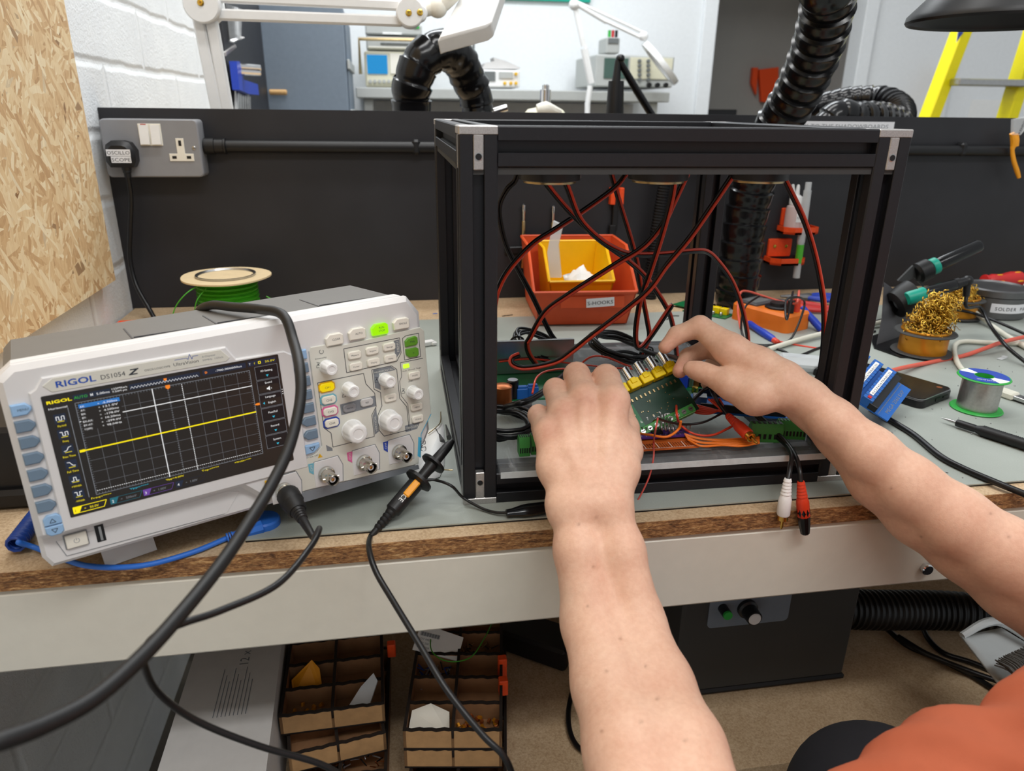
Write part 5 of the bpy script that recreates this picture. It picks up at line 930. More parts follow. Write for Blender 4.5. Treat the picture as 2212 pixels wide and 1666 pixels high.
# brass wool tins
def wool(c,rx,rz,n,seed,lean=(0,0)):
    rnd=random.Random(seed); b=MB().use('brass'); 
    for s in range(n):
        u=rnd.uniform(0,2*PI); h=rnd.random(); rr=rx*math.sqrt(rnd.random())*(1-.45*h); p=Vector((c[0]+rr*math.cos(u)+lean[0]*h,c[1]+rr*math.sin(u)+lean[1]*h,c[2]+h*rz)); pts=[]; a=rnd.uniform(0,6); rad=rnd.uniform(.0025,.0045); dr=Vector((rnd.uniform(-1,1),rnd.uniform(-1,1),rnd.uniform(-.6,.9))).normalized(); e1=dr.orthogonal().normalized(); e2=dr.cross(e1)
        for i in range(14): pts.append(p+dr*(i*.0011)+e1*math.cos(a+i*.9)*rad+e2*math.sin(a+i*.9)*rad)
        b.tube(pts,.0006,4,1,True,flat=(1.6,.6))
    return b
def tin(px,py,lab,seed,hz,lean):
    q=PZ(px,py,.005); t=thing('brass_wool_tin',lab,'tin',(q.x,q.y,.0051)); M=T(q.x,q.y,.0051)
    for z in (0,.030): part(lm('smoke_black',M).lathe([(.030,z),(.041,z),(.042,z+.0012),(.041,z+.0024),(.030,z+.0024)],36),'flange',t)
    part(lm('amber_tin',M).lathe([(.0325,.002),(.0325,.030),(.0335,.034),(.0325,.036),(.029,.035),(.029,.024),(.002,.022)],36,cap=False),'drum',t); wool((q.x,q.y,.030),.030,hz,420,seed,lean).build('brass_wool',t,0)
tin(1990,760,'amber tin of brass wool standing on the front of the iron stand, wool heaped high',3,.055,(.022,.006)); tin(2062,682,'amber tin of brass wool standing behind, below the teal soldering handle',5,.022,(0,0))
q=PZ(2182,690,.004); t=thing('paste_tin','round metal solder paste tin with a printed label at the right edge','tin',(q.x,q.y,.0036)); M=T(q.x,q.y+.045,.0036)
part(lm('dark_steel',M).lathe([(.050,0),(.0515,.001),(.0515,.036),(.050,.037),(.0525,.0375),(.0525,.048),(.049,.050),(.047,.047),(.002,.0468)],48),'can',t)
b=lm('label_tape',M); seg=20; a0,a1=-2.35,-.75
for i in range(seg):
    u,v=a0+(a1-a0)*i/seg,a0+(a1-a0)*(i+1)/seg; b.add([(.0518*math.cos(w),.0518*math.sin(w),z) for w,z in ((u,.012),(v,.012),(v,.028),(u,.028))],[(0,1,2,3)])
b.use('ink')
for i,ch in enumerate('SOLDER PASTE'): 
    if ch!=' ': w=a0+.10+(a1-a0-.2)*(i+.5)/12; b.text(ch,0,0,.0085,0,align='c',M=T(.0521*math.cos(w),.0521*math.sin(w),.0165)@RZ(w+PI/2)@RX(PI/2))
part(b,'name_label',t,0)
q=PZ(2205,655,.0); b=MB().use('black_gloss'); b.M=T(q.x+.01,q.y+.02,.0015); b.lathe([(.022,0),(.045,0),(.046,.002),(.046,.026),(.045,.028),(.022,.028),(.022,0)],36,cap=False); b.use('paper').lathe([(.0218,.0),(.0218,.0285),(.018,.0285),(.018,0)],28,cap=False); solid('tape_roll',b,'roll of black tape lying behind the paste tin','tape roll',base=(q.x+.01,q.y+.02,.0015))
t=thing('screwdriver','red and yellow screwdriver lying against the tool board at the right','screwdriver',PZ(2150,612,.015)); a,c=PY(2205,603,.66),PY(2112,608,.66); d=c-a; LL=d.length; M=Matrix.Translation(a)@d.to_track_quat('Z','Y').to_matrix().to_4x4()
b=lm('red_plastic',M); b.lathe([(.010,0),(.015,.004),(.0155,.022),(.011,.045),(.0125,.062),(.009,.070),(.012,.074),(.012,.078),(.006,.080)],20); part(b,'handle',t); b=lm('screwdriver_yellow',M)
for k in range(5): b.ball((.0150*math.cos(k*1.257),.0150*math.sin(k*1.257),.014),.0038,8,6,(.5,.5,1.8)); b.ball((.0112*math.cos(k*1.257),.0112*math.sin(k*1.257),.050),.0036,8,6,(.5,.5,1.9))
part(b,'grip_inserts',t); part(lm('bright_red_wire',M).cyl((0,0,.078),(0,0,LL),.0036,12),'blade',t)
b=MB().use('clear_film'); q=PZ(2220,600,.0); b.lathe([(.026,0),(.028,.002),(.028,.070),(.022,.082),(.011,.090),(.011,.105)],28,T(q.x+.03,q.y,.003)); solid('clear_bottle',b,'clear plastic bottle cut by the right edge','bottle')
# phone, shield board, solder reel, fine screwdriver
N,R_,Lf=PZ(1993,866,.0145),PZ(2061,839,.0145),PZ(1881,783,.0145); ex=(R_-N); M=frame((N.x,N.y,.003),Vector((ex.x,ex.y,0)),Vector((-ex.y,ex.x,0))); w=ex.length
t=thing('phone','black smartphone lying face up behind the right forearm','phone',N); part(lm('black_plastic',M).prism(rrect(0,0,w,.150,.009),0,.0105,.0015),'body',t); part(lm('silver_wire',M).prism(rrect(.0006,.0006,w-.0006,.1494,.0086),.0103,.0112),'rim',t); part(lm('black_gloss',M).prism(rrect(.0016,.0016,w-.0016,.1484,.008),.0110,.0118),'screen',t); b=lm('black_plastic',M); b.box((w*.5,-.0002,.005),(.010,.0008,.004)).box((w*.75,-.0002,.005),(.012,.0008,.002)); b.use('copper').ball((w*.84,.012,.0118),.0035,10,4,(1,1,.08)); part(b,'ports',t)
A,B_,C_=PZ(1917,911,.014),PZ(1967,843,.026),PZ(1876,792,.046); M=frame(A,B_-A,C_-B_); lx=(B_-A).length; ly=(C_-B_).length*.95
t=thing('terminal_shield','blue terminal board with white labelled rows tilted between the frame and the phone','circuit board',A)
part(lm('connector_blue',M).box((lx/2,ly/2,0),(lx,ly,.0016)),'board',t); b=lm('ink_grey',M); b.text('MEGA 2560 EXP',lx*.15,.004,.006,.001,width=lx*.7).line((.002,.0125),(lx,.0125),.0006,.001); part(b,'printed_marks',t); b=lm('black_plastic',M); b.box((lx/2,.021,.004),(lx,.010,.008),.0005); part(b,'pin_header',t)
for i in range(3):
    yb=.030+i*.017; b=lm('connector_blue',M)
    for k in range(11): b.box((lx*(k+.5)/11,yb,.006),(lx/13,.012,.011),.0006)
    b.use('paper').box((lx*.52,yb+.0005,.0120),(lx*.8,.0048,.0006)); b.use('ink'); b.text('012345678ABCD',lx*.15,yb-.0012,.0034,.0124,width=lx*.72); b.use('red_plastic').box((lx*.05,yb,.0120),(lx*.06,.004,.0008)); part(b,'terminal_row',t)
q=PZ(2108,883,.003); M=T(q.x,q.y,.0030); t=thing('solder_reel','reel of solder on a green plastic spool with a blue printed top','reel',(q.x,q.y,.003))
for z in (0,.040): part(lm('solder_green',M).lathe([(.0095,z),(.0275,z),(.0285,z+.001),(.0275,z+.0022),(.0095,z+.0022)],40,cap=False),'flange',t)
part(lm('solder_tin',M).lathe([(.0100,.002)]+[(.0212+.0004*(i%2),.0022+i*.00075) for i in range(51)]+[(.0100,.0402)],40,cap=False),'solder_wire',t,60); part(lm('solder_green',M).lathe([(.0095,.0),(.0095,.0425)],28,cap=False),'core',t)
b=lm('ink_navy',M); pts=lambda a,c,r0,r1:[(r0*math.cos(u),r0*math.sin(u)) for u in [a+(c-a)*i/10 for i in range(11)]]+[(r1*math.cos(u),r1*math.sin(u)) for u in [c-(c-a)*i/10 for i in range(11)]]
for k,(m,a,c) in enumerate((('ink_navy',.3,1.6),('paper',1.6,2.2),('ink_navy',2.2,4.6),('paper',4.6,5.3),('ink_navy',5.3,6.58))): b.use(m).prism(pts(a,c,.0105,.0262)[::-1],.0422,.0426)
b.use('paper').text('SOLDER',0,0,.0045,.0428,align='c',M=RZ(2.5)@T(0,.016,0),width=.018); part(b,'printed_label',t)
t=thing('fine_screwdriver','black precision screwdriver with a knurled grip lying in front of the solder reel','screwdriver',PZ(2100,925,.004)); a,c=PZ(2034,903,.0085),PZ(2260,975,.0095); d=c-a; LL=d.length; M=Matrix.Translation(a)@d.to_track_quat('Z','Y').to_matrix().to_4x4(); kk=LL/1.
part(lm('steel',M).lathe([(.0004,0),(.0018,LL*.09),(.0018,LL*.14),(.0028,LL*.15),(.0028,LL*.16)],12),'blade',t); part(lm('black_plastic',M).lathe([(.0040,LL*.158),(.0042,LL*.165),(.0042,LL*.34),(.0035,LL*.36)],20),'ferrule',t)
b=lm('black_rubber',M); b.lathe([(.0038,LL*.35),(.0058,LL*.41)]+[(.0066 if i%2 else .0060,LL*(.41+.59*i/60)) for i in range(61)],24,flute=lambda i,k:1 if k%2 else .95); part(b,'knurled_grip',t,60)
rnd=random.Random(9); b=MB().use('silver_wire')
for i in range(46):
    px,py=rnd.uniform(1890,2200),rnd.uniform(790,1040); p=PZ(px,py,.0033)
    if p.x-.5>0: b.ball(p,rnd.uniform(.0004,.0010),6,4)
tag(b.build('solder_crumbs',None,0),'tiny bright solder crumbs scattered over the mat','crumbs',kind='stuff')
b=MB().use('milky'); p=PZ(2165,775,.003); b.M=T(p.x,p.y,.0032)@RZ(.4); b.box((0,0,.0004),(.018,.007,.0008),.0003); b.box((.010,.002,.001),(.008,.006,.0008),.0003); solid('tape_scrap',b,'small scrap of clear tape lying right of the salmon cable','scrap')
# scraps between oscilloscope and frame
P_=[PZ(958,915,.004),PZ(962,960,.004),PZ(960,1005,.004),PZ(950,1030,.004),PZ(915,1042,.004),PZ(885,1040,.004),PZ(900,980,.004),PZ(925,930,.004)]; b=MB().use('paper'); n=len(P_); c=sum(P_,Vector())/n+Vector((0,0,.006)); b.add(P_+[c],[(i,(i+1)%n,n) for i in range(n)]); o=solid('paper_scrap',b,'torn scrap of white paper between the oscilloscope and the frame','paper',smooth=20); o.modifiers.new('thickness','SOLIDIFY').thickness=.0004
for i,(pts,m) in enumerate((([(925,937),(940,925),(951,912),(952,890)],'tan_metal'),([(940,1013),(960,1015),(978,1016)],'tan_metal'))): cable('lead_offcut',('bent brass lead offcut standing beside the oscilloscope corner','straight brass lead offcut on the paper scrap')[i],[PZ(a,c,.0075) for a,c in pts],.0006,m,'offcut',n=6)
for i,(a,c) in enumerate((((940,925),(956,955)),((963,918),(970,945)))): b=MB().use('dark_steel').tube([PZ(a[0],a[1],.004),PZ(c[0],c[1],.0055)],[.0006,.0030],6,1); solid('tweezers',b,('dark steel tweezers pointing away beside the probe tip','second dark tweezers, close to the left side of the frame')[i],'tweezers')
q=PZ(922,747,.003); b=MB().use('white_plastic'); b.M=T(q.x,q.y,.003)@RZ(.4); b.box((0,0,.004),(.022,.010,.007),.001); b.box((.010,0,.003),(.008,.014,.005),.001); solid('white_clip',b,'small white plastic clip behind the right end of the oscilloscope','clip')
b=MB().use('orange_print'); q=PZ(290,706,.0); b.M=T(q.x,q.y,.0005); b.box((0,0,.004),(.05,.02,.008),.001); solid('orange_block',b,'flat orange piece just showing behind the oscilloscope top','block')
for i,(px,py,ang,ln,m) in enumerate(((1085,683,.3,.02,'black_wire'),(1440,690,.8,.008,'black_wire'),(1452,682,-.2,.012,'black_wire'),(935,678,.2,.008,'strap_blue'))): q=PZ(px,py,.0042); b=MB().use(m).cyl(q,q+Vector((math.cos(ang),math.sin(ang),0))*ln,.0008,6); solid('wire_offcut',b,'tiny clipped wire end lying on the rear of the mat' if i<3 else 'tiny blue wire end on the chipboard behind the oscilloscope','offcut','clipped wire ends' if i<3 else None)
# ---------------------------------------------------------------- under the bench
ZT=ZS+.0003
c0,c1,c2,c3=[PZ(a,b_,-.25) for a,b_ in ((340,1666),(415,1430),(598,1408),(580,1666))]
b=MB().use('carton'); p=[c0+(c0-c1)*.6,c1+(c1-c0)*1.2,c2+(c1-c0)*1.2,c3+(c0-c1)*.6]; b.prism([(v.x,v.y) for v in p][::-1],ZT,-.25); b.use('ink_grey')
M0=frame(c3.lerp(c2,.45)+Vector((-.045,0,.0004)),c1-c0,Vector((-1,.0,0))); 
for i in range(9): b.line((0,.004*i-.018),(.05+.01*((i*7)%3),.004*i-.018),.0008,0,M0)
b.text('12 x 0000',.075,-.01,.014,0,M=M0); solid('carton','' or b,'pale printed carton lying on the lower shelf beside the wall','carton')
def tray(lab,fl,fr_,rows,rim,hh,group,nz=.02,pitch=.038,bot=None):
    fl,fr_=Vector(fl),Vector(fr_); ex=(fr_-fl); w=ex.length; M=frame((fl.x,fl.y,rim-hh),(ex.x,ex.y,0),(-ex.y,ex.x,0)); t=thing('parts_tray',lab,'tray',(fl.x,fl.y,rim-hh),group); D=rows*pitch
    def wavy(x0,x1,z,a=.0006): n=24; return [(x0+(x1-x0)*i/n,z+a*math.sin(i*2.1)+a*.6*math.sin(i*5.3)) for i in range(n+1)]
    def panel(y,z0,z1,m,name):
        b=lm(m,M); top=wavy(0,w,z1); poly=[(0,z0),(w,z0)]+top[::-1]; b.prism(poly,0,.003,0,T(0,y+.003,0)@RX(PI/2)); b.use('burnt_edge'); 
        for p,q in zip(top,top[1:]): b.quad(*[T(0,y,0)@Vector(v) for v in ((p[0],-.0003,p[1]-.0012),(q[0],-.0003,q[1]-.0012),(q[0],-.0003,q[1]+.0004),(p[0],-.0003,p[1]+.0004))]); b.quad(*[Vector(v) for v in ((p[0],y-.0003,p[1]+.0004),(q[0],y-.0003,q[1]+.0004),(q[0],y+.0032,q[1]+.0004),(p[0],y+.0032,p[1]+.0004))])
        if name=='front': b.box((w/2,y-.0002,hh*.80),(.0022,.0008,hh*.42)); b.box((w/2,y-.0002,.001),(w,.0008,.0016))
        part(b,name,t,0)
    panel(0,0,hh,'tray_mdf','front'); panel(D,0,hh,'tray_mdf','back')
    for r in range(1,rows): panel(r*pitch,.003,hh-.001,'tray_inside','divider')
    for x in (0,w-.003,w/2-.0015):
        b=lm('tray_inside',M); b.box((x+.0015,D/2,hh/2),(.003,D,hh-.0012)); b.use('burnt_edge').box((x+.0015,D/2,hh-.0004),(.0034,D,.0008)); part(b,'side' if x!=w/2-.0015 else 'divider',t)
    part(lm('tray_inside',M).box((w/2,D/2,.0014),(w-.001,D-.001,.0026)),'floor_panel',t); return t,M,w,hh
gL='laser cut trays in the left stack'; gR='laser cut trays in the right stack'
HT=.026
l0,l1=PZ(602,1549,-.27),PZ(830,1520,-.27); t1,M1,w1,h1=tray('topmost laser cut tray of the left stack, a yellow note in it',l0,l1,5,-.27,HT,gL)
a0,a1=PZ(618,1628,-.297),PZ(833,1580,-.297); tray('second tray of the left stack, skewed forward under the topmost tray',a0+Vector((.002,-.002,0)),a1,4,-.2985,HT,gL)
a0,a1=PZ(628,1690,-.327),PZ(836,1668,-.327); t3,M3,w3,h3=tray('lowest visible tray of the left stack, holding red and white parts',a0,a1,5,-.3255,HT+.008,gL)
r0,r1=PZ(870,1578,-.27),PZ(1085,1578,-.27); t4,M4,w4,h4=tray('topmost laser cut tray of the right stack, a printed packet lying in it',r0,r1,5,-.27,HT,gR)
tray('second tray of the right stack, squared up under the topmost tray',r0,r1,5,-.2965,HT-.0005,gR); tray('bottom tray of the right stack, standing on the shelf',r0+Vector((.004,-.008,0)),r1+Vector((.004,-.008,0)),5,-.323,HT+.0105,gR)
def bits(lab,M,x0,x1,y0,y1,z,n,mats,seed,name='loose_parts',cat='parts',rod=True):
    rnd=random.Random(seed); b=MB(); b.M=M
    for i in range(n):
        b.use(mats[i%len(mats)]); p=Vector((rnd.uniform(x0,x1),rnd.uniform(y0,y1),z+rnd.uniform(0,.006))); d=Vector((rnd.uniform(-1,1),rnd.uniform(-1,1),rnd.uniform(-.2,.8))).normalized()*(.010 if rod else .004); b.cyl(p,p+d,.0007 if rod else .0022,6)
    tag(b.build(name,None,30),lab,cat,kind='stuff')
bits('blue and silver component legs heaped in the right stack, second row',M4,.006,.046,.080,.110,.004,60,['strap_navy','silver_wire','black_plastic'],1); bits('brass coloured bits in the front right cell of the right stack',M4,.056,.098,.006,.034,.004,50,['amber_tin','copper'],2,rod=False); bits('dark metal scraps in the third right cell of the right stack',M4,.056,.09,.120,.150,.004,24,['tan_metal','black_plastic'],5); bits('red and white wire ends in the lowest left tray',M3,.066,.090,.048,.080,h3-.018,60,['bright_red_wire','paper','bright_red_wire'],3); bits('small yellow parts in the front left cell of the left stack',M1,.01,.04,.006,.03,.004,16,['amber_tin'],6,rod=False); bits('black and copper parts showing between the two upper left trays',M3,.012,.09,.010,.034,h3-.012,40,['black_gloss','copper','silver_wire'],8)
def sheet(name,lab,M,pts,m,cat,th=.0008,text=None):
    b=lm(m,M); n=len(pts); N_=(Vector(pts[1])-Vector(pts[0])).cross(Vector(pts[2])-Vector(pts[0])).normalized()*th; V=[Vector(p) for p in pts]; b.add(V+[v+N_ for v in V],[tuple(range(n))[::-1],tuple(range(n,2*n))]+[(i,(i+1)%n,n+(i+1)%n,n+i) for i in range(n)],None,False)
    if text:
        F=frame(V[0]+N_*1.2,V[1]-V[0],V[3]-V[0]); b.use('ink_grey')
        for k,s in enumerate(text): b.text(s,.004,.004+k*.005,.0035,.0002,M=F)
        for k in range(22): b.line((.004+k*.0011,.019),(.004+k*.0011,.024),.0004+.0003*(k%3),.0002,F)
    return solid(name,b,lab,cat,smooth=20)
sheet('sticky_note','yellow paper note standing in the second left cell of the left stack',M1,[(.008,.052,.004),(.042,.046,.004),(.038,.066,.026),(.030,.070,.036),(.006,.066,.014)],'screwdriver_yellow','note'); sheet('plastic_bag','cloudy plastic bag leaning in the front right cell of the left stack',M1,[(.066,.010,.008),(.092,.008,.010),(.104,.030,.030),(.100,.036,.036),(.086,.024,.030)],'milky','bag',.004); sheet('plastic_bag','pale bag in the rear left cell of the left stack',M1,[(.012,.124,.012),(.044,.122,.012),(.044,.142,.026),(.02,.144,.026)],'carton','bag',.006)
sheet('component_packet','clear component packet with a white printed label on the right stack',M4,[(-.004,.120,.026),(.050,.110,.018),(.056,.136,.030),(.004,.150,.040)],'paper','packet',.002,('0805 100R','QTY 200','LOT 0452')); sheet('plastic_bag','cream plastic bag filling the front left cell of the right stack',M4,[(.004,.004,.012),(.048,.004,.010),(.046,.030,.018),(.026,.034,.026),(.006,.030,.020)],'cream_plastic','bag',.004)
cable('green_wire_offcut','thin green wire arching over the cells of the right stack',[M4@Vector(p) for p in ((.016,.150,.03),(.020,.110,.034),(.040,.090,.036),(.066,.096,.036),(.082,.130,.036),(.090,.158,.034))],.0007,'green_wire','wire')
for i,(px,py,h_) in enumerate(((1085,1426,.026),(1087,1470,.016),(845,1392,.014))): q=PZ(px,py,-.268); b=MB().use('orange_print').box((q.x,q.y,q.z-h_/2),(.010,.010,h_*1.3),.001); solid('tray_clip',b,('tall orange clip on the right side of the right stack','short orange clip below the tall one on the right stack','orange clip between the two stacks')[i],'clip')
q=PZ(1165,1425,ZT); b=MB().use('black_plastic'); b.M=T(q.x,q.y+.02,ZT+.018)@RZ(-.62); b.box((0,0,0),(.105,.055,.034),.004); solid('power_brick',b,'black power brick lying on the lower shelf right of the tray stacks','power supply')
q=PZ(1225,1500,ZT); cable('black_cable','black cable snaking down from the power brick behind the left forearm',[PZ(1330,1330,-.20),PZ(1270,1390,-.30),PZ(1235,1500,ZT+.004),PZ(1228,1560,ZT+.004),PZ(1245,1610,ZT+.004),PZ(1290,1640,ZT+.004)],.0032,'black_wire')
x0,x1,yb=.325,.5585,.152; t=thing('fume_extractor','grey steel fume extractor box with knobs on the lower shelf','extractor',(.44,yb,ZT)); b=MB().use('smoke_black'); b.box(((x0+x1)/2,yb+.15,ZT+.006+.115),(x1-x0,.30,.230),.004); part(b,'case',t); part(MB().use('black_rubber').box(((x0+x1)/2,yb+.15,ZT+.004),(x1-x0+.004,.304,.008),.003),'base_trim',t)
F=frame((0,yb,0),(1,0,0),(0,0,1)); p0,p1=PY(1526,1357,yb),PY(1700,1338,yb); b=lm('steel_blue_panel',F); b.prism(rrect(p0.x,p0.z,p1.x,-.20,.006),.0002,.0012); part(b,'control_plate',t)
q=PY(1560,1312,yb); b=lm('black_plastic',F); b.cyl((q.x,q.z,.001),(q.x,q.z,.014),.006,16); b.use('solder_green').cyl((q.x,q.z,.014),(q.x,q.z,.017),.0056,16); part(b,'power_button',t)
q=PY(1612,1312,yb); b=lm('black_plastic',F); b.lathe([(.0125,.001),(.0125,.006),(.0100,.008),(.0095,.022),(.008,.0225)],24,T(q.x,q.z,0)); b.use('white_plastic').lathe([(.008,.0222),(.007,.0238),(.001,.024)],24,T(q.x,q.z,0)); part(b,'speed_knob',t)
y_=.215; solid('extractor_hose',ribbed(MB().use('black_plastic'),[Vector((.5592,y_,-.296)),PY(1900,1318,y_),PY(2000,1318,y_),PY(2080,1322,y_-.01),PY(2180,1338,y_-.03),PY(2300,1365,y_-.06)],.0275,.0088,[1,1.0,.90,.90],28),'black ribbed hose leaving the right side of the fume extractor','hose',smooth=20)
for i,pts in enumerate(([(1915,1358),(1960,1395),(2030,1425),(2100,1460),(2170,1505),(2250,1560)],[(1990,1345),(2005,1380),(2040,1412),(2100,1432),(2180,1465),(2260,1500)],[(1940,1375),(2000,1412),(2080,1445),(2150,1470),(2240,1500)])): cable('black_cable','black mains cable lying on the shelf beside the dustpan',[PZ(a,c,ZT+.0045+.007*(i==2)) for a,c in pts],.0038,'black_wire','cable','mains cables on the lower shelf')
# dustpan and brush
t=thing('dustpan','pale grey dustpan standing on the lower shelf at the right edge','dustpan',PZ(2170,1500,ZT)); a,bq,c,d=PD(2078,1374,.815),PD(2165,1356,.84),PD(2300,1440,.80),PD(2200,1530,.715)
def panel4(m,pts,off,name,grid=8):
    b=MB().use(m); n=grid; V=[]
    for i in range(n+1):
        for j in range(n+1):
            u,v=i/n,j/n; p=pts[0].lerp(pts[1],u).lerp(pts[3].lerp(pts[2],u),v); V.append(p+off*(math.sin(PI*u)*.5+.0)*1.0)
    b.add(V,[(i*(n+1)+j,(i+1)*(n+1)+j,(i+1)*(n+1)+j+1,i*(n+1)+j+1) for i in range(n) for j in range(n)]); o=part(b,name,t,60); o.modifiers.new('thickness','SOLIDIFY').thickness=.0022
nrm=(Vector(CAM)-a).normalized(); panel4('dustpan_grey',[a,bq+nrm*-.02,c,d],nrm*-.03,'pan'); 
b=MB().use('dustpan_grey'); b.tube([a,a.lerp(bq,.5)+Vector((0,0,.012)),bq+Vector((.0,0,.006)),bq.lerp(c,.5)+Vector((0,0,.006)),c],[.004,.005,.005,.005,.004],8,5); part(b,'rim',t)
t=thing('dust_brush','hand brush with dark bristles clipped in the dustpan','brush',PD(2200,1440,.74)); e0,e1=PD(2148,1432,.745),PD(2225,1396,.755); f0,f1=PD(2205,1474,.730),PD(2290,1432,.745); b=MB().use('bristle')
rnd=random.Random(2)
for i in range(150): u=i/149; j=rnd.uniform(-.002,.002); b.tube([e0.lerp(e1,u)+Vector((j,j,j)),e0.lerp(e1,u).lerp(f0.lerp(f1,u),.5)+Vector((0,0,.004+j)),f0.lerp(f1,u)],[.0006,.0011,.0011],4,2)
part(b,'bristles',t); part(MB().use('dustpan_grey').tube([f0-(f1-f0)*.02,f1],[.010,.010],14,1),'handle',t)
# ---------------------------------------------------------------- behind the tool board
for o in [o for o in SC.objects if o.get('label','').startswith(('black fume hose arching','black fume hose doubled'))]: pass
t=thing('rear_bench','second workbench standing back to back behind the tool board','workbench',(.6,1.2,ZF)); part(MB().use('chipboard').box((.72,1.22,-.008),(2.34,.76,.016)),'worktop',t)
for x in (-.42,1.85):
    for y in (.88,1.57): part(MB().use('cream_metal').box((x,y,(ZF-.0165)/2),(.05,.05,-ZF-.0165),.004),'leg',t)
# white bench lamp
yl=.95; t=thing('bench_lamp','white jointed bench lamp with a broad flat head behind the tool board','lamp',PY(480,300,yl))
def disc2(px,py,r,w,m,y=yl): p=PY(px,py,y); return MB().use(m).lathe([(.001,-w),(r-.002,-w),(r,-w+.002),(r,w-.002),(r-.002,w),(.001,w)],32,T(p.x,p.y,p.z)@RX(PI/2),cap=False)
part(disc2(441,12,.030,.026,'white_plastic'),'joint',t); part(disc2(885,29,.0245,.022,'white_plastic'),'joint',t); part(disc2(906,30,.014,.014,'white_plastic'),'joint',t)
for px,py in ((441,10),(882,31),(906,30)): b=disc2(px,py,.0055,.029 if px<800 else .025,'brass'); part(b,'joint_screw',t)
def bar2(a,c,w,d,name,y=yl,m='white_plastic',tt=None):
    a,c=PY(*a,y),PY(*c,y); dd=c-a; b=MB().use(m); b.M=frame(a,dd,(0,1,0)); b.box((dd.length/2,0,0),(dd.length,d,w),.003); return part(b,name,tt or t)
bar2((470,-6),(880,13),.017,.016,'arm'); bar2((455,31),(870,46),.018,.016,'arm'); bar2((427,30),(487,330),.0195,.016,'post'); bar2((455,30),(508,330),.0195,.016,'post')
b=MB().use('cream_plastic'); b.tube([PY(910,28,yl),PY(930,18,yl),PY(948,14,yl)],[.009,.013,.011],12,3); b.ball(PY(945,16,yl),.018,16,10); b.tube([PY(948,14,yl),PY(962,2,yl),PY(985,-25,yl)],[.014,.015,.017],12,3); part(b,'swivel',t)
hp=[PY(944,88,.90),PY(952,84,.90),PY(1050,57,.90),PY(1062,46,.90),PY(1092,-40,.99),PY(1010,-40,.99)]; up=Vector((-.012,.030,.006)); up=(hp[4]-hp[2]).cross(hp[1]-hp[2]).normalized()*.030; up=up if up.y>0 else -up
b=MB().use('white_plastic'); n=len(hp); b.add(hp+[v+up for v in hp],[tuple(range(n)),tuple(range(2*n-1,n-1,-1))]+[(i,(i+1)%n,n+(i+1)%n,n+i) for i in range(n)],None,False); o=part(b,'head',t,30); m_=o.modifiers.new('edge','BEVEL'); m_.width=.004; m_.segments=2
ex=hp[2]-hp[1]; F=frame(hp[1].lerp(hp[2],.48)+(hp[4]-hp[2])*.12-up*.03,ex,hp[4]-hp[2]); b=lm('solder_green',F); b.box((.003,.011,.0004),(.007,.012,.0006)); b.use('paper').box((.018,.011,.0004),(.022,.012,.0006)); b.use('solder_green'); b.pline([(.007,.005),(.029,.005),(.029,.017),(.007,.017)],.0007,.0009,True); b.line((.017,.005),(.017,.017),.0006,.0009); part(b,'maker_plate',t)
# shadow board with hex keys on the left wall, steel cupboard further back
ya,ybk=PX(476,150,XW).y,PX(557,100,XW).y; xa=XW+.0008
t=thing('hex_board','black tool board on the left wall carrying hex keys','tool board',(xa,1.9,.3)); part(MB().use('black_board').box((xa+.009,(ya+ybk)/2,.60),(.017,ybk-ya,.60)),'panel',t)
xk=xa+.028
def PXk(px,py): return PX(px,py,xk)
for i in range(8):
    a=PXk(488+i*4.6,9+i*1.6); c=PXk(496.5+i*3.2,88-i*1.2); b=MB().use('steel'); b.tube([a,a.lerp(c,.5),c-(c-a)*.05,c,c+Vector((.012,0,-.003))],.0042-.0002*i,6,3); solid('hex_key',b,'slim steel hex key in the row at the top of the wall tool board','hex key','hex keys in the top row')
b=MB().use('carton'); 
for i in range(9): a,c=PXk(493+i*2.6,112-i*1.8),PXk(495+i*2.6,120-i*2.2); b.tube([a+Vector((-.0095,0,0)),c+Vector((-.0095,0,0))],.0035,4,1)
solid('size_marks',b,'pale printed size marks below the row of hex keys','marks')
t=thing('hex_key_set','blue plastic holder of hex keys low on the wall tool board','hex key set',PXk(520,200)); b=MB().use('blue_plastic'); p=[PXk(*q) for q in ((495,132),(502,132),(512,172),(543,182),(546,205),(524,203),(502,194))]; n=len(p); b.add(p+[v+Vector((.02,0,0)) for v in p],[tuple(range(n)),tuple(range(2*n-1,n-1,-1))]+[(i,(i+1)%n,n+(i+1)%n,n+i) for i in range(n)],None,False); part(b,'holder',t)
for i in range(6): a=PXk(511+i*5.4,196+i*1.2); part(MB().use('steel').cyl(a,PXk(511.5+i*5.6,262),.0085-.0009*i,6),'hex_key',t)
part(MB().use('chrome').cyl(PXk(506,144),PXk(506,144)+Vector((.07,.02,-.003)),.010,8),'bent_end',t); part(MB().use('chrome').cyl(PXk(506,154),PXk(506,154)+Vector((.07,.02,-.003)),.008,8),'bent_end',t)
yq=ybk+.01; q0,q1=PY(557,100,yq),PY(745,100,yq); zt=PY(640,10,yq).z
t=thing('steel_cupboard','tall blue grey steel cupboard behind the wall tool board','cupboard',((q0.x+q1.x)/2,yq+.24,ZF)); part(MB().use('steel_blue_panel').box(((q0.x+.003+q1.x)/2,yq+.24,(zt+ZF)/2+.001),(q1.x-q0.x-.003,.46,zt-ZF-.002),.004),'carcass',t)
b=MB().use('steel_blue_panel')
for i in range(4): b.box((q1.x+.0035,yq+.07+.11*i,(zt+ZF)/2),(.006,.075,zt-ZF-.06),.002)
part(b,'side_ribs',t); b=MB().use('device_grey'); b.box((q1.x+.009,yq+.24,.49),(.010,.46,.035),.002); b.box((q1.x+.009,yq+.24,.31),(.010,.46,.035),.002); part(b,'side_straps',t)
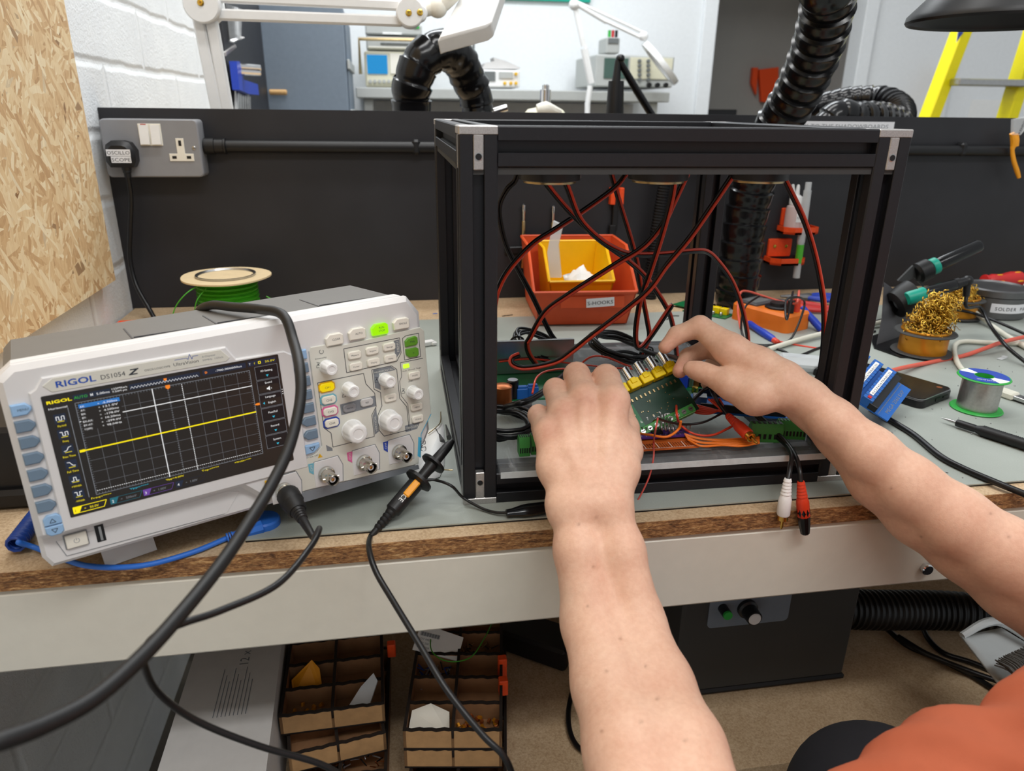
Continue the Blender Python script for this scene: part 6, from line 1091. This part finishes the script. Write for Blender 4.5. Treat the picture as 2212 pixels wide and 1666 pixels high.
q=PY(590,199,2.2); b=MB().use('dowel').lathe([(.008,0),(.010,.002),(.010,.06),(.007,.064)],14,T(PY(582,199,yq-.012).x,yq-.012,PY(582,199,yq-.012).z)@RY(PI/2)); tag(b.build('handle',t),'','') if 0 else part(b,'wooden_pull',t)
# far shelf with instruments
yf=2.95; sa,sb=PY(768,186,yf),PY(1445,207,yf); zs=sa.z-.004
t=thing('far_bench','white far bench shelf along the rear wall carrying instruments','bench',((sa.x+sb.x)/2,3.2,ZF)); part(MB().use('device_grey').box(((sa.x+sb.x)/2,3.19,zs-.022),(sb.x-sa.x,.50,.044),.004),'shelf',t); part(MB().use('carton').box(((sa.x+sb.x)/2,3.42,zs-.15),(sb.x-sa.x-.04,.02,.20)),'shelf_shade',t)  # grey sheet below the shelf stands in for its shade on the white wall
for x in (sa.x+.05,sb.x-.06): part(MB().use('device_grey').box((x,3.0,(zs-.044+ZF)/2),(.04,.04,zs-.044-ZF),.003),'leg',t)
b=MB().use('paper'); a=PY(1135,202,yf-.003); b.box((a.x,a.y,a.z),(.09,.002,.022)); part(b,'notice',t)
b=MB().use('paper'); a=PY(1385,203,yf-.003); b.box((a.x,a.y,a.z),(.10,.002,.010)); part(b,'notice',t)
def inst(name,lab,px0,py0,px1,py1,y,dep,m,cat='instrument'):
    a,c=PY(px0,py0,y),PY(px1,py1,y); zb=max(min(a.z,c.z),zs+.0005) if py1>180 else min(a.z,c.z); zt=max(a.z,c.z); t=thing(name,lab,cat,((a.x+c.x)/2,y,zb)); part(MB().use(m).box(((a.x+c.x)/2,y+dep/2,(zb+zt)/2),(abs(c.x-a.x),dep,zt-zb),.006),'case',t); return t,a.x,c.x,zb,zt
def face(t,px0,py0,px1,py1,y,m,name,d=.006): a,c=PY(px0,py0,y-.002),PY(px1,py1,y-.002); return part(MB().use(m).box(((a.x+c.x)/2,y-.002,(a.z+c.z)/2),(abs(c.x-a.x),d,abs(c.z-a.z)),.001),name,t)
def knobs(t,pts,y,r,m): 
    for p in pts: q=PY(p[0],p[1],y); part(MB().use(m).cyl((q.x,y+.002,q.z),(q.x,y-.016,q.z),r,12,ch=.001),'knob',t)
def posed(objs_px,y): pass
ys=3.00
t,*_=inst('analyser','cream bench analyser with a bright blue screen on the far shelf',786,110,905,190,ys,.35,'device_cream'); face(t,792,118,838,160,ys,'crt_blue','screen'); knobs(t,[(800+i*10,176) for i in range(7)],ys,.008,'device_grey'); face(t,842,115,870,160,ys,'cream_plastic','key_panel'); z1=_[3]
t,a_,b__,zb,zt2=inst('chart_recorder','grey instrument stacked directly on the cream analyser',790,78,915,109.5,ys+.02,.30,'device_grey'); face(t,822,92,884,97,ys+.02,'device_dark','slot'); face(t,795,100,915,106,ys+.02,'cream_plastic','strip')
b=MB().use('tan_metal'); b.tube([PY(779,160,ys-.03),PY(775,84,ys-.03),PY(905,86,ys-.03)],.008,6,1); part(b,'carry_handle',t)
t,*_=inst('plotter','pale grey instrument topmost of the far shelf stack, white label strip',788,50,912,77.5,ys+.03,.28,'device_grey'); face(t,826,70,868,75,ys+.03,'paper','label_strip'); face(t,893,56,906,62,ys+.03,'solder_green','badge')
t,*_=inst('bench_meter','dark handheld meter with blue and orange keys beside the hose arch',1000,76,1026,108.5,ys+.05,.10,'device_dark'); face(t,1003,78,1021,88,ys+.05,'connector_blue','key_block'); face(t,1003,91,1021,101,ys+.05,'carton','key_block')
t,*_=inst('small_instrument','small grey instrument under the dark handheld meter',998,109,1026,190,ys+.05,.25,'device_dark'); face(t,1000,112,1022,116,ys+.05,'cream_plastic','strip')
t,*_=inst('signal_generator','small white generator with a dark screen and a bag on top, on the far shelf',1042,150,1123,190,ys,.22,'white_plastic'); face(t,1046,154,1070,175,ys,'device_dark','screen'); knobs(t,[(1090,180),(1103,180),(1114,180),(1114,160)],ys,.007,'ink_yellow'); face(t,1078,155,1108,170,ys,'device_grey','key_panel')
b=MB().use('carton'); p=[PY(*q,ys+.05) for q in ((1040,149),(1048,136),(1068,132),(1066,124),(1095,132),(1124,146),(1122,149))]; n=len(p); b.add(p+[v+Vector((0,.12,0)) for v in p],[tuple(range(n)),tuple(range(2*n-1,n-1,-1))]+[(i,(i+1)%n,n+(i+1)%n,n+i) for i in range(n)],None,False); solid('cable_bag',b,'grey bag of leads lying on the small white generator','bag')
t,*_=inst('spectrum_analyser','wide grey instrument with a green screen at the right of the far shelf',1288,117,1452,190,ys,.38,'device_grey'); face(t,1306,125,1355,170,ys,'crt_green','screen'); face(t,1362,124,1450,172,ys,'device_cream','key_panel'); knobs(t,[(1380+(i%2)*19,132+(i//2)*10) for i in range(10)],ys,.008,'device_dark'); knobs(t,[(1401,184),(1419,184),(1437,184)],ys,.011,'black_plastic')
a=[PY(1288,118,ys+.001),PY(1288,186,ys+.001)]; 
t,*_=inst('power_supply','small grey supply with coloured posts standing on the wide instrument',1311,80,1338,116.3,ys+.02,.14,'device_grey'); face(t,1314,82,1336,94,ys+.02,'device_dark','meter')
for k,m in enumerate(('solder_green','red_plastic','black_plastic')): q=PY(1316+k*7.5,80,ys+.05); part(MB().use(m).cyl((q.x,q.y,q.z-.004),(q.x,q.y,q.z+.028),.007,10),'binding_post',t)
# second white lamp on the far shelf
y2=2.80; t=thing('magnifier_lamp','slender white magnifier lamp with a round head in front of the far shelf','lamp',PY(1270,240,y2))
def rod(pts,r,name,m='white_plastic',y=y2): return part(MB().use(m).tube([PY(a,c,y) for a,c in pts],r,8,1),name,t)
rod([(1268,320),(1269,225),(1275,185)],.012,'post'); rod([(1277,180),(1262,105)],.016,'post'); rod([(1259,100),(1239,8)],.008,'arm'); rod([(1266,108),(1245,10)],.006,'arm'); rod([(1240,6),(1310,48)],.009,'arm'); rod([(1246,4),(1388,70)],.006,'arm'); rod([(1308,46),(1385,82)],.007,'arm'); part(MB().use('white_plastic').ball(PY(1240,10,y2),.022,14,8),'joint',t); part(MB().use('white_plastic').ball(PY(1390,78,y2),.020,14,8),'joint',t)
a,c=PY(1392,92,y2),PY(1459,180,y2); m_=(a+c)/2; F=frame(m_,c-a,Vector((.2,1,.1))); rr=(c-a).length/2; b=lm('white_plastic',F); b.lathe([(rr*.72,-.012),(rr,-.012),(rr*1.02,0),(rr,.012),(rr*.72,.012),(rr*.72,-.012)],36,cap=False); part(b,'ring',t); b=lm('milky',F); b.lathe([(rr*.73,-.004),(rr*.73,.004)],32); part(b,'lens',t)
a=PY(1172,4,3.4); solid('green_sign',MB().use('teal_plastic').box((a.x,3.437,a.z+.078),(.50,.02,.14),.002),'green panel on the rear wall cut by the top edge','sign')
# black jointed arm and chrome column on the rear bench
y3=1.05; t=thing('black_arm_lamp','black jointed lamp arm with a thick grip rising behind the tool board','lamp',PY(1330,300,y3)); part(MB().use('black_plastic').tube([Vector((PY(1324,320,y3).x,y3,.0005)),PY(1326,300,y3),PY(1328,245,y3),PY(1331,175,y3)],[.024,.019,.019,.016],16,2),'grip',t); part(MB().use('black_plastic').tube([PY(1331,176,y3),PY(1335,130,y3)],[.009,.006],12,1),'neck',t); part(MB().use('black_gloss').tube([PY(1337,130,y3),PY(1372,190,y3),PY(1420,268,y3),PY(1440,300,y3)],[.007,.008,.008,.008],12,1),'rod',t); part(MB().use('black_gloss').ball(PY(1340,127,y3),.0095,12,8),'joint',t)
y4=1.25; t=thing('microscope_stand','cream domed stand with a chrome column just showing above the tool board','stand',PY(1175,300,y4)); q=PY(1177,262,y4); part(MB().use('device_cream').lathe([(.060,-(q.z-.0005)),(.058,-.20),(.060,-.02),(.055,.01),(.040,.026),(.012,.032)],32,T(q.x,q.y,q.z)),'base',t); part(MB().use('chrome').lathe([(.0125,.02),(.0125,.068),(.008,.070),(.008,.078),(.004,.080)],20,T(q.x,q.y,q.z)),'column',t); part(MB().use('cream_plastic').tube([PY(1160,238,y4-.06),PY(1180,236,y4-.06),PY(1210,243,y4-.05)],[.012,.017,.008],10,3),'knob',t)
y5=1.0; p=PY(1082,238,y5); b=MB().use('chrome').cyl((p.x-.012,y5,p.z-.12),(p.x-.012,y5,p.z-.002),.006,12); b.cyl((p.x-.014,y5,p.z-.003),(p.x+.012,y5,p.z+.005),.007,12); solid('clamp_post',b,'short chrome clamp post with a cross pin just above the tool board','post')
# ladder, plank, things in the dark store
yL=1.9; t=thing('step_ladder','yellow step ladder with aluminium treads standing at the right rear','ladder',(PY(2080,250,yL).x,yL,ZF))
def lad(a,c,w,d,m,name,y=yL): 
    a,c=PY(*a,y),PY(*c,y); dd=c-a; b=MB().use(m); b.M=frame(a,dd,(0,1,0)); b.box((dd.length/2,0,0),(dd.length,d,w),.003); return part(b,name,t)
def down(p,q,y): a,c=PY(*p,y),PY(*q,y); k=(ZF+.0035-a.z)/(c.z-a.z); return a+(c-a)*k
def rail(p,q,y,w):
    a=PY(*p,y); c=down(p,q,y); dd=c-a; b=MB().use('yellow_ladder'); b.M=frame(a,dd,(0,1,0)); b.box((dd.length/2,0,0),(dd.length,.06,w),.003); return part(b,'rail',t)
rail((2110,-20),(2006,255),yL,.040); rail((2262,-20),(2175,255),yL-.02,.040)
a,c=PY(2042,179,yL-.01),PY(2202,180,yL-.03); b=MB().use('steel'); b.box(((a.x+c.x)/2,yL-.03,(a.z+c.z)/2),(c.x-a.x,.09,.022),.003); part(b,'tread',t); z_=a.z
for k in (1,2): f=.32*k; b=MB().use('steel'); b.box(((a.x+c.x)/2-.10*k,yL-.03,z_-f),(c.x-a.x+.04*k,.09,.022),.003); part(b,'tread',t)
q=PY(2076,72,yL-.032); b=MB().use('paper'); F=frame((q.x,yL-.033,q.z),(1,0,0),(0,0,1)); b.M=F; b.poly([(-.016,.016,0),(.014,.016,0),(-.012,-.030,0)][::-1]); b.use('ink_navy').poly([(-.012,.004,.0006),(.008,.004,.0006),(-.010,-.024,.0006)][::-1]); part(b,'sticker',t)
a=PY(2062,210,3.2); solid('plank',MB().use('dowel').tube([Vector((a.x-.30,3.30,ZF+.012)),Vector((a.x-.02,3.36,a.z-.02)),Vector((a.x+.05,3.38,a.z+.15))],.022,6,1,flat=(1,.5)),'pale wooden plank leaning on the rear wall behind the ladder','plank')
a=PY(2095,120,3.3); solid('wall_trunking',MB().use('white_paint').box((a.x,YW-.013,.45),(.05,.024,2.69),.003),'white vertical trunking on the rear wall behind the ladder','trunking')
p=PY(2180,240,3.3); solid('wall_notice',MB().use('paper').box((p.x,YW-.002,p.z),(.25,.003,.12)),'white printed sheet low on the rear wall behind the ladder','notice')
yd=YW+.95
for i,(pts,m,lab) in enumerate((([(1640,150),(1682,145),(1680,222),(1645,220)],'orange_print','broad orange tool hanging in the dark store'),([(1627,146),(1638,146),(1634,205),(1624,180)],'orange_print','narrow orange tool hanging left of the broad one in the store'))):
    p=[PY(a,c,yd-.02) for a,c in pts]; n=len(p); b=MB().use(m); b.add(p+[v+Vector((0,.03,0)) for v in p],[tuple(range(n)),tuple(range(2*n-1,n-1,-1))]+[(k,(k+1)%n,n+(k+1)%n,n+k) for k in range(n)],None,False); solid('hanging_tool',b,lab,'tool')
q0,q1=PY(1520,236,3.9),PY(1585,236,3.9); solid('dark_box',MB().use('black_plastic').box(((q0.x+q1.x)/2,3.95,(q0.z+ZF)/2),(q1.x-q0.x,.2,q0.z-ZF),.004),'dark box standing just inside the store doorway','box')
# ---------------------------------------------------------------- the person: one smooth body surface, clothes as children
def rcone(P,a,b,r1,r2):
    a=np.array(a);b=np.array(b); ba=b-a; L2=ba@ba+1e-12; h=np.clip(((P-a)@ba)/L2,0,1)
    return np.linalg.norm(P-a-h[:,None]*ba,axis=1)-(r1+(r2-r1)*h)
def smin(a,b,k):
    h=np.clip(.5+.5*(b-a)/k,0,1); return b*(1-h)+a*h-k*h*(1-h)
def surface_nets(D,o,h):
    S=D<0; nx,ny,nz=D.shape; C=(nx-1,ny-1,nz-1); acc=np.zeros(C+(3,),np.float32); cnt=np.zeros(C,np.int8)
    offs=[(0,0),(1,0),(0,1),(1,1)]
    for ax in range(3):
        o1,o2=[i for i in range(3) if i!=ax]
        for (p,q) in offs:
            s0=[slice(0,-1)]*3; 
            for a_,v in ((o1,p),(o2,q)): s0[a_]=slice(v,D.shape[a_]-1+v)
            s1=list(s0); s0[ax]=slice(0,-1); s1[ax]=slice(1,None)
            A,B=D[tuple(s0)],D[tuple(s1)]; m=(A<0)!=(B<0); t=np.where(m,A/np.where(m,A-B,1),0)
            acc[...,ax]+=np.where(m,t,0); acc[...,o1]+=m*p; acc[...,o2]+=m*q; cnt+=m
    act=cnt>0; idx=-np.ones(C,np.int64); idx[act]=np.arange(act.sum()); g=np.argwhere(act)
    V=(g+acc[act]/cnt[act][:,None])*h+o; F=[]
    for ax in range(3):
        o1,o2=[i for i in range(3) if i!=ax]; s0=[slice(None)]*3; s1=[slice(None)]*3; s0[ax]=slice(0,-1); s1[ax]=slice(1,None)
        e=np.argwhere(S[tuple(s0)]!=S[tuple(s1)]); e=e[(e[:,o1]>0)&(e[:,o2]>0)&(e[:,o1]<C[o1])&(e[:,o2]<C[o2])]
        q=[]
        for d1,d2 in ((-1,-1),(0,-1),(0,0),(-1,0)): c=e.copy(); c[:,o1]+=d1; c[:,o2]+=d2; q.append(idx[c[:,0],c[:,1],c[:,2]])
        q=np.stack(q,1); fl=S[tuple(s0)][e[:,0],e[:,1],e[:,2]]^(ax==1); q[~fl]=q[~fl][:,::-1]; F.append(q)
    return V,np.concatenate(F)
def polygonise(f,lo,hi,h,cf=5):
    lo=np.array(lo)-.01; n=np.ceil((np.array(hi)+.01-lo)/h).astype(int); n=(n//cf+1)*cf; nc=n//cf
    G=np.stack(np.meshgrid(*[lo[i]+(np.arange(nc[i])+.5)*h*cf-h*.5 for i in range(3)],indexing='ij'),-1).reshape(-1,3)
    Dc=f(G).reshape(nc); D=np.repeat(np.repeat(np.repeat(Dc,cf,0),cf,1),cf,2).astype(np.float32); m=np.abs(D)<h*cf*1.4
    I=np.argwhere(m); D[m]=f(lo+I*h); return surface_nets(D,lo,h)
def bounds(chs): 
    A=np.array([np.array(p)-r for c in chs for p,r in c]+[np.array(p)+r for c in chs for p,r in c]); return A.min(0),A.max(0)
def field(base,fingers,kb,kf=.010,kc=.004):
    def chain(P,c,k,D=None):
        for (a,r1),(b,r2) in zip(c,c[1:]):
            d=rcone(P,a,b,r1,r2); D=d if D is None else smin(D,d,k)
        return D
    def f(P):
        B=None
        for c in base: B=chain(P,c,kb,B)
        out=B
        for c in fingers: out=np.minimum(out,smin(B,chain(P,c,kc),kf))
        return out
    return f
def pd(x,y,t): return np.array(PD(x,y,t))
# left arm: palm bones, wrist, forearm, upper arm
LM={'p':(1183,934,.606),'r':(1216,892,.614),'m':(1262,862,.619),'i':(1324,866,.613)}
Lb=[[(pd(1238,1095,.572),.0160),(pd(1199,1010,.588),.0135),(pd(*LM['p']),.0112)],[(pd(1260,1092,.570),.0165),(pd(1220,985,.594),.0150),(pd(*LM['r']),.0122)],[(pd(1284,1090,.569),.0165),(pd(1262,970,.596),.0158),(pd(*LM['m']),.0132)],[(pd(1314,1090,.569),.0160),(pd(1316,975,.594),.0155),(pd(*LM['i']),.0132)],
[(pd(1320,1085,.574),.0150),(pd(1340,1015,.588),.0145),(pd(1344,955,.606),.0130)],
[(pd(1238,1095,.572),.0160),(pd(1250,1190,.560),.0180),(pd(1280,1345,.548),.0228),(pd(1318,1480,.512),.0262),(pd(1362,1620,.468),.0295),(pd(1420,1850,.420),.034),(pd(1450,2050,.390),.036)],
[(pd(1318,1095,.570),.0155),(pd(1342,1190,.560),.0170),(pd(1376,1345,.548),.0200),(pd(1422,1480,.512),.0238),(pd(1472,1620,.468),.0275),(pd(1530,1850,.420),.034),(pd(1580,2050,.390),.036)],
[(pd(1285,1150,.575),.018),(pd(1326,1345,.562),.026),(pd(1370,1480,.525),.031),(pd(1420,1640,.475),.035)],
[(pd(1212,1092,.570),.0118),(pd(1214,1102,.570),.0118)],
[(pd(1280,1045,.5635),.0022),(pd(1262,970,.5815),.0026),(pd(1262,880,.6025),.0032)],[(pd(1300,1045,.5640),.0022),(pd(1312,975,.5800),.0024),(pd(1322,885,.5985),.0030)],[(pd(1262,1045,.5650),.0020),(pd(1232,975,.5800),.0024),(pd(1217,905,.6000),.0030)]]
def fing(m,pip,dip,tip,r,pull=0): return [(pd(*m),r[0]),(pd(*pip),r[1]),(pd(*dip),r[2]),(pd(*tip),r[3])]
Lf=[fing(LM['p'],(1163,897,.636),(1168,925,.652),(1176,948,.640),(.0115,.0088,.0078,.0068)),
 fing(LM['r'],(1200,843,.650),(1212,870,.672),(1226,900,.662),(.0125,.0104,.0090,.0075)),
 fing(LM['m'],(1246,811,.658),(1262,838,.682),(1280,872,.676),(.0135,.0116,.0098,.0080)),
 fing(LM['i'],(1309,817,.650),(1318,838,.674),(1330,868,.668),(.0138,.0120,.0100,.0082)),
 [(pd(1352,975,.604),.0145),(pd(1350,925,.630),.0118),(pd(1342,885,.652),.0098)]]
# right arm
RMi=(1578,756,.672)
Rb=[[(pd(1690,820,.655),.0165),(pd(1640,794,.664),.0170),(pd(*RMi),.0150)],[(pd(1692,832,.658),.0170),(pd(1640,818,.674),.0185),(pd(1590,772,.695),.0140)],[(pd(1692,838,.665),.0165),(pd(1645,830,.690),.0170),(pd(1600,795,.715),.0130)],[(pd(1692,842,.670),.0160),(pd(1655,845,.700),.0150),(pd(1612,820,.728),.0115)],
[(pd(1685,850,.652),.0160),(pd(1630,852,.655),.0165),(pd(1578,828,.662),.0125)],[(pd(1635,856,.658),.0150),(pd(1600,840,.664),.0130)],
[(pd(1690,824,.652),.0165),(pd(1745,860,.648),.0160),(pd(1800,910,.640),.0190),(pd(1880,980,.630),.0225),(pd(1962,1050,.622),.0255),(pd(2060,1124,.614),.0285),(pd(2170,1200,.605),.0310),(pd(2330,1312,.590),.035),(pd(2460,1400,.575),.037)],
[(pd(1690,846,.664),.0160),(pd(1752,888,.662),.0160),(pd(1812,942,.655),.0190),(pd(1898,1034,.645),.0250),(pd(1988,1108,.640),.0285),(pd(2090,1180,.630),.0305),(pd(2200,1262,.618),.033),(pd(2350,1365,.60),.036)]]
Rf=[[(pd(*RMi),.0150),(pd(1512,706,.690),.0102),(pd(1463,724,.697),.0085),(pd(1437,750,.696),.0066)],
 [(pd(1590,772,.695),.0135),(pd(1534,750,.715),.0098),(pd(1487,771,.715),.0082),(pd(1468,802,.702),.0070)],
 [(pd(1600,795,.715),.0125),(pd(1552,775,.748),.0098),(pd(1530,800,.760),.0080),(pd(1528,828,.750),.0068)],
 [(pd(1612,820,.728),.0110),(pd(1578,815,.755),.0086),(pd(1565,836,.758),.0072),(pd(1572,855,.748),.0062)],
 [(pd(1578,832,.662),.0135),(pd(1528,808,.674),.0092),(pd(1510,802,.678),.0088),(pd(1493,797,.681),.0076)]]
KN=[(pd(*LM[k][:2],LM[k][2]-.015),.012,.8) for k in 'prmi']+[(pd(1163,893,.628),.009,.5),(pd(1200,838,.640),.010,.5),(pd(1246,803,.648),.010,.5),(pd(1309,808,.639),.010,.5),(pd(1437,752,.69),.012,.9),(pd(1468,800,.70),.012,1.3),(pd(1493,797,.675),.008,.5),(pd(1512,700,.68),.010,.4),(pd(1578,745,.66),.012,.3),(pd(1460,724,.69),.006,.5)]
MO=[(1288,1118,.55),(1250,1133,.55),(1282,1225,.54),(1340,1380,.52),(1395,1440,.49),(1310,1450,.50),(1420,1510,.46),(1385,1560,.45),(1300,1580,.45),(1933,924,.62),(1925,1055,.60),(2140,1110,.58),(1990,1160,.6),(2180,1160,.57),(1480,1600,.44),(1270,1310,.53)]
VV=[];FF=[];o_=0
for bs,fs,h in ((Lb,Lf,.0016),(Rb,Rf,.0017)):
    lo,hi=bounds(bs+fs); V,F=polygonise(field(bs,fs,.009,.0055),lo,hi,h); VV.append(V); FF.append(F+o_); o_+=len(V)
# upper arms, shoulders, neck and head (outside the picture)
el,er=pd(1515,2050,.390),pd(2440,1390,.578); shl,shr=np.array([.28,-.47,.10]),np.array([.70,-.42,.12]); hc=np.array([.49,-.42,.40]); nk=np.array([.49,-.45,.20])
Ub=[[(el,.043),(el*.5+shl*.5,.050),(shl,.062)],[(er,.043),(er*.5+shr*.5,.050),(shr,.062)],[(shl,.06),(nk,.055),(shr,.06)],[(nk,.055),(hc-np.array([0,.005,.11]),.052)],[(hc+np.array([0,-.02,.02]),.082),(hc+np.array([0,.02,.01]),.078)],[(hc+np.array([0,.035,-.02]),.058),(hc+np.array([0,.055,-.075]),.030)],[(hc+np.array([0,.088,-.005]),.012),(hc+np.array([0,.110,-.030]),.012)],[(hc+np.array([-.078,.0,-.01]),.012),(hc+np.array([-.080,-.008,-.035]),.010)],[(hc+np.array([.078,.0,-.01]),.012),(hc+np.array([.080,-.008,-.035]),.010)],[(hc+np.array([-.022,.085,-.062]),.008),(hc+np.array([.022,.085,-.062]),.008)]]
lo,hi=bounds(Ub); V,F=polygonise(field(Ub,[],.02),lo,hi,.007); VV.append(V); FF.append(F+o_)
V=np.concatenate(VV); F=np.concatenate(FF)
t=NT('skin'); at=t.n('ShaderNodeAttribute',attribute_name='redness'); am=t.n('ShaderNodeAttribute',attribute_name='mole'); n1=t.noise(38,4); n2=t.noise(260,3)
c=t.ramp(n1.outputs[0],[(0.3,'#dcae95'),(0.7,'#e6bfa6')]); c=t.mix(0.16,c,t.ramp(n2.outputs[0],[(0.35,'#b87f68'),(0.65,'#e6c3ab')])); c=t.mix(at.outputs['Fac'],c,'#bd6f5c'); c=t.mix(am.outputs['Fac'],c,'#7a4630'); t.base(c)
t.b.inputs['Roughness'].default_value=.52; t.b.inputs['Specular IOR Level'].default_value=.35; t.b.inputs['Subsurface Weight'].default_value=.12; t.b.inputs['Subsurface Radius'].default_value=(.006,.0025,.0015); t.b.inputs['Subsurface Scale'].default_value=1.0
t.bump(t.noise(850,3,.6).outputs[0],.22,.0006); reg('skin',t)
pe=thing('person','person in an orange shirt and dark trousers reaching both bare hands into the frame','person',(.50,-.25,ZF))
b=MB().use('skin'); b.add([Vector(v) for v in V],[tuple(f) for f in F.tolist()]); body=b.build('body',pe,0)
n=len(body.data.vertices); red=np.zeros(n); mole=np.zeros(n)
if n==len(V):
    for p,r,a in KN: red+=a*np.exp(-(((V-p)**2).sum(1))/(r*r))
    dirs=V-CAM
    for x,y,_t in MO:
        d=ray(x,y); d=d/np.linalg.norm(d); tt=dirs@d; perp=np.linalg.norm(dirs-tt[:,None]*d,axis=1); mole=np.maximum(mole,np.exp(-(perp/.0011)**2)*.5)
    for nm,arr in (('redness',np.clip(red*.42,0,.5)),('mole',mole)): a_=body.data.attributes.new(nm,'FLOAT','POINT'); a_.data.foreach_set('value',arr.astype(np.float32))
def sd_part(name,m,base,h,k=.03,mod=None,smooth=0,fold=None):
    lo,hi=bounds(base); f=field(base,[],k); g=f if fold is None else (lambda P:f(P)+fold(P)); V,F=polygonise(g,lo,hi,h); b=MB().use(m); b.add([Vector(v) for v in V],[tuple(q) for q in F.tolist()]); return b.build(name,pe,smooth)
# thumb nail of the right hand
q=PD(1490,786,.672); nv=(Vector(CAM)-q).normalized(); up=(nv*.55+Vector((0,0,1))).normalized(); ax=(PD(1493,797,.681)-PD(1528,808,.674)).normalized(); b=MB().use('skin'); 
fold=lambda P:.0035*np.sin(P[:,0]*62+P[:,2]*38)+.003*np.sin(P[:,2]*95-P[:,0]*60+P[:,1]*50)+.002*np.sin(P[:,0]*170+P[:,1]*120)
sh=[[(np.array([.42,-.36,-.30]),.115),(np.array([.45,-.39,-.10]),.115),(np.array([.47,-.44,.06]),.11)],[(np.array([.58,-.36,-.30]),.115),(np.array([.57,-.39,-.10]),.115),(np.array([.54,-.44,.06]),.11)],[(np.array([.40,-.47,.08]),.075),(shl,.070),(shl*.62+el*.38,.064)],[(np.array([.62,-.45,.08]),.085),(shr,.075),(shr*.62+er*.38,.068)],[(pd(2080,1635,.44),.028),(pd(2160,1685,.44),.034),(pd(2300,1640,.44),.045)],[(pd(1820,1730,.44),.020),(pd(1950,1718,.44),.0235),(pd(2080,1640,.44),.028)],[(pd(2285,1590,.44),.026),(pd(2350,1540,.44),.03)],[(pd(1900,1790,.43),.035),(pd(2150,1760,.43),.05),(pd(2350,1750,.42),.06)]]
sd_part('shirt','shirt_orange',sh,.005,.012,fold=fold)
kn=np.array(PD(1893,1765,.62)); tr=[[(np.array([.43,-.34,-.42]),.11),(kn,.068),(kn+np.array([.01,.03,-.10]),.062),(np.array([kn[0]+.01,kn[1]+.02,ZF+.08]),.050)],[(np.array([.57,-.34,-.42]),.11),(kn+np.array([.30,-.02,0]),.068),(kn+np.array([.30,.0,-.10]),.062),(np.array([kn[0]+.30,kn[1],ZF+.08]),.050)],[(np.array([.42,-.34,-.40]),.12),(np.array([.58,-.34,-.40]),.12)]]
sd_part('trousers','trouser_black',tr,.008,.03)
for dx in (0.01,.30):
    c=np.array([kn[0]+dx,kn[1]+.02,ZF+.0405]); sd_part('shoe','black_rubber',[[(c+np.array([0,-.05,0]),.038),(c+np.array([0,.10,-.005]),.033)],[(c+np.array([0,-.05,.04]),.04),(c+np.array([0,0,.03]),.04)]],.007,.02)
ha=[[(hc+np.array([0,-.035,.035]),.088),(hc+np.array([0,.02,.045]),.074)],[(hc+np.array([0,-.06,-.02]),.07),(hc+np.array([0,-.05,.03]),.085)]]
sd_part('hair','trouser_black',ha,.007,.02)
for s in (-1,1): p=hc+np.array([s*.032,.082,.008]); b=MB().use('white_plastic').ball(p,.012,12,8); b.use('black_gloss').ball(p+np.array([0,.0085,0]),.005,10,6); b.build('eye',pe)
